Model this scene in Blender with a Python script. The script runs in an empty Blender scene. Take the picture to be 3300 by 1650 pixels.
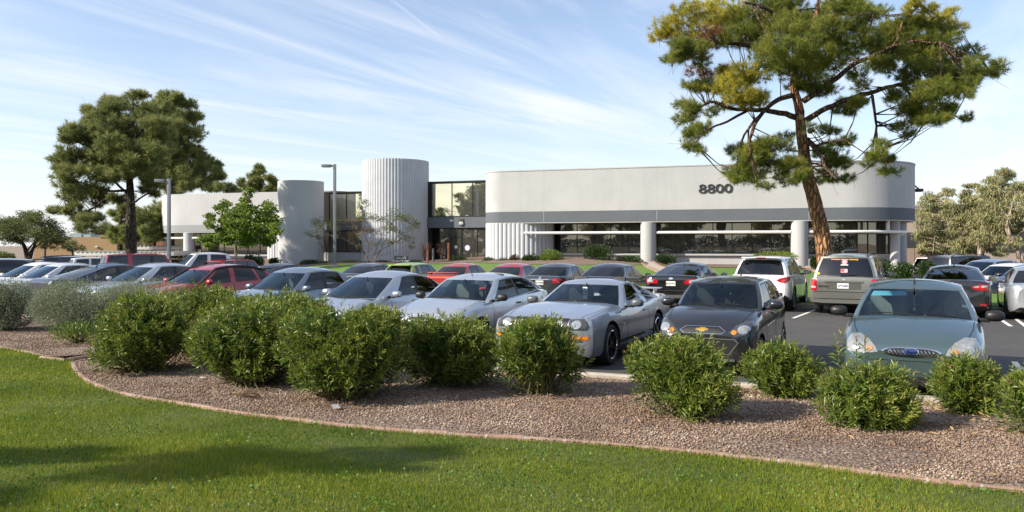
import bpy, bmesh, math, random
import numpy as np
from mathutils import Vector, Matrix, Quaternion
from mathutils.bvhtree import BVHTree
from mathutils.geometry import delaunay_2d_cdt
R = math.radians
rng = np.random.default_rng(7)
random.seed(7)
sc = bpy.context.scene
col = sc.collection

# ------------------------------------------------------------------ camera, sky, sun, exposure
EYE = 2.07                       # metres above the parking lot
F = 2567.0                       # focal length in the 3300-px frame (28 mm)
HZ = 787.0                       # horizon row in that frame
cam_d = bpy.data.cameras.new("camera")
cam = bpy.data.objects.new("camera", cam_d)
col.objects.link(cam)
cam.location = (0, 0, EYE)
cam.rotation_euler = (R(90), 0, 0)
cam_d.sensor_width = 36
cam_d.lens = 28
cam_d.shift_y = -(825 - HZ) / 3300
cam_d.clip_start = 0.1
cam_d.clip_end = 3000
sc.camera = cam

SUN_EL = 30.0
SUN_H = Vector((-0.955, -0.297))      # horizontal direction towards the sun
SUN_H.normalize()
ce = math.cos(R(SUN_EL))
SUN = Vector((SUN_H.x * ce, SUN_H.y * ce, math.sin(R(SUN_EL))))
sun_d = bpy.data.lights.new("sun", 'SUN')
sun_d.energy = 5.0
sun_d.angle = R(0.55)
sun_d.color = (1.0, 0.90, 0.75)
sun = bpy.data.objects.new("sun", sun_d)
col.objects.link(sun)
sun.location = (-60, -20, 40)
sun.rotation_euler = SUN.to_track_quat('Z', 'Y').to_euler()

sc.view_settings.view_transform = 'Standard'
sc.view_settings.look = 'None'
sc.view_settings.exposure = 0.6
sc.view_settings.gamma = 1.0
sc.render.engine = 'CYCLES'
sc.cycles.max_bounces = 7
sc.cycles.transparent_max_bounces = 16
sc.cycles.caustics_reflective = False
sc.cycles.caustics_refractive = False

world = bpy.data.worlds.new("World")
sc.world = world
world.use_nodes = True
wn, wl = world.node_tree.nodes, world.node_tree.links
wn.clear()


def node(nt, t, loc=(0, 0), **kw):
    n = nt.nodes.new(t)
    for k, v in kw.items():
        setattr(n, k, v)
    return n


def wmath(op, a, b=None, c=None, clamp=False):
    n = wn.new('ShaderNodeMath')
    n.operation = op
    n.use_clamp = clamp
    for i, v in enumerate((a, b, c)):
        if v is None:
            continue
        if isinstance(v, (int, float)):
            n.inputs[i].default_value = v
        else:
            wl.new(v, n.inputs[i])
    return n.outputs[0]


def build_sky():
    out = wn.new('ShaderNodeOutputWorld')
    bg = wn.new('ShaderNodeBackground')
    bg.inputs['Strength'].default_value = 0.118
    sky = wn.new('ShaderNodeTexSky')
    sky.sky_type = 'NISHITA'
    sky.sun_disc = False
    sky.sun_elevation = R(SUN_EL)
    sky.sun_rotation = math.atan2(SUN_H.x, SUN_H.y)
    sky.altitude = 350
    sky.air_density = 1.0
    sky.dust_density = 1.2
    sky.ozone_density = 1.6
    tc = wn.new('ShaderNodeTexCoord')
    sep = wn.new('ShaderNodeSeparateXYZ')
    wl.new(tc.outputs['Generated'], sep.inputs[0])
    x, y, z = sep.outputs
    zc = wmath('MAXIMUM', z, 0.012)
    px = wmath('DIVIDE', x, zc)
    py = wmath('DIVIDE', y, zc)
    # cirrus layer: streaks running down to the right in the picture
    comb = wn.new('ShaderNodeCombineXYZ')
    wl.new(px, comb.inputs[0])
    wl.new(py, comb.inputs[1])
    mp = wn.new('ShaderNodeMapping')
    mp.vector_type = 'TEXTURE'
    mp.inputs['Rotation'].default_value = (0, 0, R(60))
    mp.inputs['Scale'].default_value = (5.0, 0.95, 1)
    wl.new(comb.outputs[0], mp.inputs[0])
    n1 = wn.new('ShaderNodeTexNoise')
    n1.inputs['Scale'].default_value = 1.15
    n1.inputs['Detail'].default_value = 9
    n1.inputs['Roughness'].default_value = 0.62
    n1.inputs['Distortion'].default_value = 0.7
    wl.new(mp.outputs[0], n1.inputs['Vector'])
    mp2 = wn.new('ShaderNodeMapping')
    mp2.vector_type = 'TEXTURE'
    mp2.inputs['Rotation'].default_value = (0, 0, R(48))
    mp2.inputs['Scale'].default_value = (6.5, 3.0, 1)
    mp2.inputs['Location'].default_value = (3.1, 1.7, 0)
    wl.new(comb.outputs[0], mp2.inputs[0])
    n2 = wn.new('ShaderNodeTexNoise')
    n2.inputs['Scale'].default_value = 0.9
    n2.inputs['Detail'].default_value = 5
    n2.inputs['Roughness'].default_value = 0.55
    wl.new(mp2.outputs[0], n2.inputs['Vector'])
    a = wmath('MULTIPLY_ADD', n1.outputs[0], 3.6, -1.5, clamp=True)
    b = wmath('MULTIPLY_ADD', n2.outputs[0], 2.4, -0.75, clamp=True)
    cl = wmath('MULTIPLY', wmath('MULTIPLY_ADD', a, 0.80, 0.18), wmath('MULTIPLY_ADD', b, 0.85, 0.28))
    dens = wmath('MULTIPLY', cl, 0.95, clamp=True)

    # contrails: straight lines in the cloud layer, broken up by the noise
    def plane(u, v):
        dz = (HZ - v * 1.281) / F
        return ((u * 1.281 - 1650) / F / dz, 1 / dz)

    for (u0, v0, u1, v1, w, s) in ((290, -30, 1330, 300, 0.085, 0.22), (60, -20, 900, 210, 0.06, 0.17),
                                   (960, -20, 1125, 108, 0.014, 0.22), (500, -30, 900, 130, 0.13, 0.2),
                                   (0, 330, 300, 372, 0.16, 0.3), (1450, 330, 1720, 395, 0.05, 0.25),
                                   (560, 395, 760, 430, 0.2, 0.25)):
        ax, ay = plane(u0, v0)
        bx, by = plane(u1, v1)
        dx, dy = bx - ax, by - ay
        ln = math.hypot(dx, dy)
        nx, ny = -dy / ln, dx / ln
        dist = wmath('ABSOLUTE', wmath('ADD', wmath('MULTIPLY', px, nx),
                                       wmath('MULTIPLY_ADD', py, ny, -(ax * nx + ay * ny))))
        dist = wmath('ADD', dist, wmath('MULTIPLY_ADD', n1.outputs[0], w * 3.0, -1.5 * w))
        along = wmath('ADD', wmath('MULTIPLY', px, dx / ln), wmath('MULTIPLY_ADD', py, dy / ln, -(ax * dx + ay * dy) / ln))
        line = wmath('SUBTRACT', 1.0, wmath('DIVIDE', dist, w), clamp=True)
        m0 = wmath('MULTIPLY', along, 3.0 / ln * 2, clamp=True)
        m1 = wmath('MULTIPLY', wmath('SUBTRACT', ln, along), 3.0 / ln, clamp=True)
        line = wmath('MULTIPLY', wmath('MULTIPLY', line, s), wmath('MULTIPLY', m0, m1))
        dens = wmath('ADD', dens, wmath('MULTIPLY', line, wmath('MULTIPLY_ADD', n1.outputs[0], 1.2, 0.25)), clamp=True)
    # thin veil that thickens low in the sky
    veil = wmath('MULTIPLY', wmath('POWER', wmath('SUBTRACT', 1.0, wmath('MAXIMUM', z, 0.0), clamp=True), 8.0), 0.76)
    dens = wmath('SUBTRACT', 1.0, wmath('MULTIPLY', wmath('SUBTRACT', 1.0, dens), wmath('SUBTRACT', 1.0, veil)), clamp=True)
    mix = wn.new('ShaderNodeMix')
    mix.data_type = 'RGBA'
    wl.new(dens, mix.inputs['Factor'])
    gain = wn.new('ShaderNodeMix')
    gain.data_type = 'RGBA'
    gain.blend_type = 'MULTIPLY'
    gain.inputs['Factor'].default_value = 1
    gain.inputs[7].default_value = (1.06, 1.10, 1.18, 1)
    wl.new(sky.outputs[0], gain.inputs[6])
    wl.new(gain.outputs[2], mix.inputs[6])
    mix.inputs[7].default_value = (5.9, 6.05, 6.25, 1)
    wl.new(mix.outputs[2], bg.inputs['Color'])
    wl.new(bg.outputs[0], out.inputs[0])


build_sky()

# ------------------------------------------------------------------ materials
MATS = {}


def mat(name, color=(0.5, 0.5, 0.5), rough=0.6, metal=0.0, coat=0.0, spec=0.5, noise=None, bump=None, emit=None):
    """noise = (scale, amount) varies the colour, bump = (scale, strength, distance)"""
    if name in MATS:
        return MATS[name]
    m = bpy.data.materials.new(name)
    m.use_nodes = True
    nt = m.node_tree
    p = nt.nodes['Principled BSDF']
    p.inputs['Base Color'].default_value = (*color, 1)
    p.inputs['Roughness'].default_value = rough
    p.inputs['Metallic'].default_value = metal
    p.inputs['Coat Weight'].default_value = coat
    p.inputs['Coat Roughness'].default_value = 0.04
    p.inputs['Specular IOR Level'].default_value = spec
    tc = None
    if noise or bump:
        tc = nt.nodes.new('ShaderNodeTexCoord')
    if noise:
        n = nt.nodes.new('ShaderNodeTexNoise')
        n.inputs['Scale'].default_value = noise[0]
        n.inputs['Detail'].default_value = 8
        n.inputs['Roughness'].default_value = 0.65
        nt.links.new(tc.outputs['Object'], n.inputs['Vector'])
        r = nt.nodes.new('ShaderNodeMapRange')
        r.inputs[1].default_value = 0.25
        r.inputs[2].default_value = 0.75
        r.inputs[3].default_value = 1 - noise[1]
        r.inputs[4].default_value = 1 + noise[1]
        nt.links.new(n.outputs[0], r.inputs[0])
        mx = nt.nodes.new('ShaderNodeMix')
        mx.data_type = 'RGBA'
        mx.blend_type = 'MULTIPLY'
        mx.inputs['Factor'].default_value = 1
        mx.inputs[6].default_value = (*color, 1)
        nt.links.new(r.outputs[0], mx.inputs[7])
        nt.links.new(mx.outputs[2], p.inputs['Base Color'])
    if bump:
        n = nt.nodes.new('ShaderNodeTexNoise')
        n.inputs['Scale'].default_value = bump[0]
        n.inputs['Detail'].default_value = 6
        nt.links.new(tc.outputs['Object'], n.inputs['Vector'])
        b = nt.nodes.new('ShaderNodeBump')
        b.inputs['Strength'].default_value = bump[1]
        b.inputs['Distance'].default_value = bump[2]
        nt.links.new(n.outputs[0], b.inputs['Height'])
        nt.links.new(b.outputs[0], p.inputs['Normal'])
    if emit:
        p.inputs['Emission Color'].default_value = (*color, 1)
        p.inputs['Emission Strength'].default_value = emit
    MATS[name] = m
    return m


def ramp(nt, stops, fac):
    r = nt.nodes.new('ShaderNodeValToRGB')
    e = r.color_ramp.elements
    while len(e) < len(stops):
        e.new(0.5)
    for i, (pos, c) in enumerate(stops):
        e[i].position = pos
        e[i].color = (*c, 1)
    nt.links.new(fac, r.inputs[0])
    return r.outputs[0]


def leaf_mat(name, stops, rough=0.5, trans=0.3, spec=0.35, ns=1.1):
    """foliage: the colour varies from leaf to leaf (per mesh island)"""
    if name in MATS:
        return MATS[name]
    m = bpy.data.materials.new(name)
    m.use_nodes = True
    nt = m.node_tree
    p = nt.nodes['Principled BSDF']
    out = nt.nodes['Material Output']
    g = nt.nodes.new('ShaderNodeNewGeometry')
    tc = nt.nodes.new('ShaderNodeTexCoord')
    n = nt.nodes.new('ShaderNodeTexNoise')
    n.inputs['Scale'].default_value = ns
    n.inputs['Detail'].default_value = 3
    nt.links.new(tc.outputs['Object'], n.inputs['Vector'])
    mm = nt.nodes.new('ShaderNodeMath')
    mm.operation = 'MULTIPLY_ADD'
    nt.links.new(g.outputs['Random Per Island'], mm.inputs[0])
    mm.inputs[1].default_value = 0.62
    m2 = nt.nodes.new('ShaderNodeMath')
    m2.operation = 'MULTIPLY_ADD'
    nt.links.new(n.outputs[0], m2.inputs[0])
    m2.inputs[1].default_value = 1.3
    m2.inputs[2].default_value = -0.46
    nt.links.new(m2.outputs[0], mm.inputs[2])
    c = ramp(nt, stops, mm.outputs[0])
    nt.links.new(c, p.inputs['Base Color'])
    p.inputs['Roughness'].default_value = rough
    p.inputs['Specular IOR Level'].default_value = spec
    t = nt.nodes.new('ShaderNodeBsdfTranslucent')
    nt.links.new(c, t.inputs['Color'])
    mx = nt.nodes.new('ShaderNodeMixShader')
    mx.inputs[0].default_value = trans
    nt.links.new(p.outputs[0], mx.inputs[1])
    nt.links.new(t.outputs[0], mx.inputs[2])
    nt.links.new(mx.outputs[0], out.inputs[0])
    MATS[name] = m
    return m


def glass_mat(name, tint, ior=1.55, rough=0.0, gl=(1, 1, 1)):
    """see-through tinted glass with a mirror-like surface"""
    if name in MATS:
        return MATS[name]
    m = bpy.data.materials.new(name)
    m.use_nodes = True
    nt = m.node_tree
    nt.nodes.remove(nt.nodes['Principled BSDF'])
    out = nt.nodes['Material Output']
    t = nt.nodes.new('ShaderNodeBsdfTransparent')
    t.inputs[0].default_value = (*tint, 1)
    g = nt.nodes.new('ShaderNodeBsdfGlossy')
    g.inputs['Roughness'].default_value = rough
    g.inputs[0].default_value = (*gl, 1)
    f = nt.nodes.new('ShaderNodeFresnel')
    f.inputs[0].default_value = ior
    mx = nt.nodes.new('ShaderNodeMixShader')
    nt.links.new(f.outputs[0], mx.inputs[0])
    nt.links.new(t.outputs[0], mx.inputs[1])
    nt.links.new(g.outputs[0], mx.inputs[2])
    nt.links.new(mx.outputs[0], out.inputs[0])
    MATS[name] = m
    return m


# ------------------------------------------------------------------ mesh helpers
def tag(o, label=None, cat=None, group=None, kind=None):
    if label:
        o['label'] = label
    if cat:
        o['category'] = cat
    if group:
        o['group'] = group
    if kind:
        o['kind'] = kind
    return o


def link(name, me, parent=None):
    o = bpy.data.objects.new(name, me)
    col.objects.link(o)
    if parent:
        o.parent = parent
    return o


def empty(name, loc, rz=0.0, label=None, cat=None, group=None):
    o = link(name, None)
    o.location = loc
    o.rotation_euler = (0, 0, rz)
    o.empty_display_size = 0.2
    return tag(o, label, cat, group)


def finish(me, mats, smooth=35):
    for m in (mats if isinstance(mats, (list, tuple)) else [mats]):
        me.materials.append(m)
    if smooth:
        me.polygons.foreach_set('use_smooth', [True] * len(me.polygons))
        me.update()
        if smooth < 180:
            me.set_sharp_from_angle(angle=R(smooth))
    me.update()
    return me


class MB:
    """collects simple shapes and links them as ONE mesh object"""

    def __init__(s):
        s.v, s.f, s.m = [], [], []
        s.M = None

    def add(s, vs, fs, mi=0):
        b = len(s.v)
        s.v += [tuple(s.M @ Vector(v)) if s.M else tuple(v) for v in vs]
        s.f += [tuple(b + i for i in f) for f in fs]
        s.m += [mi] * len(fs)

    def box(s, x0, x1, y0, y1, z0, z1, mi=0, bev=0.0):
        if bev <= 0:
            v = [(x, y, z) for x in (x0, x1) for y in (y0, y1) for z in (z0, z1)]
            s.add(v, [(0, 1, 3, 2), (4, 6, 7, 5), (0, 4, 5, 1), (2, 3, 7, 6), (0, 2, 6, 4), (1, 5, 7, 3)], mi)
            return
        bm = bmesh.new()
        bmesh.ops.create_cube(bm, size=1)
        for v in bm.verts:
            v.co = ((x0 + x1) / 2 + v.co.x * (x1 - x0), (y0 + y1) / 2 + v.co.y * (y1 - y0), (z0 + z1) / 2 + v.co.z * (z1 - z0))
        bmesh.ops.bevel(bm, geom=bm.edges[:], offset=bev, segments=2, profile=0.6, affect='EDGES')
        s.bm(bm, mi)

    def bm(s, bm, mi=0):
        bm.verts.index_update()
        s.add([v.co.copy() for v in bm.verts], [[v.index for v in f.verts] for f in bm.faces], mi)
        bm.free()

    def tube(s, pts, rad, n=8, mi=0, cap=True):
        """tapering tube along a polyline"""
        pts = [Vector(p) for p in pts]
        if isinstance(rad, (int, float)):
            rad = [rad] * len(pts)
        vs, fs = [], []
        t0 = (pts[1] - pts[0]).normalized()
        a = t0.orthogonal().normalized()
        for i, p in enumerate(pts):
            t = (pts[min(i + 1, len(pts) - 1)] - pts[max(i - 1, 0)]).normalized()
            a = (a - t * a.dot(t)).normalized()
            b = t.cross(a)
            for k in range(n):
                q = 2 * math.pi * k / n
                vs.append(p + (a * math.cos(q) + b * math.sin(q)) * rad[i])
        for i in range(len(pts) - 1):
            for k in range(n):
                k2 = (k + 1) % n
                fs.append((i * n + k, i * n + k2, (i + 1) * n + k2, (i + 1) * n + k))
        if cap:
            fs.append(tuple(range(n))[::-1])
            fs.append(tuple((len(pts) - 1) * n + k for k in range(n)))
        s.add(vs, fs, mi)

    def lathe(s, prof, n=24, axis='Z', c=(0, 0, 0), mi=0, close=False):
        """prof = [(r, h)...]"""
        vs, fs = [], []
        for r, h in prof:
            for k in range(n):
                q = 2 * math.pi * k / n
                a, b = r * math.cos(q), r * math.sin(q)
                p = (a, b, h) if axis == 'Z' else ((a, h, b) if axis == 'Y' else (h, a, b))
                vs.append((c[0] + p[0], c[1] + p[1], c[2] + p[2]))
        m = len(prof)
        for i in range(m if close else m - 1):
            j = (i + 1) % m
            for k in range(n):
                k2 = (k + 1) % n
                f = (i * n + k, i * n + k2, j * n + k2, j * n + k)
                fs.append(f if axis != 'Y' else f[::-1])
        if not close:
            fs.append(tuple(range(n))[::-1])
            fs.append(tuple((m - 1) * n + k for k in range(n)))
        s.add(vs, fs, mi)

    def extrude(s, poly, z0, z1, mi=0):
        """vertical prism on a plan polygon (counter-clockwise)"""
        n = len(poly)
        vs = [(p[0], p[1], z0) for p in poly] + [(p[0], p[1], z1) for p in poly]
        fs = [(i, (i + 1) % n, n + (i + 1) % n, n + i) for i in range(n)]
        fs += [tuple(range(n))[::-1], tuple(range(n, 2 * n))]
        s.add(vs, fs, mi)

    def mesh(s, name, mats, smooth=35):
        me = bpy.data.meshes.new(name)
        me.from_pydata(s.v, [], s.f)
        me.polygons.foreach_set('material_index', s.m)
        return finish(me, mats, smooth)

    def build(s, name, mats, parent=None, smooth=35):
        return link(name, s.mesh(name, mats, smooth), parent)


def np_mesh(name, V, faces_flat, sizes, mats, mi=None, smooth=True):
    """fast mesh from numpy arrays"""
    me = bpy.data.meshes.new(name)
    me.vertices.add(len(V))
    me.vertices.foreach_set('co', np.ascontiguousarray(V, dtype=np.float32).ravel())
    me.loops.add(len(faces_flat))
    me.loops.foreach_set('vertex_index', np.ascontiguousarray(faces_flat, dtype=np.int32))
    st = np.zeros(len(sizes), dtype=np.int32)
    st[1:] = np.cumsum(sizes)[:-1]
    me.polygons.add(len(sizes))
    me.polygons.foreach_set('loop_start', st)
    for m in (mats if isinstance(mats, (list, tuple)) else [mats]):
        me.materials.append(m)
    if mi is not None:
        me.polygons.foreach_set('material_index', np.ascontiguousarray(mi, dtype=np.int32))
    me.update(calc_edges=True)
    if smooth:
        me.polygons.foreach_set('use_smooth', np.ones(len(sizes), dtype=bool))
    me.validate()
    return me


def text_mesh(name, s, size, m, extrude=0.004, parent=None, shear=0.0, align='CENTER', bold=0.0):
    c = bpy.data.curves.new(name, 'FONT')
    c.body = s
    c.size = size
    c.extrude = extrude
    c.align_x = align
    c.align_y = 'CENTER'
    c.shear = shear
    c.offset = bold
    c.resolution_u = 3
    o = bpy.data.objects.new(name, c)
    col.objects.link(o)
    bpy.context.view_layer.update()
    me = bpy.data.meshes.new_from_object(o.evaluated_get(bpy.context.evaluated_depsgraph_get()))
    bpy.data.objects.remove(o)
    bpy.data.curves.remove(c)
    me.materials.clear()
    me.materials.append(m)
    me.name = name
    return link(name, me, parent)


def at(px, Z, z=0.0):
    """point at depth Z seen in column px of the 3300-px frame"""
    return Vector(((px - 1650) / F * Z, Z, z))


def zat(py, Z):
    return EYE - (py - HZ) / F * Z


def smooth01(x):
    x = np.clip(x, 0, 1)
    return x * x * (3 - 2 * x)


def pchip(pts):
    """smooth monotone curve through control points"""
    xs = np.array([p[0] for p in pts], float)
    ys = np.array([p[1] for p in pts], float)
    h = np.diff(xs)
    d = np.diff(ys) / h
    m = np.zeros(len(xs))
    m[0], m[-1] = d[0], d[-1]
    for i in range(1, len(xs) - 1):
        if d[i - 1] * d[i] > 0:
            w1, w2 = 2 * h[i] + h[i - 1], h[i] + 2 * h[i - 1]
            m[i] = (w1 + w2) / (w1 / d[i - 1] + w2 / d[i])

    def f(x):
        x = min(max(x, xs[0]), xs[-1])
        i = int(min(max(np.searchsorted(xs, x) - 1, 0), len(h) - 1))
        t = (x - xs[i]) / h[i]
        return float(ys[i] * (1 + 2 * t) * (1 - t) ** 2 + m[i] * h[i] * t * (1 - t) ** 2 + ys[i + 1] * t * t * (3 - 2 * t) + m[i + 1] * h[i] * t * t * (t - 1))
    return f
# ------------------------------------------------------------------ the setting: ground, lot, lawns, gravel
def px_ground(u, v, z):
    """ground point of a pixel given in the 2576-px frame"""
    Z = F * (EYE - z) / (v * 1.281 - HZ)
    return ((u * 1.281 - 1650) / F * Z, Z)


def lot_z(X, Y):
    return -0.022 * np.clip(np.asarray(Y, float) - 24, 0, 34)


def dense(poly, step, closed=True):
    out = []
    n = len(poly)
    for i in range(n if closed else n - 1):
        a, b = poly[i], poly[(i + 1) % n]
        k = max(1, int(math.hypot(b[0] - a[0], b[1] - a[1]) / step))
        out += [(a[0] + (b[0] - a[0]) * j / k, a[1] + (b[1] - a[1]) * j / k) for j in range(k)]
    if not closed:
        out.append(poly[-1])
    return out


def spline(pts, n=8):
    """Catmull-Rom through plan points"""
    P = [np.array(p, float) for p in pts]
    P = [2 * P[0] - P[1]] + P + [2 * P[-1] - P[-2]]
    out = []
    for i in range(1, len(P) - 2):
        for k in range(n):
            t = k / n
            a, b, c, d = P[i - 1], P[i], P[i + 1], P[i + 2]
            q = 0.5 * (2 * b + (c - a) * t + (2 * a - 5 * b + 4 * c - d) * t * t + (3 * b - a - 3 * c + d) * t ** 3)
            out.append((float(q[0]), float(q[1])))
    out.append(tuple(float(x) for x in P[-2]))
    return out


def inside(poly, pts):
    P = np.array(poly)
    x, y = pts[:, 0], pts[:, 1]
    r = np.zeros(len(pts), bool)
    j = len(P) - 1
    for i in range(len(P)):
        xi, yi, xj, yj = P[i, 0], P[i, 1], P[j, 0], P[j, 1]
        c = ((yi > y) != (yj > y)) & (x < (xj - xi) * (y - yi) / (yj - yi + 1e-12) + xi)
        r ^= c
        j = i
    return r


def dist_line(pts, line):
    """distance of points to a polyline"""
    d = np.full(len(pts), 1e9)
    L = np.array(line)
    for i in range(len(L) - 1):
        a, b = L[i], L[i + 1]
        ab = b - a
        t = np.clip(((pts - a) @ ab) / (ab @ ab + 1e-12), 0, 1)
        q = a + t[:, None] * ab
        d = np.minimum(d, np.hypot(*(pts - q).T))
    return d


def zone(name, poly, zf, m, step=1.0, kind='structure', label=None, cat=None):
    """one sheet of ground: constrained triangulation of a plan polygon"""
    P = dense(poly, step)
    xs = np.arange(min(p[0] for p in P), max(p[0] for p in P), step)
    ys = np.arange(min(p[1] for p in P), max(p[1] for p in P), step)
    G = np.array(np.meshgrid(xs, ys)).reshape(2, -1).T + rng.uniform(-.1, .1, (len(xs) * len(ys), 2)) * step
    G = G[inside(P, G)]
    if len(G):
        G = G[dist_line(G, P + [P[0]]) > step * 0.4]
    pts = [Vector(p) for p in P] + [Vector(p) for p in G]
    n = len(P)
    r = delaunay_2d_cdt(pts, [(i, (i + 1) % n) for i in range(n)], [list(range(n))], 1, 1e-6)
    V = np.array([(v.x, v.y) for v in r[0]])
    z = zf(V[:, 0], V[:, 1])
    me = bpy.data.meshes.new(name)
    me.from_pydata([(a[0], a[1], b) for a, b in zip(V, z)], [], [list(f) for f in r[2]])
    finish(me, m, 180)
    bmn = [p.normal.z for p in me.polygons]
    if sum(bmn) < 0:
        me.flip_normals()
    o = link(name, me)
    return tag(o, label, cat, None, kind)


def strip(line, w, z0, zf, h, side=1):
    """kerb-like bar along a plan polyline; w to one side"""
    L = np.array(line)
    T = np.gradient(L, axis=0)
    T /= np.linalg.norm(T, axis=1)[:, None]
    N = np.stack([-T[:, 1], T[:, 0]], 1) * side
    vs, fs = [], []
    zs = zf(L[:, 0], L[:, 1])
    prof = [(0, z0), (0, h - .02), (.025, h), (w - .025, h), (w, h - .02), (w, z0)]
    for p, nn, z in zip(L, N, zs):
        for a, b in prof:
            vs.append((p[0] + nn[0] * a, p[1] + nn[1] * a, z + b))
    k = len(prof)
    for i in range(len(L) - 1):
        for j in range(k - 1):
            f = (i * k + j, i * k + j + 1, (i + 1) * k + j + 1, (i + 1) * k + j)
            fs.append(f if side > 0 else f[::-1])
    fs.append(tuple(range(k)))
    fs.append(tuple((len(L) - 1) * k + j for j in range(k))[::-1])
    return vs, fs


def ground_mat(name, build):
    m = bpy.data.materials.new(name)
    m.use_nodes = True
    nt = m.node_tree
    build(nt, nt.nodes['Principled BSDF'])
    MATS[name] = m
    return m


def tex(nt, kind, scale, vec, **kw):
    n = nt.nodes.new(kind)
    n.inputs['Scale'].default_value = scale
    for k, v in kw.items():
        if k in n.inputs:
            n.inputs[k].default_value = v
        else:
            setattr(n, k, v)
    nt.links.new(vec, n.inputs['Vector'])
    return n


def mixc(nt, fac, a, b, mode='MIX'):
    n = nt.nodes.new('ShaderNodeMix')
    n.data_type = 'RGBA'
    n.blend_type = mode
    for s, v in ((0, fac), (6, a), (7, b)):
        if isinstance(v, (int, float)):
            n.inputs[s].default_value = v
        elif isinstance(v, tuple):
            n.inputs[s].default_value = (*v, 1)
        else:
            nt.links.new(v, n.inputs[s])
    return n.outputs[2]


def rng_map(nt, v, a, b, c=0.0, d=1.0):
    n = nt.nodes.new('ShaderNodeMapRange')
    nt.links.new(v, n.inputs[0])
    for i, q in enumerate((a, b, c, d)):
        n.inputs[i + 1].default_value = q
    return n.outputs[0]


def set_bump(nt, p, h, strength, dist):
    b = nt.nodes.new('ShaderNodeBump')
    b.inputs['Strength'].default_value = strength
    b.inputs['Distance'].default_value = dist
    nt.links.new(h, b.inputs['Height'])
    nt.links.new(b.outputs[0], p.inputs['Normal'])


def m_asphalt(nt, p):
    v = nt.nodes.new('ShaderNodeTexCoord').outputs['Object']
    a = tex(nt, 'ShaderNodeTexNoise', 0.35, v, Detail=6.0, Roughness=0.6)
    b = tex(nt, 'ShaderNodeTexNoise', 90.0, v, Detail=3.0)
    c = mixc(nt, rng_map(nt, a.outputs[0], .3, .7), (.042, .041, .042), (.068, .064, .062))
    c = mixc(nt, rng_map(nt, b.outputs[0], .35, .75, 0, .55), c, (.11, .105, .10))
    s = tex(nt, 'ShaderNodeTexNoise', 1.6, v, Detail=4.0, Distortion=1.0)
    c = mixc(nt, rng_map(nt, s.outputs[0], .60, .74, 0, .5), c, (.022, .021, .021))
    nt.links.new(c, p.inputs['Base Color'])
    p.inputs['Roughness'].default_value = .88
    set_bump(nt, p, b.outputs[0], .35, .004)


def m_gravel(nt, p, tint=(1, 1, 1)):
    v = nt.nodes.new('ShaderNodeTexCoord').outputs['Object']
    a = tex(nt, 'ShaderNodeTexVoronoi', 34.0, v)
    b = tex(nt, 'ShaderNodeTexVoronoi', 70.0, v)
    n = tex(nt, 'ShaderNodeTexNoise', 0.9, v, Detail=6.0, Roughness=.65)
    sp = nt.nodes.new('ShaderNodeSeparateColor')
    nt.links.new(a.outputs['Color'], sp.inputs[0])
    c = ramp(nt, [(0, (.105, .070, .050)), (.3, (.20, .134, .096)), (.55, (.30, .205, .150)), (.8, (.39, .292, .225)), (1, (.52, .45, .37))], sp.outputs[0])
    sp2 = nt.nodes.new('ShaderNodeSeparateColor')
    nt.links.new(b.outputs['Color'], sp2.inputs[0])
    c = mixc(nt, rng_map(nt, sp2.outputs[0], .6, .95, 0, .5), c, (.17, .12, .105))
    c = mixc(nt, rng_map(nt, a.outputs['Distance'], .3, .75, 0, .75), c, (.09, .06, .05))
    c = mixc(nt, rng_map(nt, n.outputs[0], .42, .68, 0, .75), c, (.15, .10, .068))
    nt.links.new(c, p.inputs['Base Color'])
    p.inputs['Roughness'].default_value = .9
    set_bump(nt, p, a.outputs['Distance'], 1.0, -.02)


def m_soil_grass(nt, p):
    v = nt.nodes.new('ShaderNodeTexCoord').outputs['Object']
    a = tex(nt, 'ShaderNodeTexNoise', .8, v, Detail=7.0, Roughness=.65)
    b = tex(nt, 'ShaderNodeTexNoise', 45.0, v, Detail=5.0)
    c = ramp(nt, [(.25, (.05, .075, .014)), (.5, (.075, .115, .02)), (.75, (.11, .145, .03))], a.outputs[0])
    c = mixc(nt, rng_map(nt, b.outputs[0], .3, .75, 0, .6), c, (.09, .075, .03))
    nt.links.new(c, p.inputs['Base Color'])
    p.inputs['Roughness'].default_value = .95
    set_bump(nt, p, b.outputs[0], .8, .03)


def m_turf(nt, p):
    """mown lawn seen from far off"""
    v = nt.nodes.new('ShaderNodeTexCoord').outputs['Object']
    a = tex(nt, 'ShaderNodeTexNoise', .5, v, Detail=7.0, Roughness=.65)
    b = tex(nt, 'ShaderNodeTexNoise', 14.0, v, Detail=6.0)
    c = ramp(nt, [(.25, (.08, .16, .018)), (.5, (.12, .22, .024)), (.78, (.18, .25, .035))], a.outputs[0])
    c = mixc(nt, rng_map(nt, b.outputs[0], .3, .75, 0, .5), c, (.06, .12, .015))
    nt.links.new(c, p.inputs['Base Color'])
    p.inputs['Roughness'].default_value = .9
    set_bump(nt, p, b.outputs[0], .7, .06)


def m_dirt(nt, p):
    v = nt.nodes.new('ShaderNodeTexCoord').outputs['Object']
    a = tex(nt, 'ShaderNodeTexNoise', .08, v, Detail=8.0, Roughness=.65)
    c = ramp(nt, [(.3, (.17, .13, .095)), (.7, (.27, .21, .15))], a.outputs[0])
    nt.links.new(c, p.inputs['Base Color'])
    p.inputs['Roughness'].default_value = .95


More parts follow.
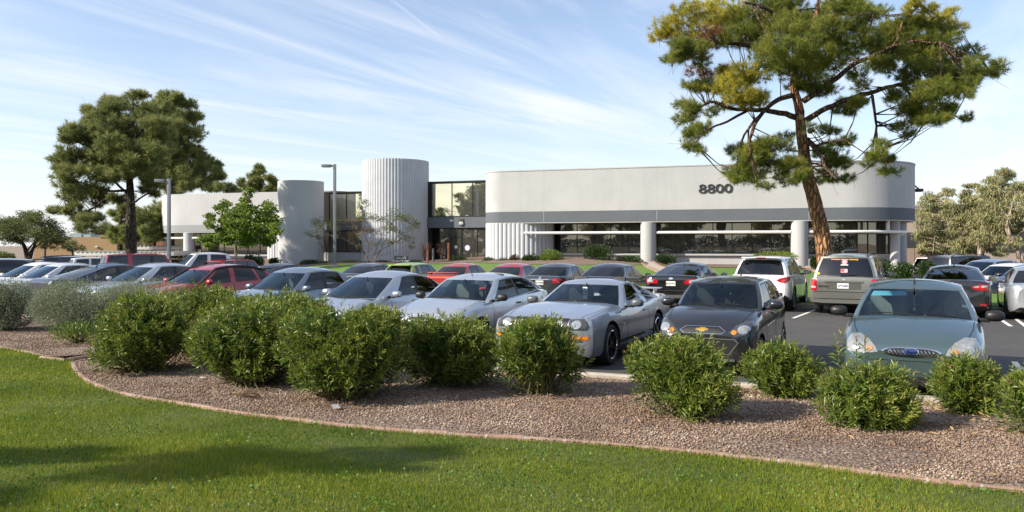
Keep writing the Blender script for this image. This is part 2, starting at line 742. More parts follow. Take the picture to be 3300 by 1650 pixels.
def m_brick(nt, p):
    v = nt.nodes.new('ShaderNodeTexCoord').outputs['Object']
    a = tex(nt, 'ShaderNodeTexNoise', 2.2, v, Detail=6.0, Roughness=.6)
    b = tex(nt, 'ShaderNodeTexNoise', 60.0, v, Detail=4.0)
    c = ramp(nt, [(.25, (.22, .13, .10)), (.5, (.35, .22, .165)), (.75, (.42, .32, .26))], a.outputs[0])
    c = mixc(nt, rng_map(nt, b.outputs[0], .4, .8, 0, .5), c, (.20, .13, .10))
    nt.links.new(c, p.inputs['Base Color'])
    p.inputs['Roughness'].default_value = .85
    set_bump(nt, p, b.outputs[0], .4, .006)


asphalt = ground_mat('asphalt', m_asphalt)
gravel = ground_mat('gravel', m_gravel)
soil = ground_mat('lawn_soil', m_soil_grass)
turf = ground_mat('turf', m_turf)
dirt = ground_mat('dirt', m_dirt)
brick = ground_mat('edging_brick', m_brick)
concrete = mat('concrete', (.42, .37, .31), .85, noise=(6, .25), bump=(80, .3, .004))
line_paint = mat('line_paint', (.74, .73, .70), .7, noise=(9, .2))

# far ground to the horizon
mb = MB()
n = 24
ring = [(1500 * math.cos(2 * math.pi * k / n), 1500 * math.sin(2 * math.pi * k / n) + 100, -1.15) for k in range(n)]
mb.add([(0, 100, -1.15)] + ring, [(0, 1 + k, 1 + (k + 1) % n) for k in range(n)])
tag(mb.build('ground', dirt, None, 0), kind='structure')

# lawn border (brick edging) read off the photograph
BORDER_A = spline([px_ground(u, v, .14) for u, v in ((176, 911), (190, 936), (226, 960), (292, 984), (400, 1003), (600, 1035), (800, 1060), (1000, 1078), (1200, 1092), (1400, 1103), (1600, 1119), (1800, 1139), (2000, 1161), (2200, 1187), (2400, 1211), (2576, 1228), (2760, 1248), (3100, 1290))], 6)
BORDER_B = spline([(-24.0, 19.5), (-17.0, 17.0), px_ground(-130, 855, .14), px_ground(0, 872, .14), px_ground(70, 885, .14), px_ground(120, 895, .14)], 6)
CUT = [px_ground(150, 903, .14), px_ground(182, 904, .14)]
# front kerb of the lot
KERB = spline([(-40, 33.0), (-22, 26.5), (-13, 21.6), (-7, 17.2), (-3.5, 14.5), (-.4, 12.6), (1.30, 11.95), (3.45, 11.0), (7.2, 9.2), (12.0, 6.8), (17, 4.2)], 6)


def z_bed(X, Y):
    P = np.stack([X, Y], 1)
    d = dist_line(P, KERB)
    e = dist_line(P, BORDER_B[:-2] + BORDER_A)
    return .085 + .06 * np.sin(np.pi * np.clip(d / (d + e + 1e-6), 0, 1)) + .03 * np.clip(1 - e / 1.2, 0, 1)


def z_lawn(X, Y):
    P = np.stack([X, Y], 1)
    e = dist_line(P, BORDER_B + CUT + BORDER_A)
    return .10 + .26 * smooth01(e / 4.0) + .012 * np.sin(X * 1.3 + Y * .7) * np.clip(e, 0, 1)


LAWN = [(-24, -8)] + BORDER_B + CUT + BORDER_A + [(12, -8)]
zone('lawn_soil', LAWN, lambda X, Y: z_lawn(X, Y), soil, .6)
BED = BORDER_B + [px_ground(245, 895, .1)] + [px_ground(240, 906, .1)] + BORDER_A + KERB[::-1]
zone('gravel_bed', BED, z_bed, gravel, .5)
# asphalt from the front kerb to far behind the building
LOT = KERB[::1] + [(130, -30), (130, 150), (-130, 150), (-130, 60)]
zone('parking_lot', LOT, lambda X, Y: lot_z(X, Y), asphalt, 4.0)

# kerbs
vs, fs = strip(KERB, .16, -.2, lambda X, Y: np.zeros(len(X)), .15, -1)
mb = MB()
mb.add(vs, fs)
tag(mb.build('kerb', concrete), kind='structure')

# brick edging: single bricks with mortar joints laid along the lawn
def edging(name, line, label, rise=.134):
    L = dense(line, .02, False)
    mb = MB()
    v, f = strip(L, .085, -.1, lambda X, Y: np.zeros(len(X)), rise, 1)
    k = 6
    acc, joint, lift = 0, [], 0.0
    for i in range(len(L)):
        if i:
            acc += math.hypot(L[i][0] - L[i - 1][0], L[i][1] - L[i - 1][1])
        jt = acc % .40 < .021
        if jt:
            lift = random.uniform(-.007, .007)
        joint.append(jt)
        for q in range(1, 5):
            x, y, z = v[i * k + q]
            v[i * k + q] = (x, y, z + (-.005 if jt else lift))
    mb.add(v, f, 0)
    for a in range(len(L) - 1):
        if joint[a]:
            for q in range(k - 1):
                mb.m[a * (k - 1) + q] = 1
    return tag(mb.build(name, [brick, mat('mortar', (.40, .36, .32), .9)]), label, 'edging')


edging('brick_edging', BORDER_A, 'long pinkish brick edging curving between the mown lawn and the oleander gravel bed')
edging('brick_edging', BORDER_B, 'weathered brick edging of the gravel bed under the grey-green sage bushes')
edging('brick_edging', [px_ground(98, 897, .14), px_ground(160, 904, .14), px_ground(240, 893, .14)], 'short loose brick edging at the gap between the two gravel beds', .15)
edging('brick_edging', [px_ground(178, 912, .14), px_ground(215, 903, .14), px_ground(262, 897, .14)], 'short brick edging turning back under the leftmost oleander')

# rear kerb, raised lawn and gravel round the building
RK = [(30, 17.2), (22, 20.9), (15.5, 23.9), (9.7, 26.3), (5, 28.5), (0, 31.2), (-6, 35.0), (-10, 38.0), (-16, 44.0)]
RKS = spline(RK, 6)
MOUND = RKS + [(-20, 50), (-25, 60), (-36, 67), (-50, 76), (-50, 120), (36, 120), (33, 60), (27, 47), (20.5, 38), (22, 33.4), (33, 27)]
LEFTDROP = lambda X: smooth01((-X - 1) / 10)


def z_mound(X, Y):
    P = np.stack([np.asarray(X, float), np.asarray(Y, float)], 1)
    d = dist_line(P, MOUND + [MOUND[0]])
    base = lot_z(P[:, 0], P[:, 1]) * (1 - smooth01(d / 9)) + .13
    up = .56 * smooth01(d / 12) + .44 * smooth01((d - 15) / 8) * (1 - .75 * LEFTDROP(P[:, 0]))
    right = 1 - smooth01((P[:, 0] - 21) / 6) * .75
    return base + up * right


zone('lawn', MOUND, z_mound, turf, 1.5)
vs, fs = strip(RKS, .16, -.4, lambda X, Y: lot_z(X, Y), .15, -1)
mb = MB()
mb.add(vs, fs)
tag(mb.build('kerb', concrete), kind='structure')
G2 = spline([(36, 44), (26, 43.5), (22, 43.2), (19.8, 45.2), (17.6, 47.0), (14, 46.4), (10.6, 48.0), (9.1, 51.0), (6.5, 48.4), (2, 50.2), (-1, 53), (-3, 55.5), (-7, 55.0), (-12, 56.0), (-15, 57), (-20, 58.0), (-24, 61), (-30, 66.5), (-40, 73)], 5)
zone('gravel', G2 + [(-40, 100), (36, 100)], lambda X, Y: z_mound(X, Y) + .025, gravel, 1.5)
# concrete drive right of the building
zone('driveway', [(22.2, 33.0), (20.7, 37.6), (27.2, 46.8), (33.2, 59.5), (50, 60), (60, 22), (33.4, 26.6)], lambda X, Y: lot_z(X, Y) + .012, mat('drive_concrete', (.36, .33, .29), .9, noise=(.7, .2)), 2.0)

# painted stall lines
AX = Vector((.4524, .8918))       # along the stalls, away from the camera
U = Vector((.8918, -.4524))       # along the rows, towards the right
mb = MB()


def stall_line(a, b, w=.10):
    a, b = Vector(a), Vector(b)
    d = (b - a).normalized()
    s = Vector((-d.y, d.x)) * w / 2
    q = [a - s, a + s, b + s, b - s]
    mb.add([(p.x, p.y, float(lot_z(p.x, p.y)) + .006) for p in q], [(0, 3, 2, 1)])


def px0(x, y):
    Z = F * EYE / (y - HZ)
    return ((x - 1650) / F * Z, Z)


stall_line(px0(2556, 1026), px0(2640, 989))
for k in (-2, -1, 1, 2):
    a = Vector(px0(2556, 1026)) - U * 2.76 * k
    stall_line(a, a + AX * 4.6)
stall_line(px0(3258, 1052), px0(3196, 1012))
for k in range(-4, 7):
    b = Vector((1.65, 12.05)) - U * 2.76 * k + AX * .1
    if k in (0, -1):
        continue
    stall_line(b, b + AX * 4.9)
tag(mb.build('painted_stall_lines', line_paint, None, 0), kind='structure')
# ------------------------------------------------------------------ the office building


def m_stucco(nt, p):
    """rough-cast paint with rain streaks and faint patches"""
    v = nt.nodes.new('ShaderNodeTexCoord').outputs['Object']
    mp = nt.nodes.new('ShaderNodeMapping')
    mp.inputs['Scale'].default_value = (1.6, 1.6, .12)
    nt.links.new(v, mp.inputs[0])
    s = tex(nt, 'ShaderNodeTexNoise', 1.5, mp.outputs[0], Detail=8.0, Roughness=.7)
    b = tex(nt, 'ShaderNodeTexNoise', .5, v, Detail=6.0)
    c = mixc(nt, rng_map(nt, b.outputs[0], .3, .7), (.41, .415, .425), (.47, .475, .48))
    c = mixc(nt, rng_map(nt, s.outputs[0], .52, .75, 0, .45), c, (.34, .34, .34))
    nt.links.new(c, p.inputs['Base Color'])
    p.inputs['Roughness'].default_value = .85
    h = tex(nt, 'ShaderNodeTexNoise', 24.0, v, Detail=5.0)
    set_bump(nt, p, h.outputs[0], .7, .035)


stucco = ground_mat('white_stucco', m_stucco)
stucco_grey = mat('grey_stucco', (.112, .128, .148), .85, noise=(.8, .08), bump=(26, .5, .03))
soffit_m = mat('soffit_paint', (.50, .49, .47), .8)
ribbed = mat('ribbed_block', (.48, .495, .525), .85, noise=(1.2, .08), bump=(40, .5, .02))
dark_metal = mat('dark_frame', (.025, .024, .023), .4, metal=.3)
pipe_m = mat('white_pipe', (.72, .72, .72), .45)
number_m = mat('number_face', (.03, .03, .032), .5)
interior_m = mat('dark_interior', (.03, .028, .026), .9)


def mirror_glass(name, tint, refl):
    m = bpy.data.materials.new(name)
    m.use_nodes = True
    nt = m.node_tree
    p = nt.nodes['Principled BSDF']
    p.inputs['Base Color'].default_value = (*tint, 1)
    p.inputs['Metallic'].default_value = 0
    p.inputs['Roughness'].default_value = .5
    g = nt.nodes.new('ShaderNodeBsdfGlossy')
    g.inputs['Roughness'].default_value = .004
    g.inputs[0].default_value = (*refl, 1)
    v = nt.nodes.new('ShaderNodeTexCoord').outputs['Object']
    n = tex(nt, 'ShaderNodeTexNoise', .55, v, Detail=1.0)
    b = nt.nodes.new('ShaderNodeBump')
    b.inputs['Strength'].default_value = .05
    b.inputs['Distance'].default_value = .12
    nt.links.new(n.outputs[0], b.inputs['Height'])
    nt.links.new(b.outputs[0], g.inputs['Normal'])
    mx = nt.nodes.new('ShaderNodeAddShader')
    nt.links.new(p.outputs[0], mx.inputs[0])
    nt.links.new(g.outputs[0], mx.inputs[1])
    nt.links.new(mx.outputs[0], nt.nodes['Material Output'].inputs[0])
    return m


win_glass = mirror_glass('bronze_window_glass', (.006, .006, .005), (.18, .168, .135))
up_glass = mirror_glass('upper_window_glass', (.008, .008, .006), (.66, .62, .48))

bld = empty('office_building', (8, 56, 0), 0, 'white stucco office building with rounded ends, fluted tower, dark band and mirror windows', 'office building')
bld.rotation_euler = (0, 0, 0)
PH = R(18)
E = Vector((math.cos(PH), -math.sin(PH)))
NO = Vector((-math.sin(PH), -math.cos(PH)))      # outward, to the camera


def bpart(mb, name, m, parent=None, smooth=35):
    o = mb.build(name, m, parent or bld, smooth)
    if parent is None:
        o.matrix_parent_inverse = Matrix.Translation((-8, -56, 0))
    return o


A1 = Vector((-.73, 57.0))


def fac(l, back=0.0, A=A1):
    return A + E * l - NO * back


def arc(c, r, a0, a1, n):
    return [(c.x + r * math.cos(a0 + (a1 - a0) * k / n), c.y + r * math.sin(a0 + (a1 - a0) * k / n)) for k in range(n + 1)]


AN = math.atan2(NO.y, NO.x)      # direction of the outward normal (about -108 deg)


def block_plan(A, lmax, rl, rr, deep, off=0.0):
    """counter-clockwise plan: rounded front corners, straight back; off shrinks it"""
    cl = A - NO * rl
    cr = A + E * lmax - NO * rr
    p = arc(cl, rl - off, AN - R(90), AN, 14) + arc(cr, rr - off, AN, AN + R(90), 26)
    q1 = cr + E * (rr - off) - NO * deep
    q0 = cl - E * (rl - off) - NO * deep
    return p + [tuple(q1), tuple(q0)]


def split_band(plan, zs, names, mats):
    for (z0, z1), nm, m in zip(zs, names, mats):
        mb = MB()
        mb.extrude(plan, z0, z1)
        bpart(mb, nm, m, None, 30)


LM = 22.6
plan = block_plan(A1, LM, 1.75, 4.8, 14)
split_band(plan, ((4.38, 7.25), (3.62, 4.378)), ('upper_wall', 'dark_band'), (stucco, stucco_grey))
# coping line and vertical control joints
mb = MB()
mb.extrude(block_plan(A1, LM, 1.75, 4.8, 14, -.03), 7.252, 7.33)
bpart(mb, 'parapet_coping', stucco, None, 30)
mb = MB()
for l in (3.1, 11.0, 20.6):
    a, b = fac(l, -.004), fac(l + .025, -.004)
    c, d = fac(l + .025, .01), fac(l, .01)
    mb.extrude([tuple(a), tuple(b), tuple(c), tuple(d)], 3.64, 7.24)
bpart(mb, 'control_joint', mat('joint', (.42, .42, .43), .9), None, 0)
# soffit
mb = MB()
mb.extrude(block_plan(A1, LM, 1.75, 4.8, 14, .02), 3.56, 3.617)
bpart(mb, 'soffit', soffit_m, None, 30)
# glass wall set back under the overhang
SB = 1.7


def quad_wall(p0, p1, z0, z1, th=.05):
    """upright slab from p0 to p1, th thick behind"""
    d = (p1 - p0).normalized()
    nn = Vector((d.y, -d.x))
    return [tuple(p0), tuple(p1), tuple(p1 - nn * th), tuple(p0 - nn * th)], z0, z1


def slab(mb, p0, p1, z0, z1, th=.05, mi=0):
    q, a, b = quad_wall(p0, p1, z0, z1, th)
    mb.extrude(q, a, b, mi)


def window(p0, p1, z0, z1, panes, glass=win_glass, transom=None, name='window'):
    """a glazed opening: mullions as the frame, all panes as its pane"""
    fr = MB()
    d = (p1 - p0).normalized()
    nn = Vector((d.y, -d.x))
    L = (p1 - p0).length
    for k in range(panes + 1):
        c = p0 + d * L * k / panes
        slab(fr, c - d * .03 + nn * .04, c + d * .03 + nn * .04, z0, z1, .1)
    for z in [z0, z1 - .07] + ([transom] if transom else []):
        slab(fr, p0 + nn * .037, p1 + nn * .037, z, z + .07, .09)
    o = bpart(fr, name, dark_metal, None, 0)
    g = MB()
    slab(g, p0, p1, z0, z1, .03)
    g.build('pane', glass, o, 0)
    return o


def flat_wall(p0, p1, z0, z1, m, name, th=.3):
    mb = MB()
    slab(mb, p0, p1, z0, z1, th)
    return bpart(mb, name, m, None, 0)


gl0, gl1 = fac(3.2, SB), fac(10.2, SB)
window(fac(3.9, SB), fac(10.0, SB), 1.42, 3.55, 5, win_glass, 2.72)
window(fac(10.8, SB), fac(19.6, SB), 1.42, 3.55, 7, win_glass, 2.72)
window(fac(20.5, SB), fac(23.6, SB), 1.42, 3.55, 3, win_glass, 2.72)
flat_wall(fac(10.0, SB - .02), fac(10.8, SB - .02), .4, 3.56, dark_metal, 'pier')
flat_wall(fac(19.6, SB - .02), fac(20.5, SB - .02), .4, 3.56, dark_metal, 'pier')
# glazed return towards the open corner, canted away from the front
q0, q1 = fac(23.6, SB), fac(25.6, SB + 1.2)
window(q0, q1, 1.42, 3.55, 3, win_glass, 2.72)
flat_wall(fac(3.2, SB - .06), fac(23.7, SB - .06), .3, 1.30, stucco, 'base_wall')
flat_wall(fac(3.2, SB - .26), fac(23.75, SB - .26), 1.302, 1.42, stucco, 'window_ledge', .5)
flat_wall(q0, q1 + E * .05, .3, 1.40, stucco, 'base_wall')
# core behind the glass
mb = MB()
mb.extrude([tuple(fac(3.6, 2.6)), tuple(fac(23.4, 2.6)), tuple(fac(24.6, 6)), tuple(fac(24.6, 13)), tuple(fac(-1, 13)), tuple(fac(-1, 3.6))], .2, 3.55)
bpart(mb, 'inner_wall', interior_m, None, 0)


# fluted wall under the rounded left corner
def flutes(path, z0, z1, depth=.10, pitch=.33):
    """plan points of a fluted skin along a dense path (list of points, outward to the right of travel)"""
    P = np.array(dense([tuple(p) for p in path], .03, False))
    T = np.gradient(P, axis=0)
    T /= np.linalg.norm(T, axis=1)[:, None]
    N = np.stack([T[:, 1], -T[:, 0]], 1)
    s = np.concatenate([[0], np.cumsum(np.hypot(*np.diff(P, axis=0).T))])
    w = np.abs(np.sin(np.pi * s / pitch))
    off = depth * (np.power(w, .45) - 1)
    return P + N * off[:, None]


def fluted_wall(path, z0, z1, name, closed_pts, **kw):
    q = [tuple(p) for p in flutes(path, z0, z1, **kw)]
    mb = MB()
    mb.extrude(q + closed_pts, z0, z1)
    return bpart(mb, name, ribbed, None, 50)


cl = A1 - NO * 1.75
path = arc(cl, 1.75, AN - R(95), AN, 30) + [tuple(fac(1.2))] + arc(fac(1.2, 2.3), 2.3, AN, AN + R(72), 20)
fluted_wall(path, .2, 3.56, 'fluted_wall', [tuple(fac(3.2, 3.0)), tuple(fac(-1.5, 3.0))])


def column(c, r, z0, z1, name='column', m=stucco):
    mb = MB()
    mb.lathe([(r, z0), (r, z1)], 32, 'Z', (c.x, c.y, 0))
    return bpart(mb, name, m, None, 40)


column(fac(10.39, .42), .53, .2, 3.56)
column(fac(20.07, .42), .53, .2, 3.56)
cr = A1 + E * LM - NO * 4.8
column(cr + (E * .93 - NO * .37).normalized() * 4.35, .55, .2, 3.56)
column(fac(25.9, 2.3), .30, .2, 3.56)
for (l, z) in ((10.39, .58), (20.07, .60)):       # drain spouts at the column feet
    mb = MB()
    c = fac(l, -.10)
    mb.tube([(c.x, c.y, z), (c.x + NO.x * .16, c.y + NO.y * .16, z - .03)], .12, 12)
    bpart(mb, 'drain_spout', mat('black_plastic', (.01, .01, .01), .5))

# white pipe rail hung under the band
def pipe(pts, r=.10, name='pipe_rail'):
    mb = MB()
    mb.tube(pts, r, 10)
    return bpart(mb, name, pipe_m)


pz = 2.86
pipe([(*fac(1.7, -.1), pz), (*fac(9.86, .3), pz)])
pipe([(*fac(10.93, .3), pz), (*fac(19.55, .3), pz)])
end = [fac(20.6, .3)] + [Vector(p) for p in arc(cr, 4.5, AN, AN + R(62), 14)]
pr = pipe([(p.x, p.y, pz) for p in end])
q = Vector(arc(cr, 4.5, AN + R(38), AN + R(38), 1)[0])
mb = MB()
mb.tube([(q.x, q.y, pz + .08), (q.x, q.y, 3.57)], .09, 10)
mb.build('hanger', pipe_m, pr)
q2 = Vector(end[-1])
pipe([(q2.x, q2.y, pz - .06), tuple((*(fac(25.9, 2.3)), pz - .35))], .05, 'brace_rod')

# house number 8800: heavy wide figures standing off the wall
def digit(kind):
    """outer/inner loops of a heavy numeral as a plate .62 high"""
    mb = MB()
    n = 36

    def ring(cx, cz, ax, az, bx, bz, zb=0.0):
        vs, fs = [], []
        for k in range(n):
            q = 2 * math.pi * k / n
            c, s = math.cos(q), math.sin(q)
            e = .86
            cc, ss = math.copysign(abs(c) ** e, c), math.copysign(abs(s) ** e, s)
            for yy in (-.065 - zb, -.006):
                vs.append((cx + ax * cc, yy, cz + az * ss))
                vs.append((cx + bx * cc, yy, cz + bz * ss))
        for k in range(n):
            a, b = k * 4, ((k + 1) % n) * 4
            fs += [(a, b, b + 1, a + 1), (a + 2, a + 3, b + 3, b + 2), (a, a + 2, b + 2, b), (a + 1, b + 1, b + 3, a + 3)]
        mb.add(vs, fs)
    if kind == '0':
        ring(0, .31, .270, .31, .140, .195)
    else:
        ring(0, .462, .225, .155, .108, .072, .002)
        ring(0, .168, .265, .175, .138, .085)
    return mb


for i, ch in enumerate('8800'):
    mb = digit(ch)
    c = fac(14.02 + i * .545, 0)
    mb.M = None
    o = bpart(mb, 'house_number', number_m, None, 40)
    M = Matrix(((E.x, -NO.x, 0, c.x), (E.y, -NO.y, 0, c.y), (0, 0, 1, 5.44), (0, 0, 0, 1)))
    o.data.transform(M @ Matrix.Diagonal((.93, 1, .95, 1)))

# roof lamp seen past the right end
mb = MB()
q = Vector(arc(cr, 4.85, AN + R(88), AN + R(88), 1)[0])
mb.box(q.x - .05, q.x + .42, q.y - .25, q.y + .25, 5.55, 5.75, 0, .02)
mb.tube([(q.x - .1, q.y, 6.0), (q.x + .25, q.y, 5.72)], .05, 8)
bpart(mb, 'wall_lamp', dark_metal)

# tower (fluted drum)
TC = Vector(((995 * 1.281 - 1650) / F * 64.8, 64.8))
TR = 2.70
fluted = [tuple(p) for p in flutes([(TC.x + TR * math.cos(a), TC.y + TR * math.sin(a)) for a in np.linspace(0, 2 * math.pi, 240)], 0, 0, depth=.085, pitch=2 * math.pi * TR / 68)][:-1]
mb = MB()
mb.extrude(fluted, .1, 8.78)
bpart(mb, 'tower', ribbed, None, 50)
# plain drum left of it
DC = Vector(((757 * 1.281 - 1650) / F * 63.5, 63.5))
mb = MB()
mb.lathe([(1.79, .1), (1.79, 7.05), (1.6, 7.06)], 64, 'Z', (DC.x, DC.y, 0))
bpart(mb, 'round_wall', stucco, None, 40)

# recessed entrance between tower and main block
def pxp(px, Z):
    v = at(px, Z)
    return Vector((v.x, v.y))


e0, e1 = pxp(1374, 64.6), pxp(1590, 62.6)
window(pxp(1392, 64.4), e1, 4.25, 7.0, 3, up_glass)
flat_wall(e0 + NO * .25, e1 + NO * .25, 3.38, 4.23, stucco_grey, 'spandrel', .5)
d = (e1 - e0).normalized()
window(pxp(1418, 64.0), pxp(1450, 63.8), .55, 3.36, 1, win_glass, 2.62)
window(pxp(1489, 63.45), pxp(1588, 62.6), .55, 3.36, 2, win_glass)
dw = MB()
p0, p1 = pxp(1451, 63.78), pxp(1488, 63.46)
nn = Vector((d.y, -d.x))
for (a, b) in ((0, .08), (.92, 1)):
    slab(dw, p0 + (p1 - p0) * a + nn * .05, p0 + (p1 - p0) * b + nn * .05, .55, 3.34, .1)
slab(dw, p0 + nn * .048, p1 + nn * .048, 2.62, 2.72, .09)
slab(dw, p0 + nn * .047, p1 + nn * .047, .55, .78, .08)
door = bpart(dw, 'door', dark_metal, None, 0)
g = MB()
slab(g, p0, p1, .56, 3.33, .03)
g.build('pane', win_glass, door, 0)
hb = MB()
hp = p1 - (p1 - p0) * .14 + nn * .1
hb.tube([(hp.x, hp.y, 1.35), (hp.x, hp.y, 1.75)], .02, 8)
hb.build('handle', mat('steel', (.55, .55, .55), .25, metal=1), door)


def round_sticker(c, z, r, n, m, name, nrm=None):
    nrm = nrm or nn
    d2 = Vector((-nrm.y, nrm.x))
    mb = MB()
    vs = []
    for y in (.036, .03):
        for k in range(n):
            a = 2 * math.pi * (k + .5) / n
            p = c + d2 * r * math.cos(a) + nrm * y
            vs.append((p.x, p.y, z + r * math.sin(a)))
    mb.add(vs, [tuple(range(n)), tuple(range(n, 2 * n))[::-1]] + [(k, n + k, n + (k + 1) % n, (k + 1) % n) for k in range(n)])
    o = bpart(mb, name, m, None, 0)
    return o


round_sticker((p0 + p1) / 2, 1.85, .13, 16, mat('pale_sticker', (.62, .64, .62), .5), 'sticker')
lp = pxp(1507, 63.3)
round_sticker(lp, 1.78, .24, 8, mat('lilac_sticker', (.50, .46, .66), .5), 'sticker')
round_sticker(lp, 1.80, .17, 8, mat('white_sticker', (.75, .75, .78), .5), 'sticker').location += Vector((nn.x, nn.y, 0)) * .01
# dark return wall of the recess, dark head trim
flat_wall(e0 + NO * .1, pxp(1392, 64.4) + NO * .1, .3, 7.05, dark_metal, 'recess_wall', .3)
flat_wall(e0 + NO * .12, e1 + NO * .12, 7.02, 7.12, dark_metal, 'roof_edge', .4)
mb = MB()
c = (pxp(1460, 63.9) + NO * .3)
mb.M = Matrix.Translation((c.x, c.y, 3.98))
bmx = bmesh.new()
bmesh.ops.create_uvsphere(bmx, u_segments=16, v_segments=10, radius=.17)
bmesh.ops.delete(bmx, geom=[v for v in bmx.verts if v.co.z > .03], context='VERTS')
mb.bm(bmx)
mb.lathe([(.18, .0), (.18, .04)], 16)
bpart(mb, 'dome_lamp', pipe_m)
mb = MB()
c = (pxp(1491, 63.6) + NO * .3)
mb.box(c.x - .2, c.x + .2, c.y - .18, c.y + .2, 3.86, 4.08, 0, .02)
mb.box(c.x - .16, c.x + .16, c.y - .22, c.y, 3.62, 3.855, 1, .02)
bpart(mb, 'flood_lamp', [mat('brown_housing', (.12, .09, .07), .5), mat('lamp_lens', (.75, .75, .72), .3)])

# left recess between drum and tower
f0, f1 = pxp(1035, 66.2), pxp(1172, 65.2)
window(pxp(1062, 66.0), f1, 3.92, 6.28, 2, up_glass)
window(pxp(1062, 66.0), f1, 1.4, 3.22, 2, win_glass)
flat_wall(f0 + NO * .2, f1 + NO * .2, 3.23, 3.90, stucco_grey, 'spandrel', .4)
flat_wall(f0 + NO * .15, f1 + NO * .15, .1, 1.39, stucco, 'base_wall', .4)
flat_wall(f0 + NO * .1, pxp(1062, 66.0) + NO * .1, 1.392, 6.3, dark_metal, 'recess_wall', .3)
flat_wall(f0 + NO * .12, f1 + NO * .12, 6.302, 6.4, dark_metal, 'roof_edge', .4)
# core of the middle part
mb = MB()
mb.extrude([tuple(pxp(1025, 67.5)), tuple(pxp(1600, 64.8)), tuple(pxp(1650, 80)), tuple(pxp(1000, 84))], .1, 6.2)
bpart(mb, 'inner_wall', interior_m, None, 0)

# left wing
A2 = Vector((-31.4, 75.5))
plan2 = block_plan(A2, 15.0, 5.0, 2.0, 14)
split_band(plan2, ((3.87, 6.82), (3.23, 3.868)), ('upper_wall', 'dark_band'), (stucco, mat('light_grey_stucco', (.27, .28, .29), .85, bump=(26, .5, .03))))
mb = MB()
mb.extrude(block_plan(A2, 15.0, 5.0, 2.0, 14, .03), 3.16, 3.228)
bpart(mb, 'soffit', soffit_m, None, 30)
column(fac(.6, .45, A2), .53, -.2, 3.16)
window(fac(.5, 2.2, A2), fac(8.6, 2.2, A2), 1.15, 3.15, 6, win_glass, 2.45)
flat_wall(fac(.5, 2.1, A2), fac(8.8, 2.1, A2), -.2, 1.145, stucco, 'base_wall')
c2 = A2 - NO * 5.0
lend = [Vector(p) for p in arc(c2, 4.75, AN - R(75), AN, 14)] + [fac(.1, .25, A2)]
pipe([(p.x, p.y, 2.66) for p in lend])
pipe([(*fac(1.15, .25, A2), 2.66), (*fac(9.0, .25, A2), 2.66)])
q = Vector(arc(c2, 4.72, AN - R(68), AN - R(68), 1)[0])
pipe([(q.x, q.y, 2.7), (q.x, q.y, 3.2)], .08, 'hanger')
fp = [tuple(fac(8.6, 1.4, A2)), tuple(fac(9.4, .3, A2)), tuple(fac(10.2, .1, A2)), tuple(fac(15, .1, A2))]
fluted_wall(fp, -.2, 3.16, 'fluted_wall', [tuple(fac(15, 3, A2)), tuple(fac(8.6, 3, A2))])
mb = MB()
mb.extrude([tuple(fac(1, 3.2, A2)), tuple(fac(15, 3.2, A2)), tuple(fac(15, 13, A2)), tuple(fac(-2, 13, A2))], -.2, 3.16)
bpart(mb, 'inner_wall', interior_m, None, 0)
# ------------------------------------------------------------------ vehicles
BLACK = mat('black_trim', (.012, .012, .013), .45)
RUBBER = mat('tyre_rubber', (.018, .018, .018), .85, bump=(60, .3, .004))
CHROME = mat('chrome', (.75, .75, .76), .12, metal=1)
ALLOY = mat('alloy', (.50, .50, .51), .3, metal=.9)
BLACKRIM = mat('black_rim', (.012, .012, .013), .35, coat=.5)
CABIN = mat('cabin_trim', (.05, .052, .055), .85)
CABIN_TAN = mat('cabin_grey', (.16, .155, .145), .9)
SEAT_GREY = mat('seat_cloth', (.26, .27, .27), .95, noise=(60, .3))
CLEAR = glass_mat('windscreen_glass', (.80, .93, .95), 1.58, 0, (.70, .88, 1))
SIDEGL = glass_mat('side_glass', (.30, .36, .36), 1.55)
TINT = glass_mat('tinted_glass', (.055, .06, .062), 1.8)
RED = mat('red_lens', (.42, .006, .012), .12, coat=1, noise=(22, .25))
PINKRED = mat('pale_red_lens', (.5, .10, .11), .15, coat=1)
AMBER = mat('amber_lens', (.75, .22, .01), .15, coat=1)
LENS = mat('headlamp_lens', (.42, .44, .45), .08, metal=.5, coat=1, noise=(30, .5))
SMOKED = mat('smoked_lens', (.05, .052, .055), .08, coat=1)
WHITELENS = mat('white_lens', (.36, .37, .37), .12, coat=1, noise=(14, .3))
PLATE = mat('plate_white', (.68, .68, .66), .5)
PLATETXT = mat('plate_text', (.03, .04, .18), .5)
PLATEGRN = mat('plate_text_dark', (.02, .06, .05), .5)


def paint(name, c, metal=.55, rough=.32):
    rough += .05
    if name in MATS:
        return MATS[name]
    m = mat(name, c, rough, metal, 1.0)
    nt = m.node_tree
    p = nt.nodes['Principled BSDF']
    v = nt.nodes.new('ShaderNodeTexCoord').outputs['Object']
    n = tex(nt, 'ShaderNodeTexNoise', 1.3, v, Detail=4.0, Roughness=.6)
    # road dust dulls the lacquer in patches and gathers low on the body
    g = nt.nodes.new('ShaderNodeSeparateXYZ')
    nt.links.new(v, g.inputs[0])
    low = rng_map(nt, g.outputs[2], .15, .6, .12, .0)
    d = rng_map(nt, n.outputs[0], .45, .8, .0, .04)
    a = nt.nodes.new('ShaderNodeMath')
    a.operation = 'ADD'
    a.use_clamp = True
    nt.links.new(low, a.inputs[0])
    nt.links.new(d, a.inputs[1])
    nt.links.new(mixc(nt, a.outputs[0], c, (.20, .17, .14)), p.inputs['Base Color'])
    r = rng_map(nt, n.outputs[0], .3, .8, rough - .06, rough + .06)
    nt.links.new(r, p.inputs['Roughness'])
    p.inputs['Coat Roughness'].default_value = .03
    return m


_tmp_col = col


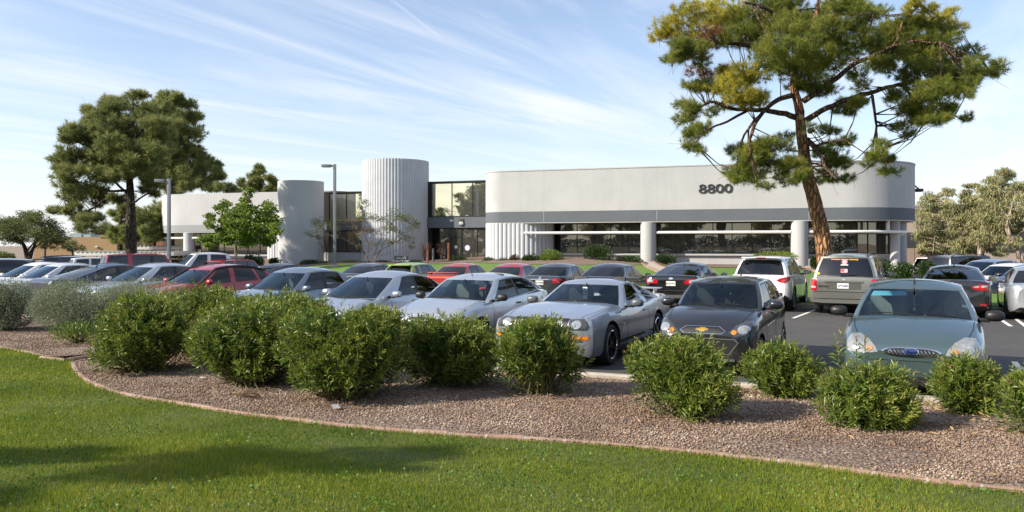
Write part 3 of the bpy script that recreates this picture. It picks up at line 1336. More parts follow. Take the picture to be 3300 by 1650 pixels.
def boolean_cut(me, cutter_me, solver='EXACT'):
    o = bpy.data.objects.new('t', me)
    c = bpy.data.objects.new('c', cutter_me)
    col.objects.link(o)
    col.objects.link(c)
    md = o.modifiers.new('b', 'BOOLEAN')
    md.operation = 'DIFFERENCE'
    md.object = c
    md.solver = solver
    dg = bpy.context.evaluated_depsgraph_get()
    dg.update()
    r = bpy.data.meshes.new_from_object(o.evaluated_get(dg))
    bpy.data.objects.remove(o)
    bpy.data.objects.remove(c)
    return r


WHEELS = {}


def wheel_meshes(r, w, rim_frac, spokes, rimmat, lip=None):
    k = (r, w, rim_frac, spokes, rimmat.name)
    if k in WHEELS:
        return WHEELS[k]
    rr = r * rim_frac
    t = MB()
    t.lathe([(rr, -w * .46), (rr + .02, -w * .5), (r * .93, -w * .5), (r * .985, -w * .42), (r, -w * .3), (r, w * .3), (r * .985, w * .42), (r * .93, w * .5), (rr + .02, w * .5), (rr, w * .46)], 32, 'Y', close=True)
    tm = t.mesh('tyre', RUBBER, 40)
    m = MB()
    # outer face is +y: barrel, lip and spokes
    m.lathe([(rr * .985, -w * .45), (rr * 1.0, w * .47), (rr * .95, w * .485), (rr * .90, w * .44), (rr * .88, w * .12), (0.02, w * .10)], 32, 'Y', mi=1)
    m.lathe([(rr * .905, w * .455), (rr * .96, w * .50), (rr * 1.01, w * .47), (rr * .97, w * .40)], 32, 'Y', mi=2, close=True)
    for s in range(spokes):
        a = 2 * math.pi * s / spokes
        c, sn = math.cos(a), math.sin(a)
        hw0, hw1 = rr * .17, rr * (.13 if spokes > 6 else .17)
        vs = []
        for (rad, h, y) in ((rr * .12, hw0, w * .40), (rr * .92, hw1, w * .45)):
            for sg in (-1, 1):
                for dy in (0, -.035):
                    vs.append((rad * c - sg * h * .5 * sn, y + dy, rad * sn + sg * h * .5 * c))
        m.add(vs, [(0, 4, 6, 2), (1, 3, 7, 5), (0, 1, 5, 4), (2, 6, 7, 3)][::1], 0)
    m.lathe([(rr * .20, w * .30), (rr * .19, w * .44), (rr * .12, w * .47)], 16, 'Y')
    rm = m.mesh('wheel', [rimmat, BLACK, lip or rimmat], 30)
    WHEELS[k] = (rm, tm)
    return WHEELS[k]


SEATS = {}


def seat_mesh(mt, wide=.46):
    k = (mt.name, wide)
    if k not in SEATS:
        b = MB()
        b.box(-.10, .06, -wide / 2, wide / 2, 0, .46, 0, .05)
        b.box(-.07, .05, -.125, .125, .51, .70, 1, .045)
        b.box(-.02, -.005, -.07, -.055, .44, .54, 2)
        b.box(-.02, -.005, .055, .07, .44, .54, 2)
        SEATS[k] = b.mesh('seat', [mt, CABIN, ALLOY], 40)
    return SEATS[k]


def car(name, label, cat, loc, heading, S, pm, group=None):
    """S: dictionary of dimensions; the car's own frame has +x forward, +y left, its front bumper at x = 0"""
    L, W, H = S['L'], S['W'], S['H']
    hw0 = W / 2
    glass_mode = S.get('glass', 'dark')
    root = empty(name, loc, 0, label, cat, group)
    hv = Vector(heading).normalized()
    root.rotation_euler = (0, 0, math.atan2(hv.y, hv.x))
    rw = S.get('rw', .32)
    fo, wb = S['fo'], S['wb']
    ax1, ax2 = fo, fo + wb
    belt = pchip(S['belt'])               # shoulder height along the car
    top = pchip(S['top'])                 # centre-line height (bonnet, deck)
    wsb, wst, rwt, rwb = S['gh']          # windscreen base/top, rear window top/base
    zb = pchip(S.get('bottom', [(0, .26), (.12, .20), (.6, .19), (L - .6, .20), (L - .12, .26), (L, .36)]))
    nose = S.get('nose', .60)
    tail = S.get('tail', .74)
    plan = pchip([(0, hw0 * nose), (.035, hw0 * (nose + .13)), (.10, hw0 * (nose + .235)), (.22, hw0 * .925), (.42, hw0 * .968), (.8, hw0 * .99), (L * .42, hw0), (L * .7, hw0), (L - .55, hw0 * .985), (L - .25, hw0 * .95), (L - .10, hw0 * (tail + .14)), (L - .03, hw0 * (tail + .06)), (L, hw0 * tail)])
    tumble = S.get('tumble', .94)

    doors = S['doors']                    # list of (t0, t1) along the side
    ts = sorted(set([0, .015, .035, .065, .10, .15, .22, .32, .44] + [round(x, 3) for x in np.linspace(.58, L - .58, 26)] + [wsb, wsb + .012, rwb - .02, rwb]
                    + [d for p in doors for d in p] + [L - .44, L - .32, L - .22, L - .15, L - .10, L - .06, L - .03, L]))
    ts = [t for i, t in enumerate(ts) if i == 0 or t - ts[i - 1] > .004]
    vs, fs, mi = [], [], []
    NP = 12
    tub0, tub1 = wsb + .006, rwb - .015
    for t in ts:
        hw, z0, zt, zs = plan(t), zb(t), top(t), min(belt(t), top(t) - .008)
        h = zs - z0
        sec = [(0, z0), (.72 * hw, z0), (.93 * hw, z0 + .015), (.978 * hw, z0 + .09), (.995 * hw, z0 + .30 * h), (1.0 * hw, z0 + .50 * h), (.992 * hw, z0 + .68 * h), (.972 * hw, z0 + .86 * h), (tumble * hw, zs - .012)]
        if tub0 < t < tub1:
            sec += [(.88 * hw, zs - .004), (.86 * hw, zs - .10), (.5 * hw, zs - .12)]
        else:
            sec += [(.86 * hw, zs + .55 * (zt - zs)), (.62 * hw, zs + .88 * (zt - zs)), (.30 * hw, zs + .985 * (zt - zs))]
        sec.append((0, zs - .12 if tub0 < t < tub1 else zt))
        n = len(sec)
        full = [(y, z) for y, z in sec] + [(-y, z) for y, z in sec[-2:0:-1]]
        vs += [(-t, y, z) for y, z in full]
    NS = len(full)
    for i in range(len(ts) - 1):
        for k in range(NS):
            k2 = (k + 1) % NS
            fs.append((i * NS + k, i * NS + k2, (i + 1) * NS + k2, (i + 1) * NS + k))
    fs.append(tuple(range(NS))[::-1])
    fs.append(tuple((len(ts) - 1) * NS + k for k in range(NS)))
    me = bpy.data.meshes.new('body')
    me.from_pydata(vs, [], fs)
    me.materials.append(pm)
    me.materials.append(BLACK)
    bmx = bmesh.new()
    bmx.from_mesh(me)
    bmesh.ops.recalc_face_normals(bmx, faces=bmx.faces[:])
    bmx.to_mesh(me)
    bvh = BVHTree.FromBMesh(bmx)
    bmx.free()
    # wheel arches
    cm = MB()
    ra = rw + S.get('gap', .055)
    for t in (ax1, ax2):
        for sg in (-1, 1):
            y0, y1 = sorted((sg * (hw0 - .36), sg * (hw0 + .1)))
            cm.lathe([(ra, y0), (ra, y1)], 36, 'Y', (-t, 0, rw + .015), 1)
    cme = cm.mesh('cut', [pm, BLACK], 0)
    b2 = bmesh.new()
    b2.from_mesh(cme)
    bmesh.ops.recalc_face_normals(b2, faces=b2.faces[:])
    b2.to_mesh(cme)
    b2.free()
    cut = boolean_cut(me, cme)
    if len(cut.polygons) > len(fs) * .7:
        me = cut

    # sort the faces into panels
    groups = {}
    lower_black = S.get('lower_black', 0)
    V = [v.co.copy() for v in me.vertices]
    hood1 = wsb - .03
    for p in me.polygons:
        c = p.center
        t, y, z = -c.x, abs(c.y), c.z
        hw, zs = plan(t), belt(t)
        key = 'body'
        m = 0 if p.material_index == 0 else 1
        if m == 0:
            if tub0 <= t <= tub1 and z < zs - .006 and y < .885 * hw and z > zs - .14:
                key, m = 'interior', 2
            elif z < zb(t) + .02:
                m = 1
            elif z < zb(t) + lower_black:
                m = 1
            elif .10 < t < hood1 and y < .86 * hw and z > zs - .03 and p.normal.z > .3:
                key = 'bonnet'
            elif t < ax1 - ra * .95 and z < S.get('fb', .62):
                key = 'front_bumper'
            elif t > ax2 + ra * .95 and z < S.get('rb', .66):
                key = 'rear_bumper'
            elif t > rwb + .02 and y < .80 * hw and z > S.get('rb', .66):
                key = 'boot_lid' if not S.get('hatch') else 'tailgate'
            else:
                for k, (d0, d1) in enumerate(doors):
                    if d0 <= t <= d1 and z > zb(t) + .10 and y > .5 * hw and z < zs + .02:
                        key = ('door', k, c.y > 0)
        groups.setdefault(key, []).append((tuple(p.vertices), m))

    def submesh(nm, faces, mats, parent=root, smooth=38):
        idx, vv, ff, mm = {}, [], [], []
        for f, m in faces:
            g = []
            for i in f:
                if i not in idx:
                    idx[i] = len(vv)
                    vv.append(V[i])
                g.append(idx[i])
            ff.append(g)
            mm.append(m)
        me2 = bpy.data.meshes.new(nm)
        me2.from_pydata(vv, [], ff)
        me2.polygons.foreach_set('material_index', mm)
        finish(me2, mats, smooth)
        return link(nm, me2, parent)

    parts = {}
    bm_ = S.get('bumper_mat', pm)
    for key, faces in groups.items():
        nm = key if isinstance(key, str) else key[0]
        parts[key] = submesh(nm, faces, [bm_ if nm.endswith('bumper') else pm, BLACK, S.get('cabin_mat', CABIN)])
    body = parts['body']

    # ---------------- greenhouse
    nj, nv = 7, 9
    bow, bowr = S.get('bow', .17), S.get('bowr', .14)
    wr = S.get('wr', .70) * hw0
    zr0 = H - S.get('crown', .075)
    tm = wst * .55 + rwt * .45

    def wbelt(t):
        return plan(t) * .905

    def zroof(t):
        a = (tm - t) / (tm - wst) if t < tm else (t - tm) / (rwt - tm)
        return zr0 - S.get('arch', .05) * a * a * (1.0 if t < tm else S.get('rarch', 1.3))

    def wroof(t):
        a = min(max((t - wst) / (rwt - wst), 0), 1)
        return wr * (1 - .05 * (2 * a - 1) ** 2 - S.get('rtaper', .04) * a)

    tcf, tcr = (wsb + bow, wst + .11), (rwb - bowr, rwt - .09)
    ribs = [tcf] + S['ribs'] + [tcr]                      # (t at belt, t at roof)
    kinds = S['kinds']                                    # between ribs: p paint, b black pillar, g glass (own pane per g)
    vr = [0, .035, .075, .28, .5, .72, .885, .93, 1.0]
    bulge = S.get('bulge', .022)

    def P_side(tb, tt, v):
        t = tb + (tt - tb) * v
        y = wbelt(tb) * (1 - v) + wroof(tt) * v + bulge * math.sin(math.pi * v)
        z0 = belt(tb) - .015
        z = z0 + (zroof(tt) - z0) * v
        return (-t, y, z)

    def P_end(n, v, front):
        a = abs(n)
        if front:
            tb, tt = wsb + bow * a ** 2.2, wst + .11 * a ** 2.2
            w0, w1 = wbelt(wsb + bow), wroof(wst + .11)
            zb0 = max(top(tb) - .02, belt(tb) - .015) * (1 - a ** 3) + (belt(wsb + bow) - .015) * a ** 3
            zt0 = zroof(wst + .11) + (.012 * (1 - a * a))
            t = tb + (tt - tb) * v - .03 * math.sin(math.pi * v) * (1 - a ** 4)
        else:
            tb, tt = rwb - bowr * a ** 2.2, rwt - .09 * a ** 2.2
            w0, w1 = wbelt(rwb - bowr), wroof(rwt - .09)
            zb0 = max(top(min(tb, L)) - .02, belt(min(tb, L)) - .015) * (1 - a ** 3) + (belt(rwb - bowr) - .015) * a ** 3
            zt0 = zroof(rwt - .09) + (.012 * (1 - a * a))
            t = tb + (tt - tb) * v + S.get('rbulge', .03) * math.sin(math.pi * v) * (1 - a ** 4)
        y = math.copysign((w0 * (1 - v) + w1 * v + bulge * math.sin(math.pi * v)) * a, n)
        return (-t, y, zb0 + (zt0 - zb0) * v)

    gp, wins = MB(), []
    ns = [-1, -.915, -.62, -.31, 0, .31, .62, .915, 1]

    def panel(cols, kind, mode, nm, v0=2, v1=6):
        """cols: list of columns of nv points"""
        paintq, blackq, glassq = [], [], []
        for i in range(len(cols) - 1):
            for k in range(nv - 1):
                q = (cols[i][k], cols[i + 1][k], cols[i + 1][k + 1], cols[i][k + 1])
                if kind == 'p':
                    paintq.append(q)
                elif kind == 'b':
                    (blackq if 1 <= k < 7 else paintq).append(q)
                else:
                    (glassq if v0 <= k < v1 else (blackq if k in (1, 6) else paintq)).append(q)
        for qs, m in ((paintq, 0), (blackq, 1)):
            for q in qs:
                gp.add(q, [(0, 1, 2, 3)], m)
        if glassq:
            wins.append((nm, glassq, mode))

    gm = {'clear': (CLEAR, SIDEGL), 'dark': (TINT, TINT), 'mid': (SIDEGL, TINT)}[glass_mode]
    wsg = S.get('wsglass', gm[0] if glass_mode != 'dark' else CLEAR)
    # windscreen and rear window
    for front, nm, gmat in ((True, 'windscreen', wsg), (False, 'rear_window', S.get('rwglass', gm[1] if glass_mode != 'clear' else SIDEGL))):
        cols = [[P_end(n, v, front) for v in vr] for n in ns]
        if not front:
            cols = cols[::-1]
        panel(cols[:2], 'p', None, None)
        panel(cols[1:-1], 'g', gmat, nm, *((2, 7) if front else S.get('rwv', (2, 6))))
        panel(cols[-2:], 'p', None, None)
    for sg in (1, -1):
        for i in range(len(ribs) - 1):
            a, b = ribs[i], ribs[i + 1]
            sub = 3
            cols = []
            for s in range(sub + 1):
                f = s / sub
                tb, tt = a[0] + (b[0] - a[0]) * f, a[1] + (b[1] - a[1]) * f
                cols.append([(p[0], sg * p[1], p[2]) for p in (P_side(tb, tt, v) for v in vr)])
            if sg < 0:
                cols = cols[::-1]
            panel(cols, kinds[i], gm[1], 'side_window')
    # roof
    nt_ = 12
    grid = []
    for n in ns:
        a = abs(n)
        t0, t1 = wst + .11 * a ** 2.2, rwt - .09 * a ** 2.2
        row = []
        for i in range(nt_ + 1):
            t = t0 + (t1 - t0) * i / nt_
            tt = min(max(t, wst + .11), rwt - .09)
            e = min(1, i / 2.5, (nt_ - i) / 2.5)
            cr = S.get('crown', .075) * (1 - a ** 2.4) * (e ** .6) + .012 * (1 - a * a) * (1 - e)
            row.append((-t, wroof(tt) * n, zroof(tt) + cr))
        grid.append(row)
    roof = MB()
    for j in range(len(ns) - 1):
        for i in range(nt_):
            roof.add((grid[j][i], grid[j + 1][i], grid[j + 1][i + 1], grid[j][i + 1]), [(0, 3, 2, 1)][::1], 0)

    def weld(mbx, nm, mats, parent, smooth=50):
        b = bmesh.new()
        me2 = bpy.data.meshes.new(nm)
        me2.from_pydata(mbx.v, [], mbx.f)
        me2.polygons.foreach_set('material_index', mbx.m)
        b.from_mesh(me2)
        bmesh.ops.remove_doubles(b, verts=b.verts[:], dist=.0008)
        b.to_mesh(me2)
        b.free()
        finish(me2, mats, smooth)
        return link(nm, me2, parent)

    rb_ = weld(roof, 'roof', [S.get('roof_mat', pm)], root, 180)
    weld(gp, 'pillars', [S.get('pillar_mat', pm), BLACK], root)
    for nm, qs, gmat in wins:
        m = MB()
        for q in qs:
            m.add(q, [(0, 1, 2, 3)])
        weld(m, nm, [gmat], root, 180)

    # ---------------- patches laid on the body
    def project(pt, d, off):
        r = bvh.ray_cast(Vector(pt), Vector(d))
        if r[0] is None:
            return None
        nrm = r[1] if r[1].dot(Vector(d)) < 0 else -r[1]
        return r[0] + nrm * off

    def patch(nm, poly, face, m, off=.006, mirror=False, parent=root, cuts=3, side=1, depth=.02, smooth=60):
        """poly in (y, z) for face front/rear, in (t, z) for left/right, in (t, y) for top"""
        objs = []
        for sg in ((1, -1) if mirror else (side,)):
            b = bmesh.new()
            vv = []
            for p in poly:
                q = (p[0] * sg, p[1]) if face in ('front', 'rear') else p
                vv.append(b.verts.new((q[0], q[1], 0)))
            try:
                f = b.faces.new(vv)
            except ValueError:
                b.free()
                continue
            bmesh.ops.triangulate(b, faces=[f])
            for _ in range(cuts):
                bmesh.ops.subdivide_edges(b, edges=[e for e in b.edges if e.calc_length() > .045], cuts=1)
                bmesh.ops.triangulate(b, faces=b.faces[:])
            ok = True
            d = {'front': (-1, 0, 0), 'rear': (1, 0, 0), 'side': (0, -sg, 0), 'top': (0, 0, -1)}[face]
            bound = [v for v in b.verts if v.is_boundary]
            for v in b.verts:
                x, y = v.co.x, v.co.y
                r = None
                for k_ in (1, .975, .95, .925, .90, .875, .85, .82):      # slide a corner that misses the body back onto it
                    o = {'front': (3, x * k_, y), 'rear': (-L - 3, x * k_, y), 'side': (-x, sg * 4, y), 'top': (-x, y * sg if mirror else y, 4)}[face]
                    r = project(o, d, off)
                    if r is not None:
                        break
                if r is None:
                    ok = False
                    break
                v.co = r
            if not ok:
                b.free()
                continue
            ex = bmesh.ops.extrude_edge_only(b, edges=[e for e in b.edges if e.is_boundary])
            for v in [g for g in ex['geom'] if isinstance(g, bmesh.types.BMVert)]:
                v.co += Vector(d) * depth
            bmesh.ops.recalc_face_normals(b, faces=b.faces[:])
            me2 = bpy.data.meshes.new(nm)
            b.to_mesh(me2)
            b.free()
            finish(me2, m, smooth)
            objs.append(link(nm, me2, parent))
        return objs

    def frame_on(face, y, z, roll=0, off=.01, sg=1):
        """matrix that stands things upright on the front or rear face"""
        d = (-1, 0, 0) if face == 'front' else (1, 0, 0)
        p = project((3 if face == 'front' else -L - 3, y, z), d, off)
        if p is None:
            p = Vector((0 if face == 'front' else -L, y, z))
        xa = Vector((0, 1, 0)) if face == 'front' else Vector((0, -1, 0))
        za = Vector((1, 0, 0)) if face == 'front' else Vector((-1, 0, 0))
        M = Matrix((xa, Vector((0, 0, 1)), za)).transposed().to_4x4()
        return Matrix.Translation(p) @ M

    def seam(pts, face, w=.012, nm='panel_seam', parent=root):
        m = MB()
        for sg in (1, -1):
            prev = None
            for (a, z) in dense(pts, .06, False):
                o = (-a, sg * 4, z) if face == 'side' else ((-a, z * sg, 4))
                d = (0, -sg, 0) if face == 'side' else (0, 0, -1)
                p = project(o, d, .0015)
                if p is not None and prev is not None and (p - prev).length < .3:
                    t = (p - prev).normalized()
                    s = t.cross(Vector(d)).normalized() * w / 2
                    m.add([prev - s, prev + s, p + s, p - s], [(0, 1, 2, 3)])
                prev = p
        if m.v:
            m.build(nm, BLACK, parent, 0)

    A = dict(root=root, patch=patch, project=project, frame_on=frame_on, seam=seam, parts=parts, S=S, belt=belt, top=top, plan=plan, P_side=P_side, P_end=P_end, zroof=zroof, pm=pm, rwb=rwb)

    # ---------------- wheels, handles, mirrors
    rm_, tm_ = wheel_meshes(rw, S.get('tw', .20), S.get('rimf', .66), S.get('spokes', 5), S.get('rim', ALLOY), S.get('lip'))
    for t in (ax1, ax2):
        for sg in (1, -1):
            w = link('wheel', rm_, root)
            w.location = (-t, sg * (hw0 - S.get('tw', .20) / 2 - .012), rw)
            w.rotation_euler = (0, random.uniform(0, 1.2), 0 if sg > 0 else math.pi)
            ty = link('tyre', tm_, w)
    for k, (d0, d1) in enumerate(doors):
        for sg in (1, -1):
            dk = parts.get(('door', k, sg > 0))
            if dk is None:
                continue
            hb = MB()
            t = d1 - .20
            z = belt(t) - .13
            p = project((-t, sg * 4, z), (0, -sg, 0), .012)
            if p is not None:
                hb.box(p.x - .09, p.x + .09, p.y - .014, p.y + .014, p.z - .018, p.z + .018, 0, .012)
                hb.build('handle', S.get('handle_mat', pm), dk)
    mm = S.get('mirror_mat', pm)
    mt_ = wsb + S.get('mir', .42)
    for sg in (1, -1):
        b = bmesh.new()
        bmesh.ops.create_uvsphere(b, u_segments=16, v_segments=10, radius=1)
        for v in b.verts:
            c = v.co
            s = (.085, .115, .072)
            e = .75
            c.x, c.y, c.z = [math.copysign(abs(q) ** e, q) * s[i] for i, q in enumerate((c.x, c.y, c.z))]
            if c.x < -.02:
                c.x = -.02
        m = MB()
        m.M = Matrix.Translation((-mt_, sg * (plan(mt_) + .115), belt(mt_) + .075))
        m.bm(b)
        m.M = None
        m.box(-mt_ - .015, -mt_ + .045, min(sg * plan(mt_) * .9, sg * (plan(mt_) + .06)), max(sg * plan(mt_) * .9, sg * (plan(mt_) + .06)), belt(mt_) - .01, belt(mt_) + .04, 1, .01)
        o = m.build('side_mirror', [mm, BLACK], root, 60)
        g = MB()
        mx = -mt_ - .0215
        yc, zc = sg * (plan(mt_) + .115), belt(mt_) + .075
        g.box(mx - .003, mx, yc - .092, yc + .092, zc - .055, zc + .055)
        g.build('mirror_glass', CHROME, o, 0)

    # ---------------- cabin
    if S.get('cabin', glass_mode == 'clear'):
        sm = S.get('seat_mat', SEAT_GREY)
        zf = belt(wst) - .12
        d = MB()
        ya = wbelt(wsb + .2) * .97
        d.box(-wsb - .62, -wsb - .10, -ya + .03, ya - .03, zf - .02, belt(wsb + .3) - .03, 0, .05)
        d.box(-wsb - .60, -wsb - .35, hw0 * .16, hw0 * .62, belt(wsb + .3) - .07, belt(wsb + .3) + .035, 0, .05)
        d.build('dashboard', CABIN, root)
        for sg in (1, -1):
            s = link('seat', seat_mesh(sm, .50), root)
            s.location = (-(wst + .48), sg * hw0 * .42, zf - .06)
            s.rotation_euler = (0, R(-14), 0)
        s = link('rear_seat', seat_mesh(sm, 1.12), root)
        s.location = (-(min(rwt, rwb - .55) - .30), 0, zf - .10)
        s.rotation_euler = (0, R(-18), 0)
        s.scale = (1, 1, .72)
        w = MB()
        w.lathe([(.185, -.013), (.195, 0), (.185, .013), (.172, .008), (.172, -.008)], 28, 'Z', close=True)
        w.box(-.17, .17, -.02, .02, -.012, .008)
        w.box(-.02, .02, -.17, 0, -.012, .008)
        w.lathe([(.05, -.03), (.055, .012), (.03, .02)], 16)
        wo = w.build('steering_wheel', CABIN, root)
        wo.location = (-(wsb + .80), hw0 * .42, belt(wst) + .015)
        wo.rotation_euler = (0, R(-66), 0)
        m = MB()
        c = P_end(0, .80, True)
        m.box(c[0] - .10, c[0] - .07, -.11, .11, c[2] - .035, c[2] + .035, 0, .014)
        m.tube([(c[0] - .08, 0, c[2]), (c[0] - .02, 0, c[2] + .07)], .012, 6)
        m.build('interior_mirror', CABIN, root)
    # wipers
    if S.get('wipers', True):
        for (y0, y1) in ((.05, -.52), (.60, .02)):
            w = MB()
            pts = []
            for s in range(7):
                f = s / 6
                n = (y0 + (y1 - y0) * f) / wbelt(wsb + .2)
                c = P_end(max(-.9, min(.9, n)), .02 + .075 * math.sin(f * 1.9), True)
                pts.append((c[0] + .018, c[1], c[2] + .018))
            w.tube(pts, [.009, .009, .008, .008, .007, .007, .005], 5)
            w.build('wiper', BLACK, root)
    # windscreen rubber, panel lines
    if S.get('seams', True):
        for d0, d1 in doors:
            seam([(d0, belt(d0) - .01), (d0, .30)], 'side')
            seam([(d1, belt(d1) - .01), (d1 - .02, .34)], 'side')
        seam([(.16, hw0 * .70), (.6, hw0 * .80), (wsb - .02, hw0 * .84)], 'top')
    return A


def plate(A, face, z, txt, tm=PLATETXT, y=0, sc_=1.0, fm=None):
    M = A['frame_on'](face, y, z)
    m = MB()
    m.box(-.155 * sc_, .155 * sc_, -.077 * sc_, .077 * sc_, -.01, .004, 0, .004)
    o = m.build('number_plate', fm or PLATE, A['root'], 0)
    o.matrix_local = M
    if txt:
        t = text_mesh('plate_lettering', txt, .088 * sc_, tm, .001, o, bold=.002)
        t.location = (0, -.006, .0055)
    return o


def rect(y0, y1, z0, z1):
    return [(y0, z0), (y1, z0), (y1, z1), (y0, z1)]


def oval(cy, cz, a, b, n=20):
    return [(cy + a * math.cos(2 * math.pi * k / n), cz + b * math.sin(2 * math.pi * k / n)) for k in range(n)]


def antenna(A, t, y, h=.35, lean=.25, zc=None):
    S = A['S']
    m = MB()
    z = zc if zc is not None else A['zroof'](t) + S.get('crown', .075) - .006
    m.tube([(-t, y, z), (-t - lean * .1, y, z + .03)], [.018, .008], 6)
    m.tube([(-t - lean * .1, y, z + .02), (-t - lean, y, z + h)], [.0045, .0025], 5)
    m.build('aerial', BLACK, A['root'])


def fin(A, t):
    S = A['S']
    z = A['zroof'](t) + S.get('crown', .075) - .01
    m = MB()
    m.add([(-t + .08, 0, z), (-t - .08, .028, z), (-t - .08, -.028, z), (-t - .085, 0, z + .075)], [(0, 1, 3), (0, 3, 2), (1, 2, 3), (0, 2, 1)])
    m.build('aerial', BLACK, A['root'])


def rails(A, t0, t1, y, h=.07, m=None):
    S = A['S']
    for sg in (1, -1):
        q = MB()
        pts = []
        for k in range(9):
            f = k / 8
            t = t0 + (t1 - t0) * f
            n = y / (A['S'].get('wr', .7) * S['W'] / 2)
            z = A['zroof'](t) + S.get('crown', .075) * (1 - abs(n) ** 2.4)
            pts.append((-t, sg * y, z + h * min(1, 6 * f, 6 * (1 - f)) - .005))
        q.tube(pts, .018, 6)
        q.build('roof_rail', m or BLACK, A['root'])


def spoiler(A, t, z, w, m, h=.10, chord=.22):
    q = MB()
    q.box(-t - chord * .5, -t + chord * .5, -w, w, z + h - .018, z + h + .014, 0, .012)
    for sg in (-1, 1):
        q.box(-t - .05, -t + .07, sg * w * .82 - .02, sg * w * .82 + .02, z - .03, z + h, 0, .008)
    q.build('spoiler', m, A['root'])


# ---------------- body shapes
def sedan(L=4.5, W=1.75, H=1.45, **k):
    s = L / 4.5
    d = dict(L=L, W=W, H=H, fo=.92 * s, wb=2.62 * s, rw=.32,
             belt=[(0, .60), (.12, .70), (.5, .80), (1.1, .90), (1.9, .92), (3.2, .955), (L - .5, .99), (L - .08, .95), (L, .86)],
             top=[(0, .62), (.06, .70), (.20, .775), (.6, .86), (1.2 * s, .955), (2, .97), (3.3, .99), (L - .75, 1.02), (L - .25, 1.03), (L - .06, .98), (L, .88)],
             gh=(1.18 * s, 1.95 * s, 3.25 * s, 3.92 * s),
             ribs=[(1.55 * s, 2.14 * s), (2.42 * s, 2.46 * s), (2.54 * s, 2.57 * s), (3.28 * s, 3.10 * s)],
             kinds='pgbgp', doors=[(1.38 * s, 2.47 * s), (2.49 * s, 3.36 * s)])
    d.update(k)
    return d


def hatch(L=4.1, W=1.70, H=1.45, **k):
    s = L / 4.1
    d = dict(L=L, W=W, H=H, fo=.84 * s, wb=2.55 * s, rw=.31, hatch=True,
             belt=[(0, .62), (.12, .72), (.5, .84), (1.0, .93), (1.8, .95), (3.0, 1.0), (L - .25, 1.02), (L - .05, .98), (L, .90)],
             top=[(0, .64), (.06, .72), (.20, .80), (.6, .90), (1.05 * s, .99), (2, 1.0), (3.2, 1.02), (L - .3, 1.045), (L - .06, 1.02), (L, .92)],
             gh=(1.02 * s, 1.72 * s, 3.55 * s, 4.0 * s),
             ribs=[(1.42 * s, 1.92 * s), (2.25 * s, 2.28 * s), (2.37 * s, 2.39 * s), (3.12 * s, 3.02 * s), (3.20 * s, 3.10 * s), (3.60 * s, 3.40 * s)],
             kinds='pgbgpgp', doors=[(1.28 * s, 2.30 * s), (2.32 * s, 3.16 * s)], tail=.80, bowr=.10, arch=.05)
    d.update(k)
    return d


def suv(L=4.7, W=1.85, H=1.72, **k):
    s = L / 4.7
    d = dict(L=L, W=W, H=H, fo=.90 * s, wb=2.75 * s, rw=.36, hatch=True, gap=.065,
             belt=[(0, .74), (.12, .86), (.5, .98), (1.1, 1.06), (1.9, 1.08), (3.2, 1.11), (L - .2, 1.12), (L - .04, 1.10), (L, 1.02)],
             top=[(0, .76), (.06, .86), (.20, .95), (.6, 1.03), (1.15 * s, 1.10), (2, 1.12), (3.2, 1.13), (L - .25, 1.145), (L - .04, 1.13), (L, 1.04)],
             gh=(1.18 * s, 1.78 * s, 4.30 * s, 4.60 * s),
             ribs=[(1.48 * s, 1.96 * s), (2.42 * s, 2.44 * s), (2.54 * s, 2.56 * s), (3.38 * s, 3.36 * s), (3.50 * s, 3.48 * s), (4.32 * s, 4.10 * s)],
             kinds='pgbgpgp', doors=[(1.38 * s, 2.47 * s), (2.49 * s, 3.44 * s)], bottom=[(0, .34), (.12, .28), (.6, .26), (L - .6, .28), (L - .12, .34), (L, .44)],
             tail=.84, nose=.66, bowr=.10, wr=.74, rbulge=.02, fb=.74, rb=.74, crown=.05, arch=.04, tumble=.955)
    d.update(k)
    return d
# ------------------------------------------------------------------ the parked vehicles
FRONTROW, REARROW = 'cars parked facing the oleander bed', 'cars parked nose-in at the building lawn'
FARROW = 'vehicles parked at the far side of the lot'
TOCAM = (-AX.x, -AX.y)
AWAY = (AX.x, AX.y)


def rot(v, deg):
    c, s = math.cos(R(deg)), math.sin(R(deg))
    return (v[0] * c - v[1] * s, v[0] * s + v[1] * c)


def front_at(px, Z):
    p = at(px, Z)
    return (p.x, p.y, float(lot_z(p.x, p.y)))


def rear_at(px, Z, L, heading=AWAY):
    """front-bumper origin of a car whose tail centre is seen in column px"""
    p = at(px, Z)
    h = Vector(heading).normalized()
    q = Vector((p.x, p.y)) + h * L
    return (q.x, q.y, float(lot_z(p.x, p.y)))


silver = paint('silver_paint', (.46, .49, .54), .7, .27)
silver2 = paint('bright_silver_paint', (.54, .57, .61), .65, .27)
white_p = paint('white_paint', (.74, .74, .75), 0, .3)
pearl = paint('pearl_paint', (.62, .63, .66), .2, .3)
teal = paint('grey_green_paint', (.105, .165, .17), .65, .30)
gunmetal = paint('gunmetal_paint', (.022, .024, .028), .4, .22)
bluegrey = paint('blue_grey_paint', (.17, .215, .27), .65, .30)
redp = paint('red_paint', (.36, .006, .010), .1, .25)
darkred = paint('dark_red_paint', (.36, .008, .018), .1, .25)
orangered = paint('orange_red_paint', (.36, .040, .016), .1, .25)
lime = paint('lime_paint', (.30, .42, .05), .05, .25)
blackp = paint('black_paint', (.006, .006, .007), .1, .18)
maroonblack = paint('maroon_black_paint', (.012, .004, .005), .2, .2)
charcoal = paint('charcoal_paint', (.030, .032, .038), .5, .22)
darkgrey = paint('dark_grey_paint', (.050, .053, .062), .5, .24)
olivegrey = paint('olive_grey_paint', (.20, .20, .18), .6, .32)
navy = paint('navy_paint', (.012, .018, .04), .3, .25)

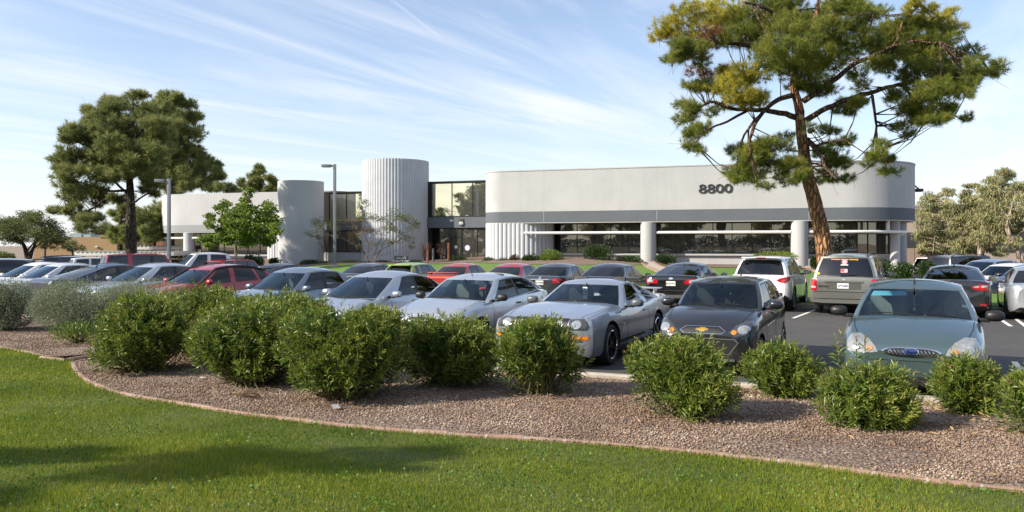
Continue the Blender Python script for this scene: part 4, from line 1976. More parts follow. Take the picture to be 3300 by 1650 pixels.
# --- grey-green sedan, nearest on the right -------------------------------------------------
A = car('parked_car', 'grey-green four-door sedan with an oval chrome grille and a tall roof aerial', 'car', front_at(2936, 10.2), rot(TOCAM, -1.0),
        sedan(4.44, 1.70, 1.46, glass='clear', mirror_mat=BLACK, handle_mat=BLACK, rwglass=CLEAR, wr=.72, nose=.66, bow=.2, arch=.06, cabin_mat=CABIN_TAN, seat_mat=mat('pale_seat_cloth', (.36, .38, .37), .95, noise=(60, .3)),
              belt=[(0, .62), (.12, .72), (.5, .83), (1.1, .93), (1.9, .95), (3.2, .985), (3.94, 1.02), (4.36, .98), (4.44, .88)],
              top=[(0, .66), (.06, .745), (.18, .81), (.55, .92), (1.05, 1.01), (2, 1.02), (3.3, 1.03), (3.7, 1.05), (4.2, 1.06), (4.38, 1.0), (4.44, .9)],
              gh=(1.08, 1.86, 3.15, 3.82)), teal, FRONTROW)
A['root'].scale = (1.05,) * 3
P, root = A['patch'], A['root']
hl = [(.40, .70), (.47, .775), (.58, .83), (.69, .825), (.745, .72), (.72, .625), (.52, .615), (.37, .635)]
for o in P('headlight', hl, 'front', mat('hazy_lens', (.27, .275, .27), .12, metal=.2, coat=1, noise=(9, .35)), .006, True):
    pass
gr = P('grille', [(y, .655 + .0 + (.052 if s > 0 else -.062) * max(0, 1 - (abs(y) / .335) ** 2.6) ** .6 + .0) for s, ys in ((1, np.linspace(-.335, .335, 15)), (-1, np.linspace(.30, -.30, 13))) for y in ys], 'front', CHROME, .010)
gi = P('grille_mesh', [(y, .652 + (.036 if s > 0 else -.046) * max(0, 1 - (abs(y) / .31) ** 2.6) ** .6) for s, ys in ((1, np.linspace(-.31, .31, 15)), (-1, np.linspace(.28, -.28, 13))) for y in ys], 'front', BLACK, .016)
gm_ = MB()
for k in range(-15, 16):
    for sg in (-1, 1):
        y0 = k * .042
        pts = []
        for q in range(5):
            y, z = y0 + sg * (q / 4 - .5) * .082, .606 + .082 * q / 4
            if abs(y) < .29 and abs(z - .647) < .040 * max(0, 1 - (abs(y) / .31) ** 2.6) ** .6:
                p = A['project']((3, y, z), (-1, 0, 0), .018)
                if p:
                    pts.append(p)
        if len(pts) > 1:
            gm_.tube(pts, .0045, 4)
if gm_.v and gi:
    gm_.build('grille_bars', CHROME, gi[0], 0)
bd = P('badge', oval(0, .653, .085, .036), 'front', CHROME, .026)
P('badge_face', oval(0, .653, .078, .030), 'front', mat('badge_blue', (.015, .03, .13), .2, coat=1), .030, parent=bd[0])
t = text_mesh('badge_lettering', 'Ford', .055, CHROME, .001, bd[0], .25)
t.matrix_local = A['frame_on']('front', 0, .653, 0, .033)
P('bumper_strip', rect(-.70, .70, .548, .562), 'front', teal, .012)
P('plate_recess', rect(-.27, .27, .40, .53), 'front', teal, .007)
P('lower_grille', rect(-.56, .56, .25, .355), 'front', BLACK, .006)
P('lower_grille_bar', rect(-.54, .54, .30, .315), 'front', CHROME, .012)
P('fog_lamp', oval(.60, .32, .06, .045), 'front', LENS, .01, True)
antenna(A, 2.0, 0, .62, .12)
for o, sg in zip([c for c in root.children if c.name.startswith('headlight')], (1, -1)):
    P('lamp_bowl', oval(.60, .715, .075, .062), 'front', LENS, .012, False, o, 3, sg)
    P('indicator', oval(.47, .675, .045, .030), 'front', mat('pale_amber', (.42, .24, .12), .2, coat=1), .012, False, o, 3, sg)
m = MB()                                               # hanging charm under the interior mirror
c = A['P_end'](0, .80, True)
m.tube([(c[0] - .07, 0, c[2] - .03), (c[0] - .07, .004, c[2] - .22)], .006, 5)
m.lathe([(.002, -.03), (.024, 0), (.002, .03)], 10, 'Z', (c[0] - .07, .004, c[2] - .24))
m.build('mirror_charm', mat('charm', (.45, .55, .42), .4), root)
sv = MB()
p = [A['P_end'](n, .86, True) for n in (-.85, -.15)]
q = [A['P_end'](n, .70, True) for n in (-.85, -.15)]
sv.add([(p[0][0] - .05, p[0][1], p[0][2]), (p[1][0] - .05, p[1][1], p[1][2]), (q[1][0] - .08, q[1][1], q[1][2]), (q[0][0] - .08, q[0][1], q[0][2])], [(0, 1, 2, 3)])
sv.build('sun_visor', mat('visor_blue', (.12, .38, .50), .6), root, 0)

# --- dark hatchback with a gold badge ---------------------------------------------------------
A = car('parked_car', 'dark gunmetal hatchback with a gold badge and large black grille, beside the silver coupe', 'car', front_at(2262, 12.45), TOCAM,
        hatch(3.64, 1.60, 1.50, glass='clear', rw=.29, fo=.72, wb=2.38, seat_mat=CABIN, wr=.74, nose=.66,
              gh=(.92, 1.52, 3.22, 3.52), bow=.22, crown=.06, rwglass=CLEAR,
              belt=[(0, .62), (.12, .74), (.5, .90), (1.0, .97), (1.6, 1.0), (2.6, 1.07), (3.4, 1.09), (3.6, 1.02), (3.64, .94)],
              top=[(0, .66), (.06, .76), (.20, .86), (.5, .97), (.92, 1.04), (2, 1.06), (2.9, 1.08), (3.4, 1.10), (3.6, 1.05), (3.64, .96)],
              ribs=[(1.30, 1.72), (2.02, 2.03), (2.12, 2.13), (2.72, 2.66), (2.80, 2.74), (3.16, 3.0)],
              doors=[(1.16, 2.07), (2.09, 2.78)]), gunmetal, FRONTROW)
P, root = A['patch'], A['root']
hlp = P('headlight', [(.395, .70), (.50, .80), (.64, .87), (.72, .865), (.715, .72), (.66, .665), (.50, .645)], 'front', SMOKED, .006, True)
for o, sg in zip(hlp, (1, -1)):
    P('lamp_bowl', oval(.615, .745, .085, .062), 'front', LENS, .012, False, o, 3, sg)
    P('indicator', oval(.485, .705, .040, .032), 'front', AMBER, .012, False, o, 3, sg)
P('upper_grille', [(-.36, .715), (-.26, .782), (.26, .782), (.36, .715), (.30, .672), (-.30, .672)], 'front', CHROME, .008)
g = P('grille_mesh', [(-.345, .716), (-.25, .772), (.25, .772), (.345, .716), (.29, .682), (-.29, .682)], 'front', BLACK, .013)
bt = P('badge', [(-.10, .745), (-.045, .745), (-.04, .760), (.055, .760), (.055, .745), (.10, .745), (.088, .712), (.04, .712), (.045, .697), (-.052, .697), (-.05, .712), (-.115, .712)], 'front', CHROME, .020)
P('badge_face', [(-.09, .740), (-.038, .740), (-.034, .754), (.048, .754), (.048, .740), (.088, .740), (.080, .717), (.033, .717), (.037, .703), (-.044, .703), (-.042, .717), (-.10, .717)], 'front', mat('badge_gold', (.62, .38, .06), .3, metal=.6), .024, parent=bt[0])
P('lower_grille', [(-.50, .61), (.50, .61), (.56, .55), (.42, .36), (-.42, .36), (-.56, .55)], 'front', ALLOY, .008)
P('grille_mesh', [(-.485, .60), (.485, .60), (.535, .55), (.405, .375), (-.405, .375), (-.535, .55)], 'front', BLACK, .013)
P('bumper_lip', rect(-.5, .5, .27, .30), 'front', ALLOY, .012)
P('fog_lamp', [(.58, .42), (.70, .44), (.70, .36), (.58, .32)], 'front', BLACK, .008, True)
fin(A, 3.05)

# --- silver coupe ---------------------------------------------------------------------------
BLK = mat('black_stripe', (.015, .015, .016), .5)
A = car('parked_car', 'silver two-door coupe with a rear spoiler, black side stripe and black wheels', 'car', front_at(1742, 13.25), TOCAM,
        sedan(4.76, 1.88, 1.40, glass='clear', rw=.345, tw=.235, rimf=.72, rim=BLACKRIM, lip=CHROME, spokes=5, fo=.94, wb=2.72, mirror_mat=mat('mirror_grey', (.09, .10, .11), .35, coat=.4),
              belt=[(0, .70), (.10, .80), (.5, .88), (1.2, .93), (2.0, .93), (3.0, .955), (3.7, 1.0), (4.3, 1.0), (4.68, .97), (4.76, .88)],
              top=[(0, .72), (.05, .81), (.14, .86), (.6, .935), (1.45, 1.02), (2.4, 1.02), (3.3, 1.02), (4.0, 1.045), (4.5, 1.05), (4.72, 1.0), (4.76, .9)],
              gh=(1.50, 2.22, 3.25, 4.12), bow=.20, wr=.66, nose=.72, tail=.80, crown=.055, arch=.05, seat_mat=CABIN, bulge=.012,
              ribs=[(1.92, 2.44), (2.90, 2.74), (3.02, 2.84), (3.16, 2.96), (3.58, 3.10)], kinds='pgppgp', doors=[(1.72, 3.02)],
              fb=.64, rb=.60), silver, FRONTROW)
P, root = A['patch'], A['root']
for o, sg in zip(P('headlight', [(.50, .73), (.50, .83), (.72, .845), (.80, .80), (.845, .71), (.80, .665), (.50, .665)], 'front', SMOKED, .006, True), (1, -1)):
    P('lamp_bowl', oval(.63, .75, .085, .065), 'front', LENS, .012, False, o, 3, sg)
P('grille', [(-.49, .84), (.49, .84), (.45, .645), (-.45, .645)], 'front', BLACK, .006)
P('fog_lamp', oval(.33, .745, .065, .065), 'front', LENS, .012, True)
P('indicator', [(.55, .555), (.83, .57), (.83, .515), (.55, .50)], 'front', AMBER, .008, True)
P('lower_grille', rect(-.52, .52, .30, .44), 'front', BLACK, .006)
st = P('side_stripe', [(1.30, .335), (3.25, .375), (3.25, .415), (1.30, .395)], 'side', BLK, .003, True)
P('sill_skirt', [(1.30, .215), (3.25, .225), (3.25, .315), (1.30, .30)], 'side', mat('skirt_grey', (.10, .10, .11), .5), .004, True)
t = text_mesh('stripe_lettering', 'MUSTANG', .062, silver, .001, st[0], bold=.002)
p = A['project']((-2.9, 4, .385), (0, -1, 0), .006)
t.matrix_local = Matrix.Translation(p) @ Matrix(((-1, 0, 0, 0), (0, 0, 1, 0), (0, 1, 0, 0), (0, 0, 0, 1)))
em = MB()                                              # running-horse fender emblem kept as a plain chrome flash
p = A['project']((-1.52, 4, .66), (0, -1, 0), .006)
em.add([(p.x + .06, p.y, p.z + .01), (p.x + .02, p.y, p.z + .035), (p.x - .02, p.y, p.z + .03), (p.x - .07, p.y, p.z), (p.x - .02, p.y, p.z - .005), (p.x + .01, p.y, p.z - .03)], [(0, 1, 2, 3, 4, 5)])
em.build('fender_emblem', CHROME, root, 0)
spoiler(A, 4.55, 1.02, .72, silver, .12, .24)
tg = MB()
c = A['P_end'](-.02, .62, True)
tg.box(c[0] - .085, c[0] - .082, -.045, .045, c[2] - .17, c[2] + .06)
to = tg.build('mirror_hang_tag', mat('tag_white', (.75, .80, .74), .6), root, 0)
t = text_mesh('tag_lettering', 'TA\nPD\n031', .05, PLATEGRN, .0008, to)
t.matrix_local = Matrix.Translation((c[0] - .080, 0, c[2] - .03)) @ Matrix(((0, 0, 1, 0), (1, 0, 0, 0), (0, 1, 0, 0), (0, 0, 0, 1)))

# --- silver three-door hatchback --------------------------------------------------------------
A = car('parked_car', 'silver three-door hatchback with black mirrors and a short front roof aerial', 'car', front_at(1355, 14.9), TOCAM,
        hatch(4.17, 1.70, 1.46, glass='clear', mirror_mat=BLACK, handle_mat=BLACK, seat_mat=SEAT_GREY, wr=.72, bow=.2,
              gh=(1.05, 1.80, 3.40, 4.0), ribs=[(1.46, 2.02), (2.52, 2.44), (2.62, 2.53), (3.55, 3.25)], kinds='pgbgp', doors=[(1.36, 2.66)],
              belt=[(0, .62), (.12, .72), (.5, .83), (1.1, .93), (1.9, .95), (3.0, 1.02), (3.9, 1.08), (4.12, 1.0), (4.17, .9)]), silver2, FRONTROW)
P, root = A['patch'], A['root']
P('headlight', [(.36, .69), (.46, .80), (.60, .855), (.72, .84), (.76, .72), (.70, .62), (.50, .615)], 'front', LENS, .006, True)
P('indicator', [(.42, .60), (.70, .60), (.70, .57), (.44, .56)], 'front', AMBER, .008, True)
P('grille', oval(0, .655, .32, .055), 'front', CHROME, .008)
P('grille_mesh', oval(0, .655, .30, .042), 'front', BLACK, .014)
P('lower_grille', rect(-.5, .5, .26, .38), 'front', BLACK, .006)
for sg in (1, -1):                                     # tall tail lamps running up the rear pillars
    m = MB()
    for v0, v1 in ((.16, .5), (.5, .92)):
        a, b = A['P_side'](3.80, 3.36, v0), A['P_side'](3.80, 3.36, v1)
        c_, d_ = A['P_side'](3.69, 3.27, v1), A['P_side'](3.69, 3.27, v0)
        m.add([(q[0], sg * (q[1] + .006), q[2]) for q in (a, b, c_, d_)], [(0, 1, 2, 3)])
    m.build('taillight', RED, root, 0)
P('side_moulding', [(1.5, .52), (2.6, .53), (2.6, .565), (1.5, .555)], 'side', BLACK, .008, True)
antenna(A, 1.95, 0, .2, -.14)

# --- silver sedan with raked windscreen --------------------------------------------------------
A = car('parked_car', 'silver sedan with a long raked windscreen and silver door mirrors', 'car', front_at(1022, 16.5), rot(TOCAM, -1.5),
        sedan(4.49, 1.75, 1.46, glass='clear', wr=.70, bow=.24, gh=(.80, 1.82, 3.15, 3.95), mir=.62, arch=.06, crown=.08,
              ribs=[(1.62, 2.12), (2.42, 2.42), (2.54, 2.53), (3.30, 3.06), (3.36, 3.11), (3.62, 3.18)], kinds='pgbgbgp', doors=[(1.42, 2.47), (2.49, 3.40)], seat_mat=CABIN), silver, FRONTROW)
A['patch']('headlight', [(.34, .68), (.46, .76), (.70, .82), (.78, .76), (.70, .66)], 'front', LENS, .006, True)
A['patch']('grille', rect(-.36, .36, .60, .70), 'front', BLACK, .006)
m = MB()
c = A['P_end'](0, .78, True)
m.tube([(c[0] - .09, 0, c[2] - .03), (c[0] - .10, .01, c[2] - .14), (c[0] - .09, 0, c[2] - .22)], [.012, .03, .006], 6)
m.build('mirror_charm', mat('charm_white', (.6, .65, .66), .5), A['root'])

# --- blue-grey sedan -----------------------------------------------------------------------------
A = car('parked_car', 'blue-grey sedan half hidden by the wide oleander hedge', 'car', front_at(728, 18.6), rot(TOCAM, -3),
        sedan(4.5, 1.76, 1.48, glass='clear', wr=.72, bow=.2, crown=.085), bluegrey, FRONTROW)
A['patch']('headlight', [(.36, .66), (.50, .76), (.72, .80), (.78, .72), (.70, .64)], 'front', LENS, .006, True)
A['patch']('grille', rect(-.3, .3, .60, .70), 'front', BLACK, .006)

# --- red crossover with a dark roof edge ------------------------------------------------------
A = car('parked_car', 'dark red crossover hatchback with black roof edges and a rear roof spoiler', 'car', front_at(430, 21.3), rot(TOCAM, -7),
        hatch(4.41, 1.80, 1.49, glass='clear', wr=.70, rw=.34, crown=.07, arch=.09, rarch=1.6, bow=.2, pillar_mat=redp,
              gh=(1.20, 1.95, 3.85, 4.32), ribs=[(1.62, 2.16), (2.46, 2.50), (2.62, 2.65), (3.42, 3.28), (3.52, 3.37), (3.98, 3.68)],
              kinds='pgpgpgp', doors=[(1.42, 2.52), (2.54, 3.46)]), redp, FRONTROW)
for sg in (1, -1):
    m = MB()
    pts = [A['P_side'](1.37 + (4.2 - 1.37) * .0, 2.06, v) for v in (.05, .3, .6, .85)] + [(-t, A['P_side'](t, t, 1)[1] + .0, A['zroof'](t) + .012) for t in np.linspace(2.1, 3.85, 12)]
    pts = [(p[0], sg * (p[1] + .004), p[2]) for p in pts]
    m.tube(pts, .035, 6)
    m.build('roof_moulding', BLACK, A['root'])
m = MB()
m.box(-4.12, -3.78, -.56, .56, A['zroof'](3.8) + .02, A['zroof'](3.8) + .06, 0, .018)
m.build('spoiler', BLACK, A['root'])
A['patch']('headlight', [(.42, .72), (.70, .82), (.80, .74), (.70, .66)], 'front', LENS, .006, True)

# --- silver, black and two pale sedans behind the sage bushes ---------------------------------
car('parked_car', 'silver sedan with a blue-lit windscreen behind the sage bushes', 'car', front_at(258, 23.6), rot(TOCAM, -8),
    sedan(4.7, 1.80, 1.48, wr=.70, bow=.22, gh=(1.0, 1.95, 3.3, 4.1)), silver2, FRONTROW)
A = car('parked_car', 'black fastback sedan backed in with a fin aerial on its roof', 'car', (0, 0, 0), rot(AWAY, -8),
        sedan(4.8, 1.82, 1.47, gh=(1.2, 2.0, 3.1, 4.35), rwglass=TINT, crown=.08, arch=.06), navy, FRONTROW)
h = Vector(rot(AWAY, -8))
p = at(125, 24.8)
A['root'].location = (p.x + h.x * 4.8, p.y + h.y * 4.8, float(lot_z(p.x, p.y)))
fin(A, 3.0)
car('parked_car', 'pale silver sedan second from the left edge behind the sage bushes', 'car', front_at(-28, 27.6), rot(TOCAM, -9),
    sedan(4.7, 1.80, 1.47, wr=.70, bow=.22, gh=(1.0, 1.95, 3.3, 4.1)), pearl, FRONTROW)
car('parked_car', 'white sedan at the left edge with only its windscreen and roof showing', 'car', front_at(-90, 30.0), rot(TOCAM, -9),
    sedan(4.7, 1.80, 1.49, wr=.70, bow=.22, gh=(1.0, 1.95, 3.3, 4.1)), white_p, FRONTROW)

# --- rear row, from right to left -----------------------------------------------------------------
# grey minivan
A = car('parked_minivan', 'grey-green minivan with stickers on its dark rear window', 'minivan', rear_at(2742, 22.9, 4.93), rot(AWAY, -2.2),
        suv(4.93, 1.89, 1.80, wr=.74, rw=.335, gh=(1.1, 1.85, 4.62, 4.86), cabin=False,
            ribs=[(1.6, 2.1), (2.5, 2.5), (2.6, 2.6), (3.6, 3.6), (3.7, 3.7), (4.6, 4.45)], doors=[(1.4, 2.55), (2.57, 3.68)],
            belt=[(0, .70), (.12, .82), (.5, .93), (1.1, 1.02), (1.9, 1.05), (3.2, 1.08), (4.75, 1.10), (4.90, 1.08), (4.93, 1.0)],
            bottom=[(0, .30), (.12, .24), (.6, .22), (4.3, .24), (4.8, .33), (4.93, .36)], tail=.88), olivegrey, REARROW)
P, root = A['patch'], A['root']
tl = P('taillight', rect(.74, .89, .72, 1.05), 'rear', RED, .008, True)
for o, sg in zip(tl, (1, -1)):
    P('reversing_lamp', rect(.76, .88, .79, .85), 'rear', WHITELENS, .013, False, o, 3, sg)
P('garnish', rect(-.52, .52, .965, 1.005), 'rear', olivegrey, .022)
P('plate_recess', rect(-.46, .46, .77, .95), 'rear', mat('recess_grey', (.07, .07, .065), .5), .006)
plate(A, 'rear', .865, 'A*Y680', y=.02)
P('bumper_step', rect(-.84, .84, .50, .68), 'rear', olivegrey, .035, depth=.05)
P('bumper_gap', rect(-.82, .82, .685, .70), 'rear', BLACK, .006)
t = text_mesh('model_lettering', 'SEDONA', .075, CHROME, .001, root, bold=.002)
t.matrix_local = A['frame_on']('rear', .55, .84, 0, .008)
P('badge', oval(0, 1.055, .06, .028), 'rear', CHROME, .008)
st = MB()


def on_rear(A, n, v, off=.012):
    p = Vector(A['P_end'](n, v, False))
    return p + Vector((-off, 0, off * .3))


def rear_frame(A, n, v, off=.014):
    p0_, p1_ = Vector(A['P_end'](n, v - .06, False)), Vector(A['P_end'](n, v + .06, False))
    up = (p1_ - p0_).normalized()
    xa = Vector((0, -1, 0))
    za = xa.cross(up)
    p = Vector(A['P_end'](n, v, False)) + za * off
    return Matrix.Translation(p) @ Matrix((xa, up, za)).transposed().to_4x4()


t = text_mesh('window_lettering', 'Northern Arizona University', .062, mat('yellow_letter', (.75, .38, .02), .6), .001, root, bold=.002)
t.matrix_local = rear_frame(A, .0, .84)
for nm, n, v, prof, mt in (('sticker', .0, .72, 'c', mat('sticker_white', (.72, .70, .68), .6)), ('sticker', .0, .58, 'r', mat('sticker_silver', (.45, .45, .42), .5)),
                           ('sticker', .0, .30, 'q', mat('sticker_pink', (.62, .36, .40), .6)), ('sticker', .86, .17, 's', mat('sticker_yellow', (.70, .45, .03), .6))):
    m = MB()
    if prof == 'c':
        m.lathe([(.075, 0), (.075, .002)], 20)
        m.lathe([(.052, .0022), (.068, .0022), (.068, .0045), (.052, .0045)], 20, mi=1, close=True)
        m.box(-.045, .045, -.01, .01, .0022, .0045, 1)
    elif prof == 'r':
        m.box(-.10, .10, -.022, .022, 0, .002)
    elif prof == 'q':
        m.box(-.09, .09, -.055, .055, 0, .002)
        m.box(-.08, .0, -.03, .045, .0022, .004, 1)
    else:
        m.lathe([(.04, 0), (.04, .002)], 8)
    o = m.build(nm, [mt, mat('sticker_red', (.5, .03, .03), .6)], root, 0)
    o.matrix_local = rear_frame(A, n, v)
m = MB()
c0, c1 = on_rear(A, .08, .06, .03), on_rear(A, -.42, .10, .03)
m.tube([c0, c1], [.012, .007], 5)
m.lathe([(.03, -.02), (.03, .02)], 10, 'X', tuple(c0))
m.build('rear_wiper', BLACK, root)
rails(A, 2.2, 4.5, .58, .05)

# white crossover
A = car('parked_crossover', 'white compact crossover with dark rear glass and angular red tail lamps', 'crossover', rear_at(2452, 24.6, 4.63), rot(AWAY, -.8),
        suv(4.63, 1.84, 1.71, wr=.72, rw=.355, gh=(1.15, 1.85, 4.12, 4.5), pillar_mat=white_p, crown=.05,
            ribs=[(1.55, 2.08), (2.42, 2.45), (2.54, 2.57), (3.38, 3.3), (3.46, 3.38), (4.05, 3.75)], mirror_mat=BLACK, lower_black=.10), white_p, REARROW)
P, root = A['patch'], A['root']
P('taillight', [(.52, .98), (.66, 1.05), (.90, 1.09), (.90, .98), (.78, .90), (.62, .92)], 'rear', RED, .008, True)
P('lamp_insert', [(.66, .97), (.82, 1.01), (.80, .95), (.70, .93)], 'rear', PINKRED, .014, True)
P('bumper_panel', rect(-.7, .7, .46, .60), 'rear', BLACK, .01)
plate(A, 'rear', .86, '', y=0)
m = MB()
m.box(-4.28, -3.98, -.60, .60, A['zroof'](4.0) + .03, A['zroof'](4.0) + .065, 0, .015)
m.box(-4.285, -4.275, -.14, .14, A['zroof'](4.0) + .034, A['zroof'](4.0) + .055, 1)
m.build('spoiler', [white_p, RED], root)
m = MB()
c0, c1 = on_rear(A, .0, .08, .03), on_rear(A, -.45, .12, .03)
m.tube([c0, c1], [.014, .008], 5)
m.build('rear_wiper', BLACK, root)

# black sedan with wide red-and-white tail lamps
A = car('parked_car', 'glossy black sedan showing red and clear tail lamps and a white number plate', 'car', rear_at(2162, 26.0, 4.87), AWAY,
        sedan(4.87, 1.85, 1.48, gh=(1.25, 2.1, 3.35, 4.42), crown=.08, arch=.06, rw=.34, wr=.68, tail=.80,
              ribs=[(1.75, 2.3), (2.6, 2.62), (2.72, 2.74), (3.55, 3.25), (3.61, 3.3), (3.95, 3.4)], kinds='pgbgbgp', doors=[(1.55, 2.65), (2.67, 3.6)],
              belt=[(0, .62), (.12, .72), (.5, .82), (1.1, .93), (1.9, .96), (3.2, 1.0), (4.4, 1.06), (4.8, 1.04), (4.87, .93)],
              top=[(0, .64), (.06, .72), (.2, .8), (.6, .9), (1.25, 1.0), (2, 1.01), (3.3, 1.04), (4.3, 1.09), (4.7, 1.105), (4.83, 1.06), (4.87, .95)]), blackp, REARROW)
P, root = A['patch'], A['root']
tl = P('taillight', [(.44, .83), (.44, .92), (.70, .99), (.86, 1.0), (.88, .90), (.80, .82), (.60, .82)], 'rear', RED, .008, True)
for o, sg in zip(tl, (1, -1)):
    P('reversing_lamp', [(.60, .86), (.60, .93), (.78, .96), (.80, .88)], 'rear', WHITELENS, .014, False, o, 3, sg)
P('badge', oval(0, .99, .075, .032), 'rear', CHROME, .012)
plate(A, 'rear', .83, 'BTJ1971', PLATEGRN)
P('bumper_panel', rect(-.62, .62, .34, .46), 'rear', mat('grey_plastic', (.06, .06, .062), .6), .008)
P('bumper_trim', rect(-.6, .6, .60, .615), 'rear', CHROME, .008)
antenna(A, 3.2, 0, .22, .12)

# maroon-black sedan
A = car('parked_car', 'near-black maroon sedan with bright window trim in front of the drain channel', 'car', rear_at(1905, 27.6, 4.8), rot(AWAY, 1.5),
        sedan(4.8, 1.82, 1.46, gh=(1.3, 2.1, 3.5, 4.25), crown=.08, rw=.33), maroonblack, REARROW)
A['patch']('taillight', rect(.5, .86, .80, .94), 'rear', RED, .008, True)
plate(A, 'rear', .78, '')
for sg in (1, -1):
    m = MB()
    pts = [A['P_side'](1.45, 2.2, .05)] + [A['P_side'](t, t, .04) for t in np.linspace(1.6, 3.6, 8)] + [A['P_side'](3.72, 3.3, v) for v in (.3, .6, .9)]
    m.tube([(p[0], sg * (p[1] + .006), p[2]) for p in pts], .012, 5)
    m.build('window_trim', CHROME, A['root'])
# dark grey sedan with chrome window trim
A = car('parked_car', 'dark silver sedan with pale rear glass, chrome boot strip and number plate', 'car', rear_at(1722, 29.2, 4.75), rot(AWAY, 2.5),
        sedan(4.75, 1.80, 1.46, gh=(1.3, 2.1, 3.45, 4.2), crown=.08, rw=.33, rwglass=SIDEGL, glass='mid', cabin=True), darkgrey, REARROW)
A['patch']('boot_strip', rect(-.36, .36, .88, .905), 'rear', CHROME, .012)
plate(A, 'rear', .78, 'BKW6085', PLATEGRN)
A['patch']('badge', oval(0, .96, .05, .05), 'rear', CHROME, .01)
A['patch']('taillight', rect(.52, .86, .78, .93), 'rear', RED, .008, True)
for sg in (1, -1):
    m = MB()
    pts = [A['P_side'](t, t, .04) for t in np.linspace(1.7, 3.6, 8)] + [A['P_side'](3.62, 3.24, v) for v in (.2, .5, .8, .95)] + [A['P_side'](2.2 + .9 * f, 2.2 + .9 * f, .95) for f in (1, .5, 0)]
    m.tube([(p[0], sg * (p[1] + .006), p[2]) for p in pts], .014, 5)
    m.build('window_trim', CHROME, A['root'])
# red sedan, orange-red sedan, lime hatch, dark grey sedan
A = car('parked_car', 'dark crimson sedan with a dark rear window between the orange-red and dark silver sedans', 'car', rear_at(1575, 31.0, 4.6), rot(AWAY, 3),
        sedan(4.6, 1.76, 1.45, crown=.08), darkred, REARROW)
A['patch']('taillight', rect(.5, .84, .78, .92), 'rear', RED, .008, True)
A = car('parked_car', 'bright orange-red sedan with a boot spoiler behind the silver hatchback', 'car', rear_at(1398, 32.4, 4.5), rot(AWAY, 4),
        sedan(4.5, 1.74, 1.46, crown=.08), orangered, REARROW)
A['patch']('taillight', rect(.5, .84, .78, .92), 'rear', RED, .008, True)
spoiler(A, 4.3, 1.03, .66, orangered, .07, .2)
A = car('parked_car', 'lime green hatchback with red tail lamps high on its rear pillars', 'car', rear_at(1247, 33.8, 4.07), rot(AWAY, 5),
        hatch(4.07, 1.72, 1.50, crown=.08, arch=.06, gh=(1.0, 1.75, 3.6, 3.98)), lime, REARROW)
A['patch']('taillight', rect(.56, .84, .86, 1.0), 'rear', RED, .008, True)
for sg in (1, -1):
    m = MB()
    q = [A['P_side'](tb, tt, v) for tb, tt, v in ((3.80, 3.50, .1), (3.62, 3.36, .1), (3.80, 3.50, .62))]
    m.add([(p[0], sg * (p[1] + .008), p[2]) for p in q], [(0, 1, 2)])
    m.build('pillar_lamp', RED, A['root'], 0)
m = MB()
m.box(-3.72, -3.45, -.52, .52, A['zroof'](3.5) + .02, A['zroof'](3.5) + .05, 0, .015)
m.build('spoiler', lime, A['root'])
car('parked_car', 'dark grey older sedan directly behind the lamp post', 'car', rear_at(1085, 35.2, 4.7), rot(AWAY, 6),
    sedan(4.7, 1.76, 1.45, crown=.08), darkgrey, REARROW)
A = car('parked_car', 'dark blue-grey sedan left of the lamp post below the plain round wall', 'car', rear_at(788, 36.6, 4.7), rot(AWAY, 6),
        sedan(4.7, 1.78, 1.45, crown=.08), charcoal, REARROW)
antenna(A, 3.3, 0, .12, .08)
A = car('parked_crossover', 'bright red crossover with black roof rails in front of the white pickup', 'crossover', rear_at(640, 38.0, 4.4), rot(AWAY, 6),
        suv(4.4, 1.8, 1.66, crown=.05, wr=.72), paint('bright_red_paint', (.40, .012, .018), .2, .28), REARROW)
rails(A, 1.9, 4.0, .58, .06)

# charcoal sedan right of the minivan
A = car('parked_car', 'charcoal sedan with pointed red tail lamps right of the minivan', 'car', rear_at(3098, 21.9, 4.92), rot(AWAY, -2),
        sedan(4.92, 1.85, 1.46, gh=(1.25, 2.1, 3.4, 4.5), crown=.085, arch=.06, rw=.34, wr=.70, tail=.80,
              ribs=[(1.75, 2.3), (2.6, 2.62), (2.72, 2.74), (3.6, 3.3), (3.66, 3.35), (4.0, 3.45)], kinds='pgbgbgp', doors=[(1.55, 2.65), (2.67, 3.6)],
              belt=[(0, .62), (.12, .72), (.5, .82), (1.1, .93), (1.9, .96), (3.2, 1.0), (4.4, 1.04), (4.85, 1.02), (4.92, .91)],
              top=[(0, .64), (.06, .72), (.2, .8), (.6, .9), (1.25, 1.0), (2, 1.01), (3.3, 1.04), (4.3, 1.07), (4.75, 1.085), (4.88, 1.04), (4.92, .93)]), charcoal, REARROW)
P, root = A['patch'], A['root']
tl = P('taillight', [(.40, .90), (.50, .82), (.82, .81), (.90, .90), (.84, .97), (.62, .96)], 'rear', RED, .008, True)
for o, sg in zip(tl, (1, -1)):
    P('reversing_lamp', [(.64, .88), (.66, .935), (.80, .94), (.80, .90)], 'rear', WHITELENS, .014, False, o, 3, sg)
    P('reversing_lamp', [(.45, .89), (.50, .92), (.60, .92), (.58, .88)], 'rear', WHITELENS, .014, False, o, 3, sg)
plate(A, 'rear', .80, 'CDH5870', PLATEGRN)
P('badge', [(-.08, .94), (.08, .94), (.07, .965), (-.07, .965)], 'rear', mat('badge_gold', (.62, .38, .06), .3, metal=.6), .012)
P('bumper_panel', [(-.75, .38), (.75, .38), (.60, .28), (-.60, .28)], 'rear', BLACK, .008)
P('reflector', rect(.62, .78, .40, .44), 'rear', RED, .012, True)
fin(A, 3.1)
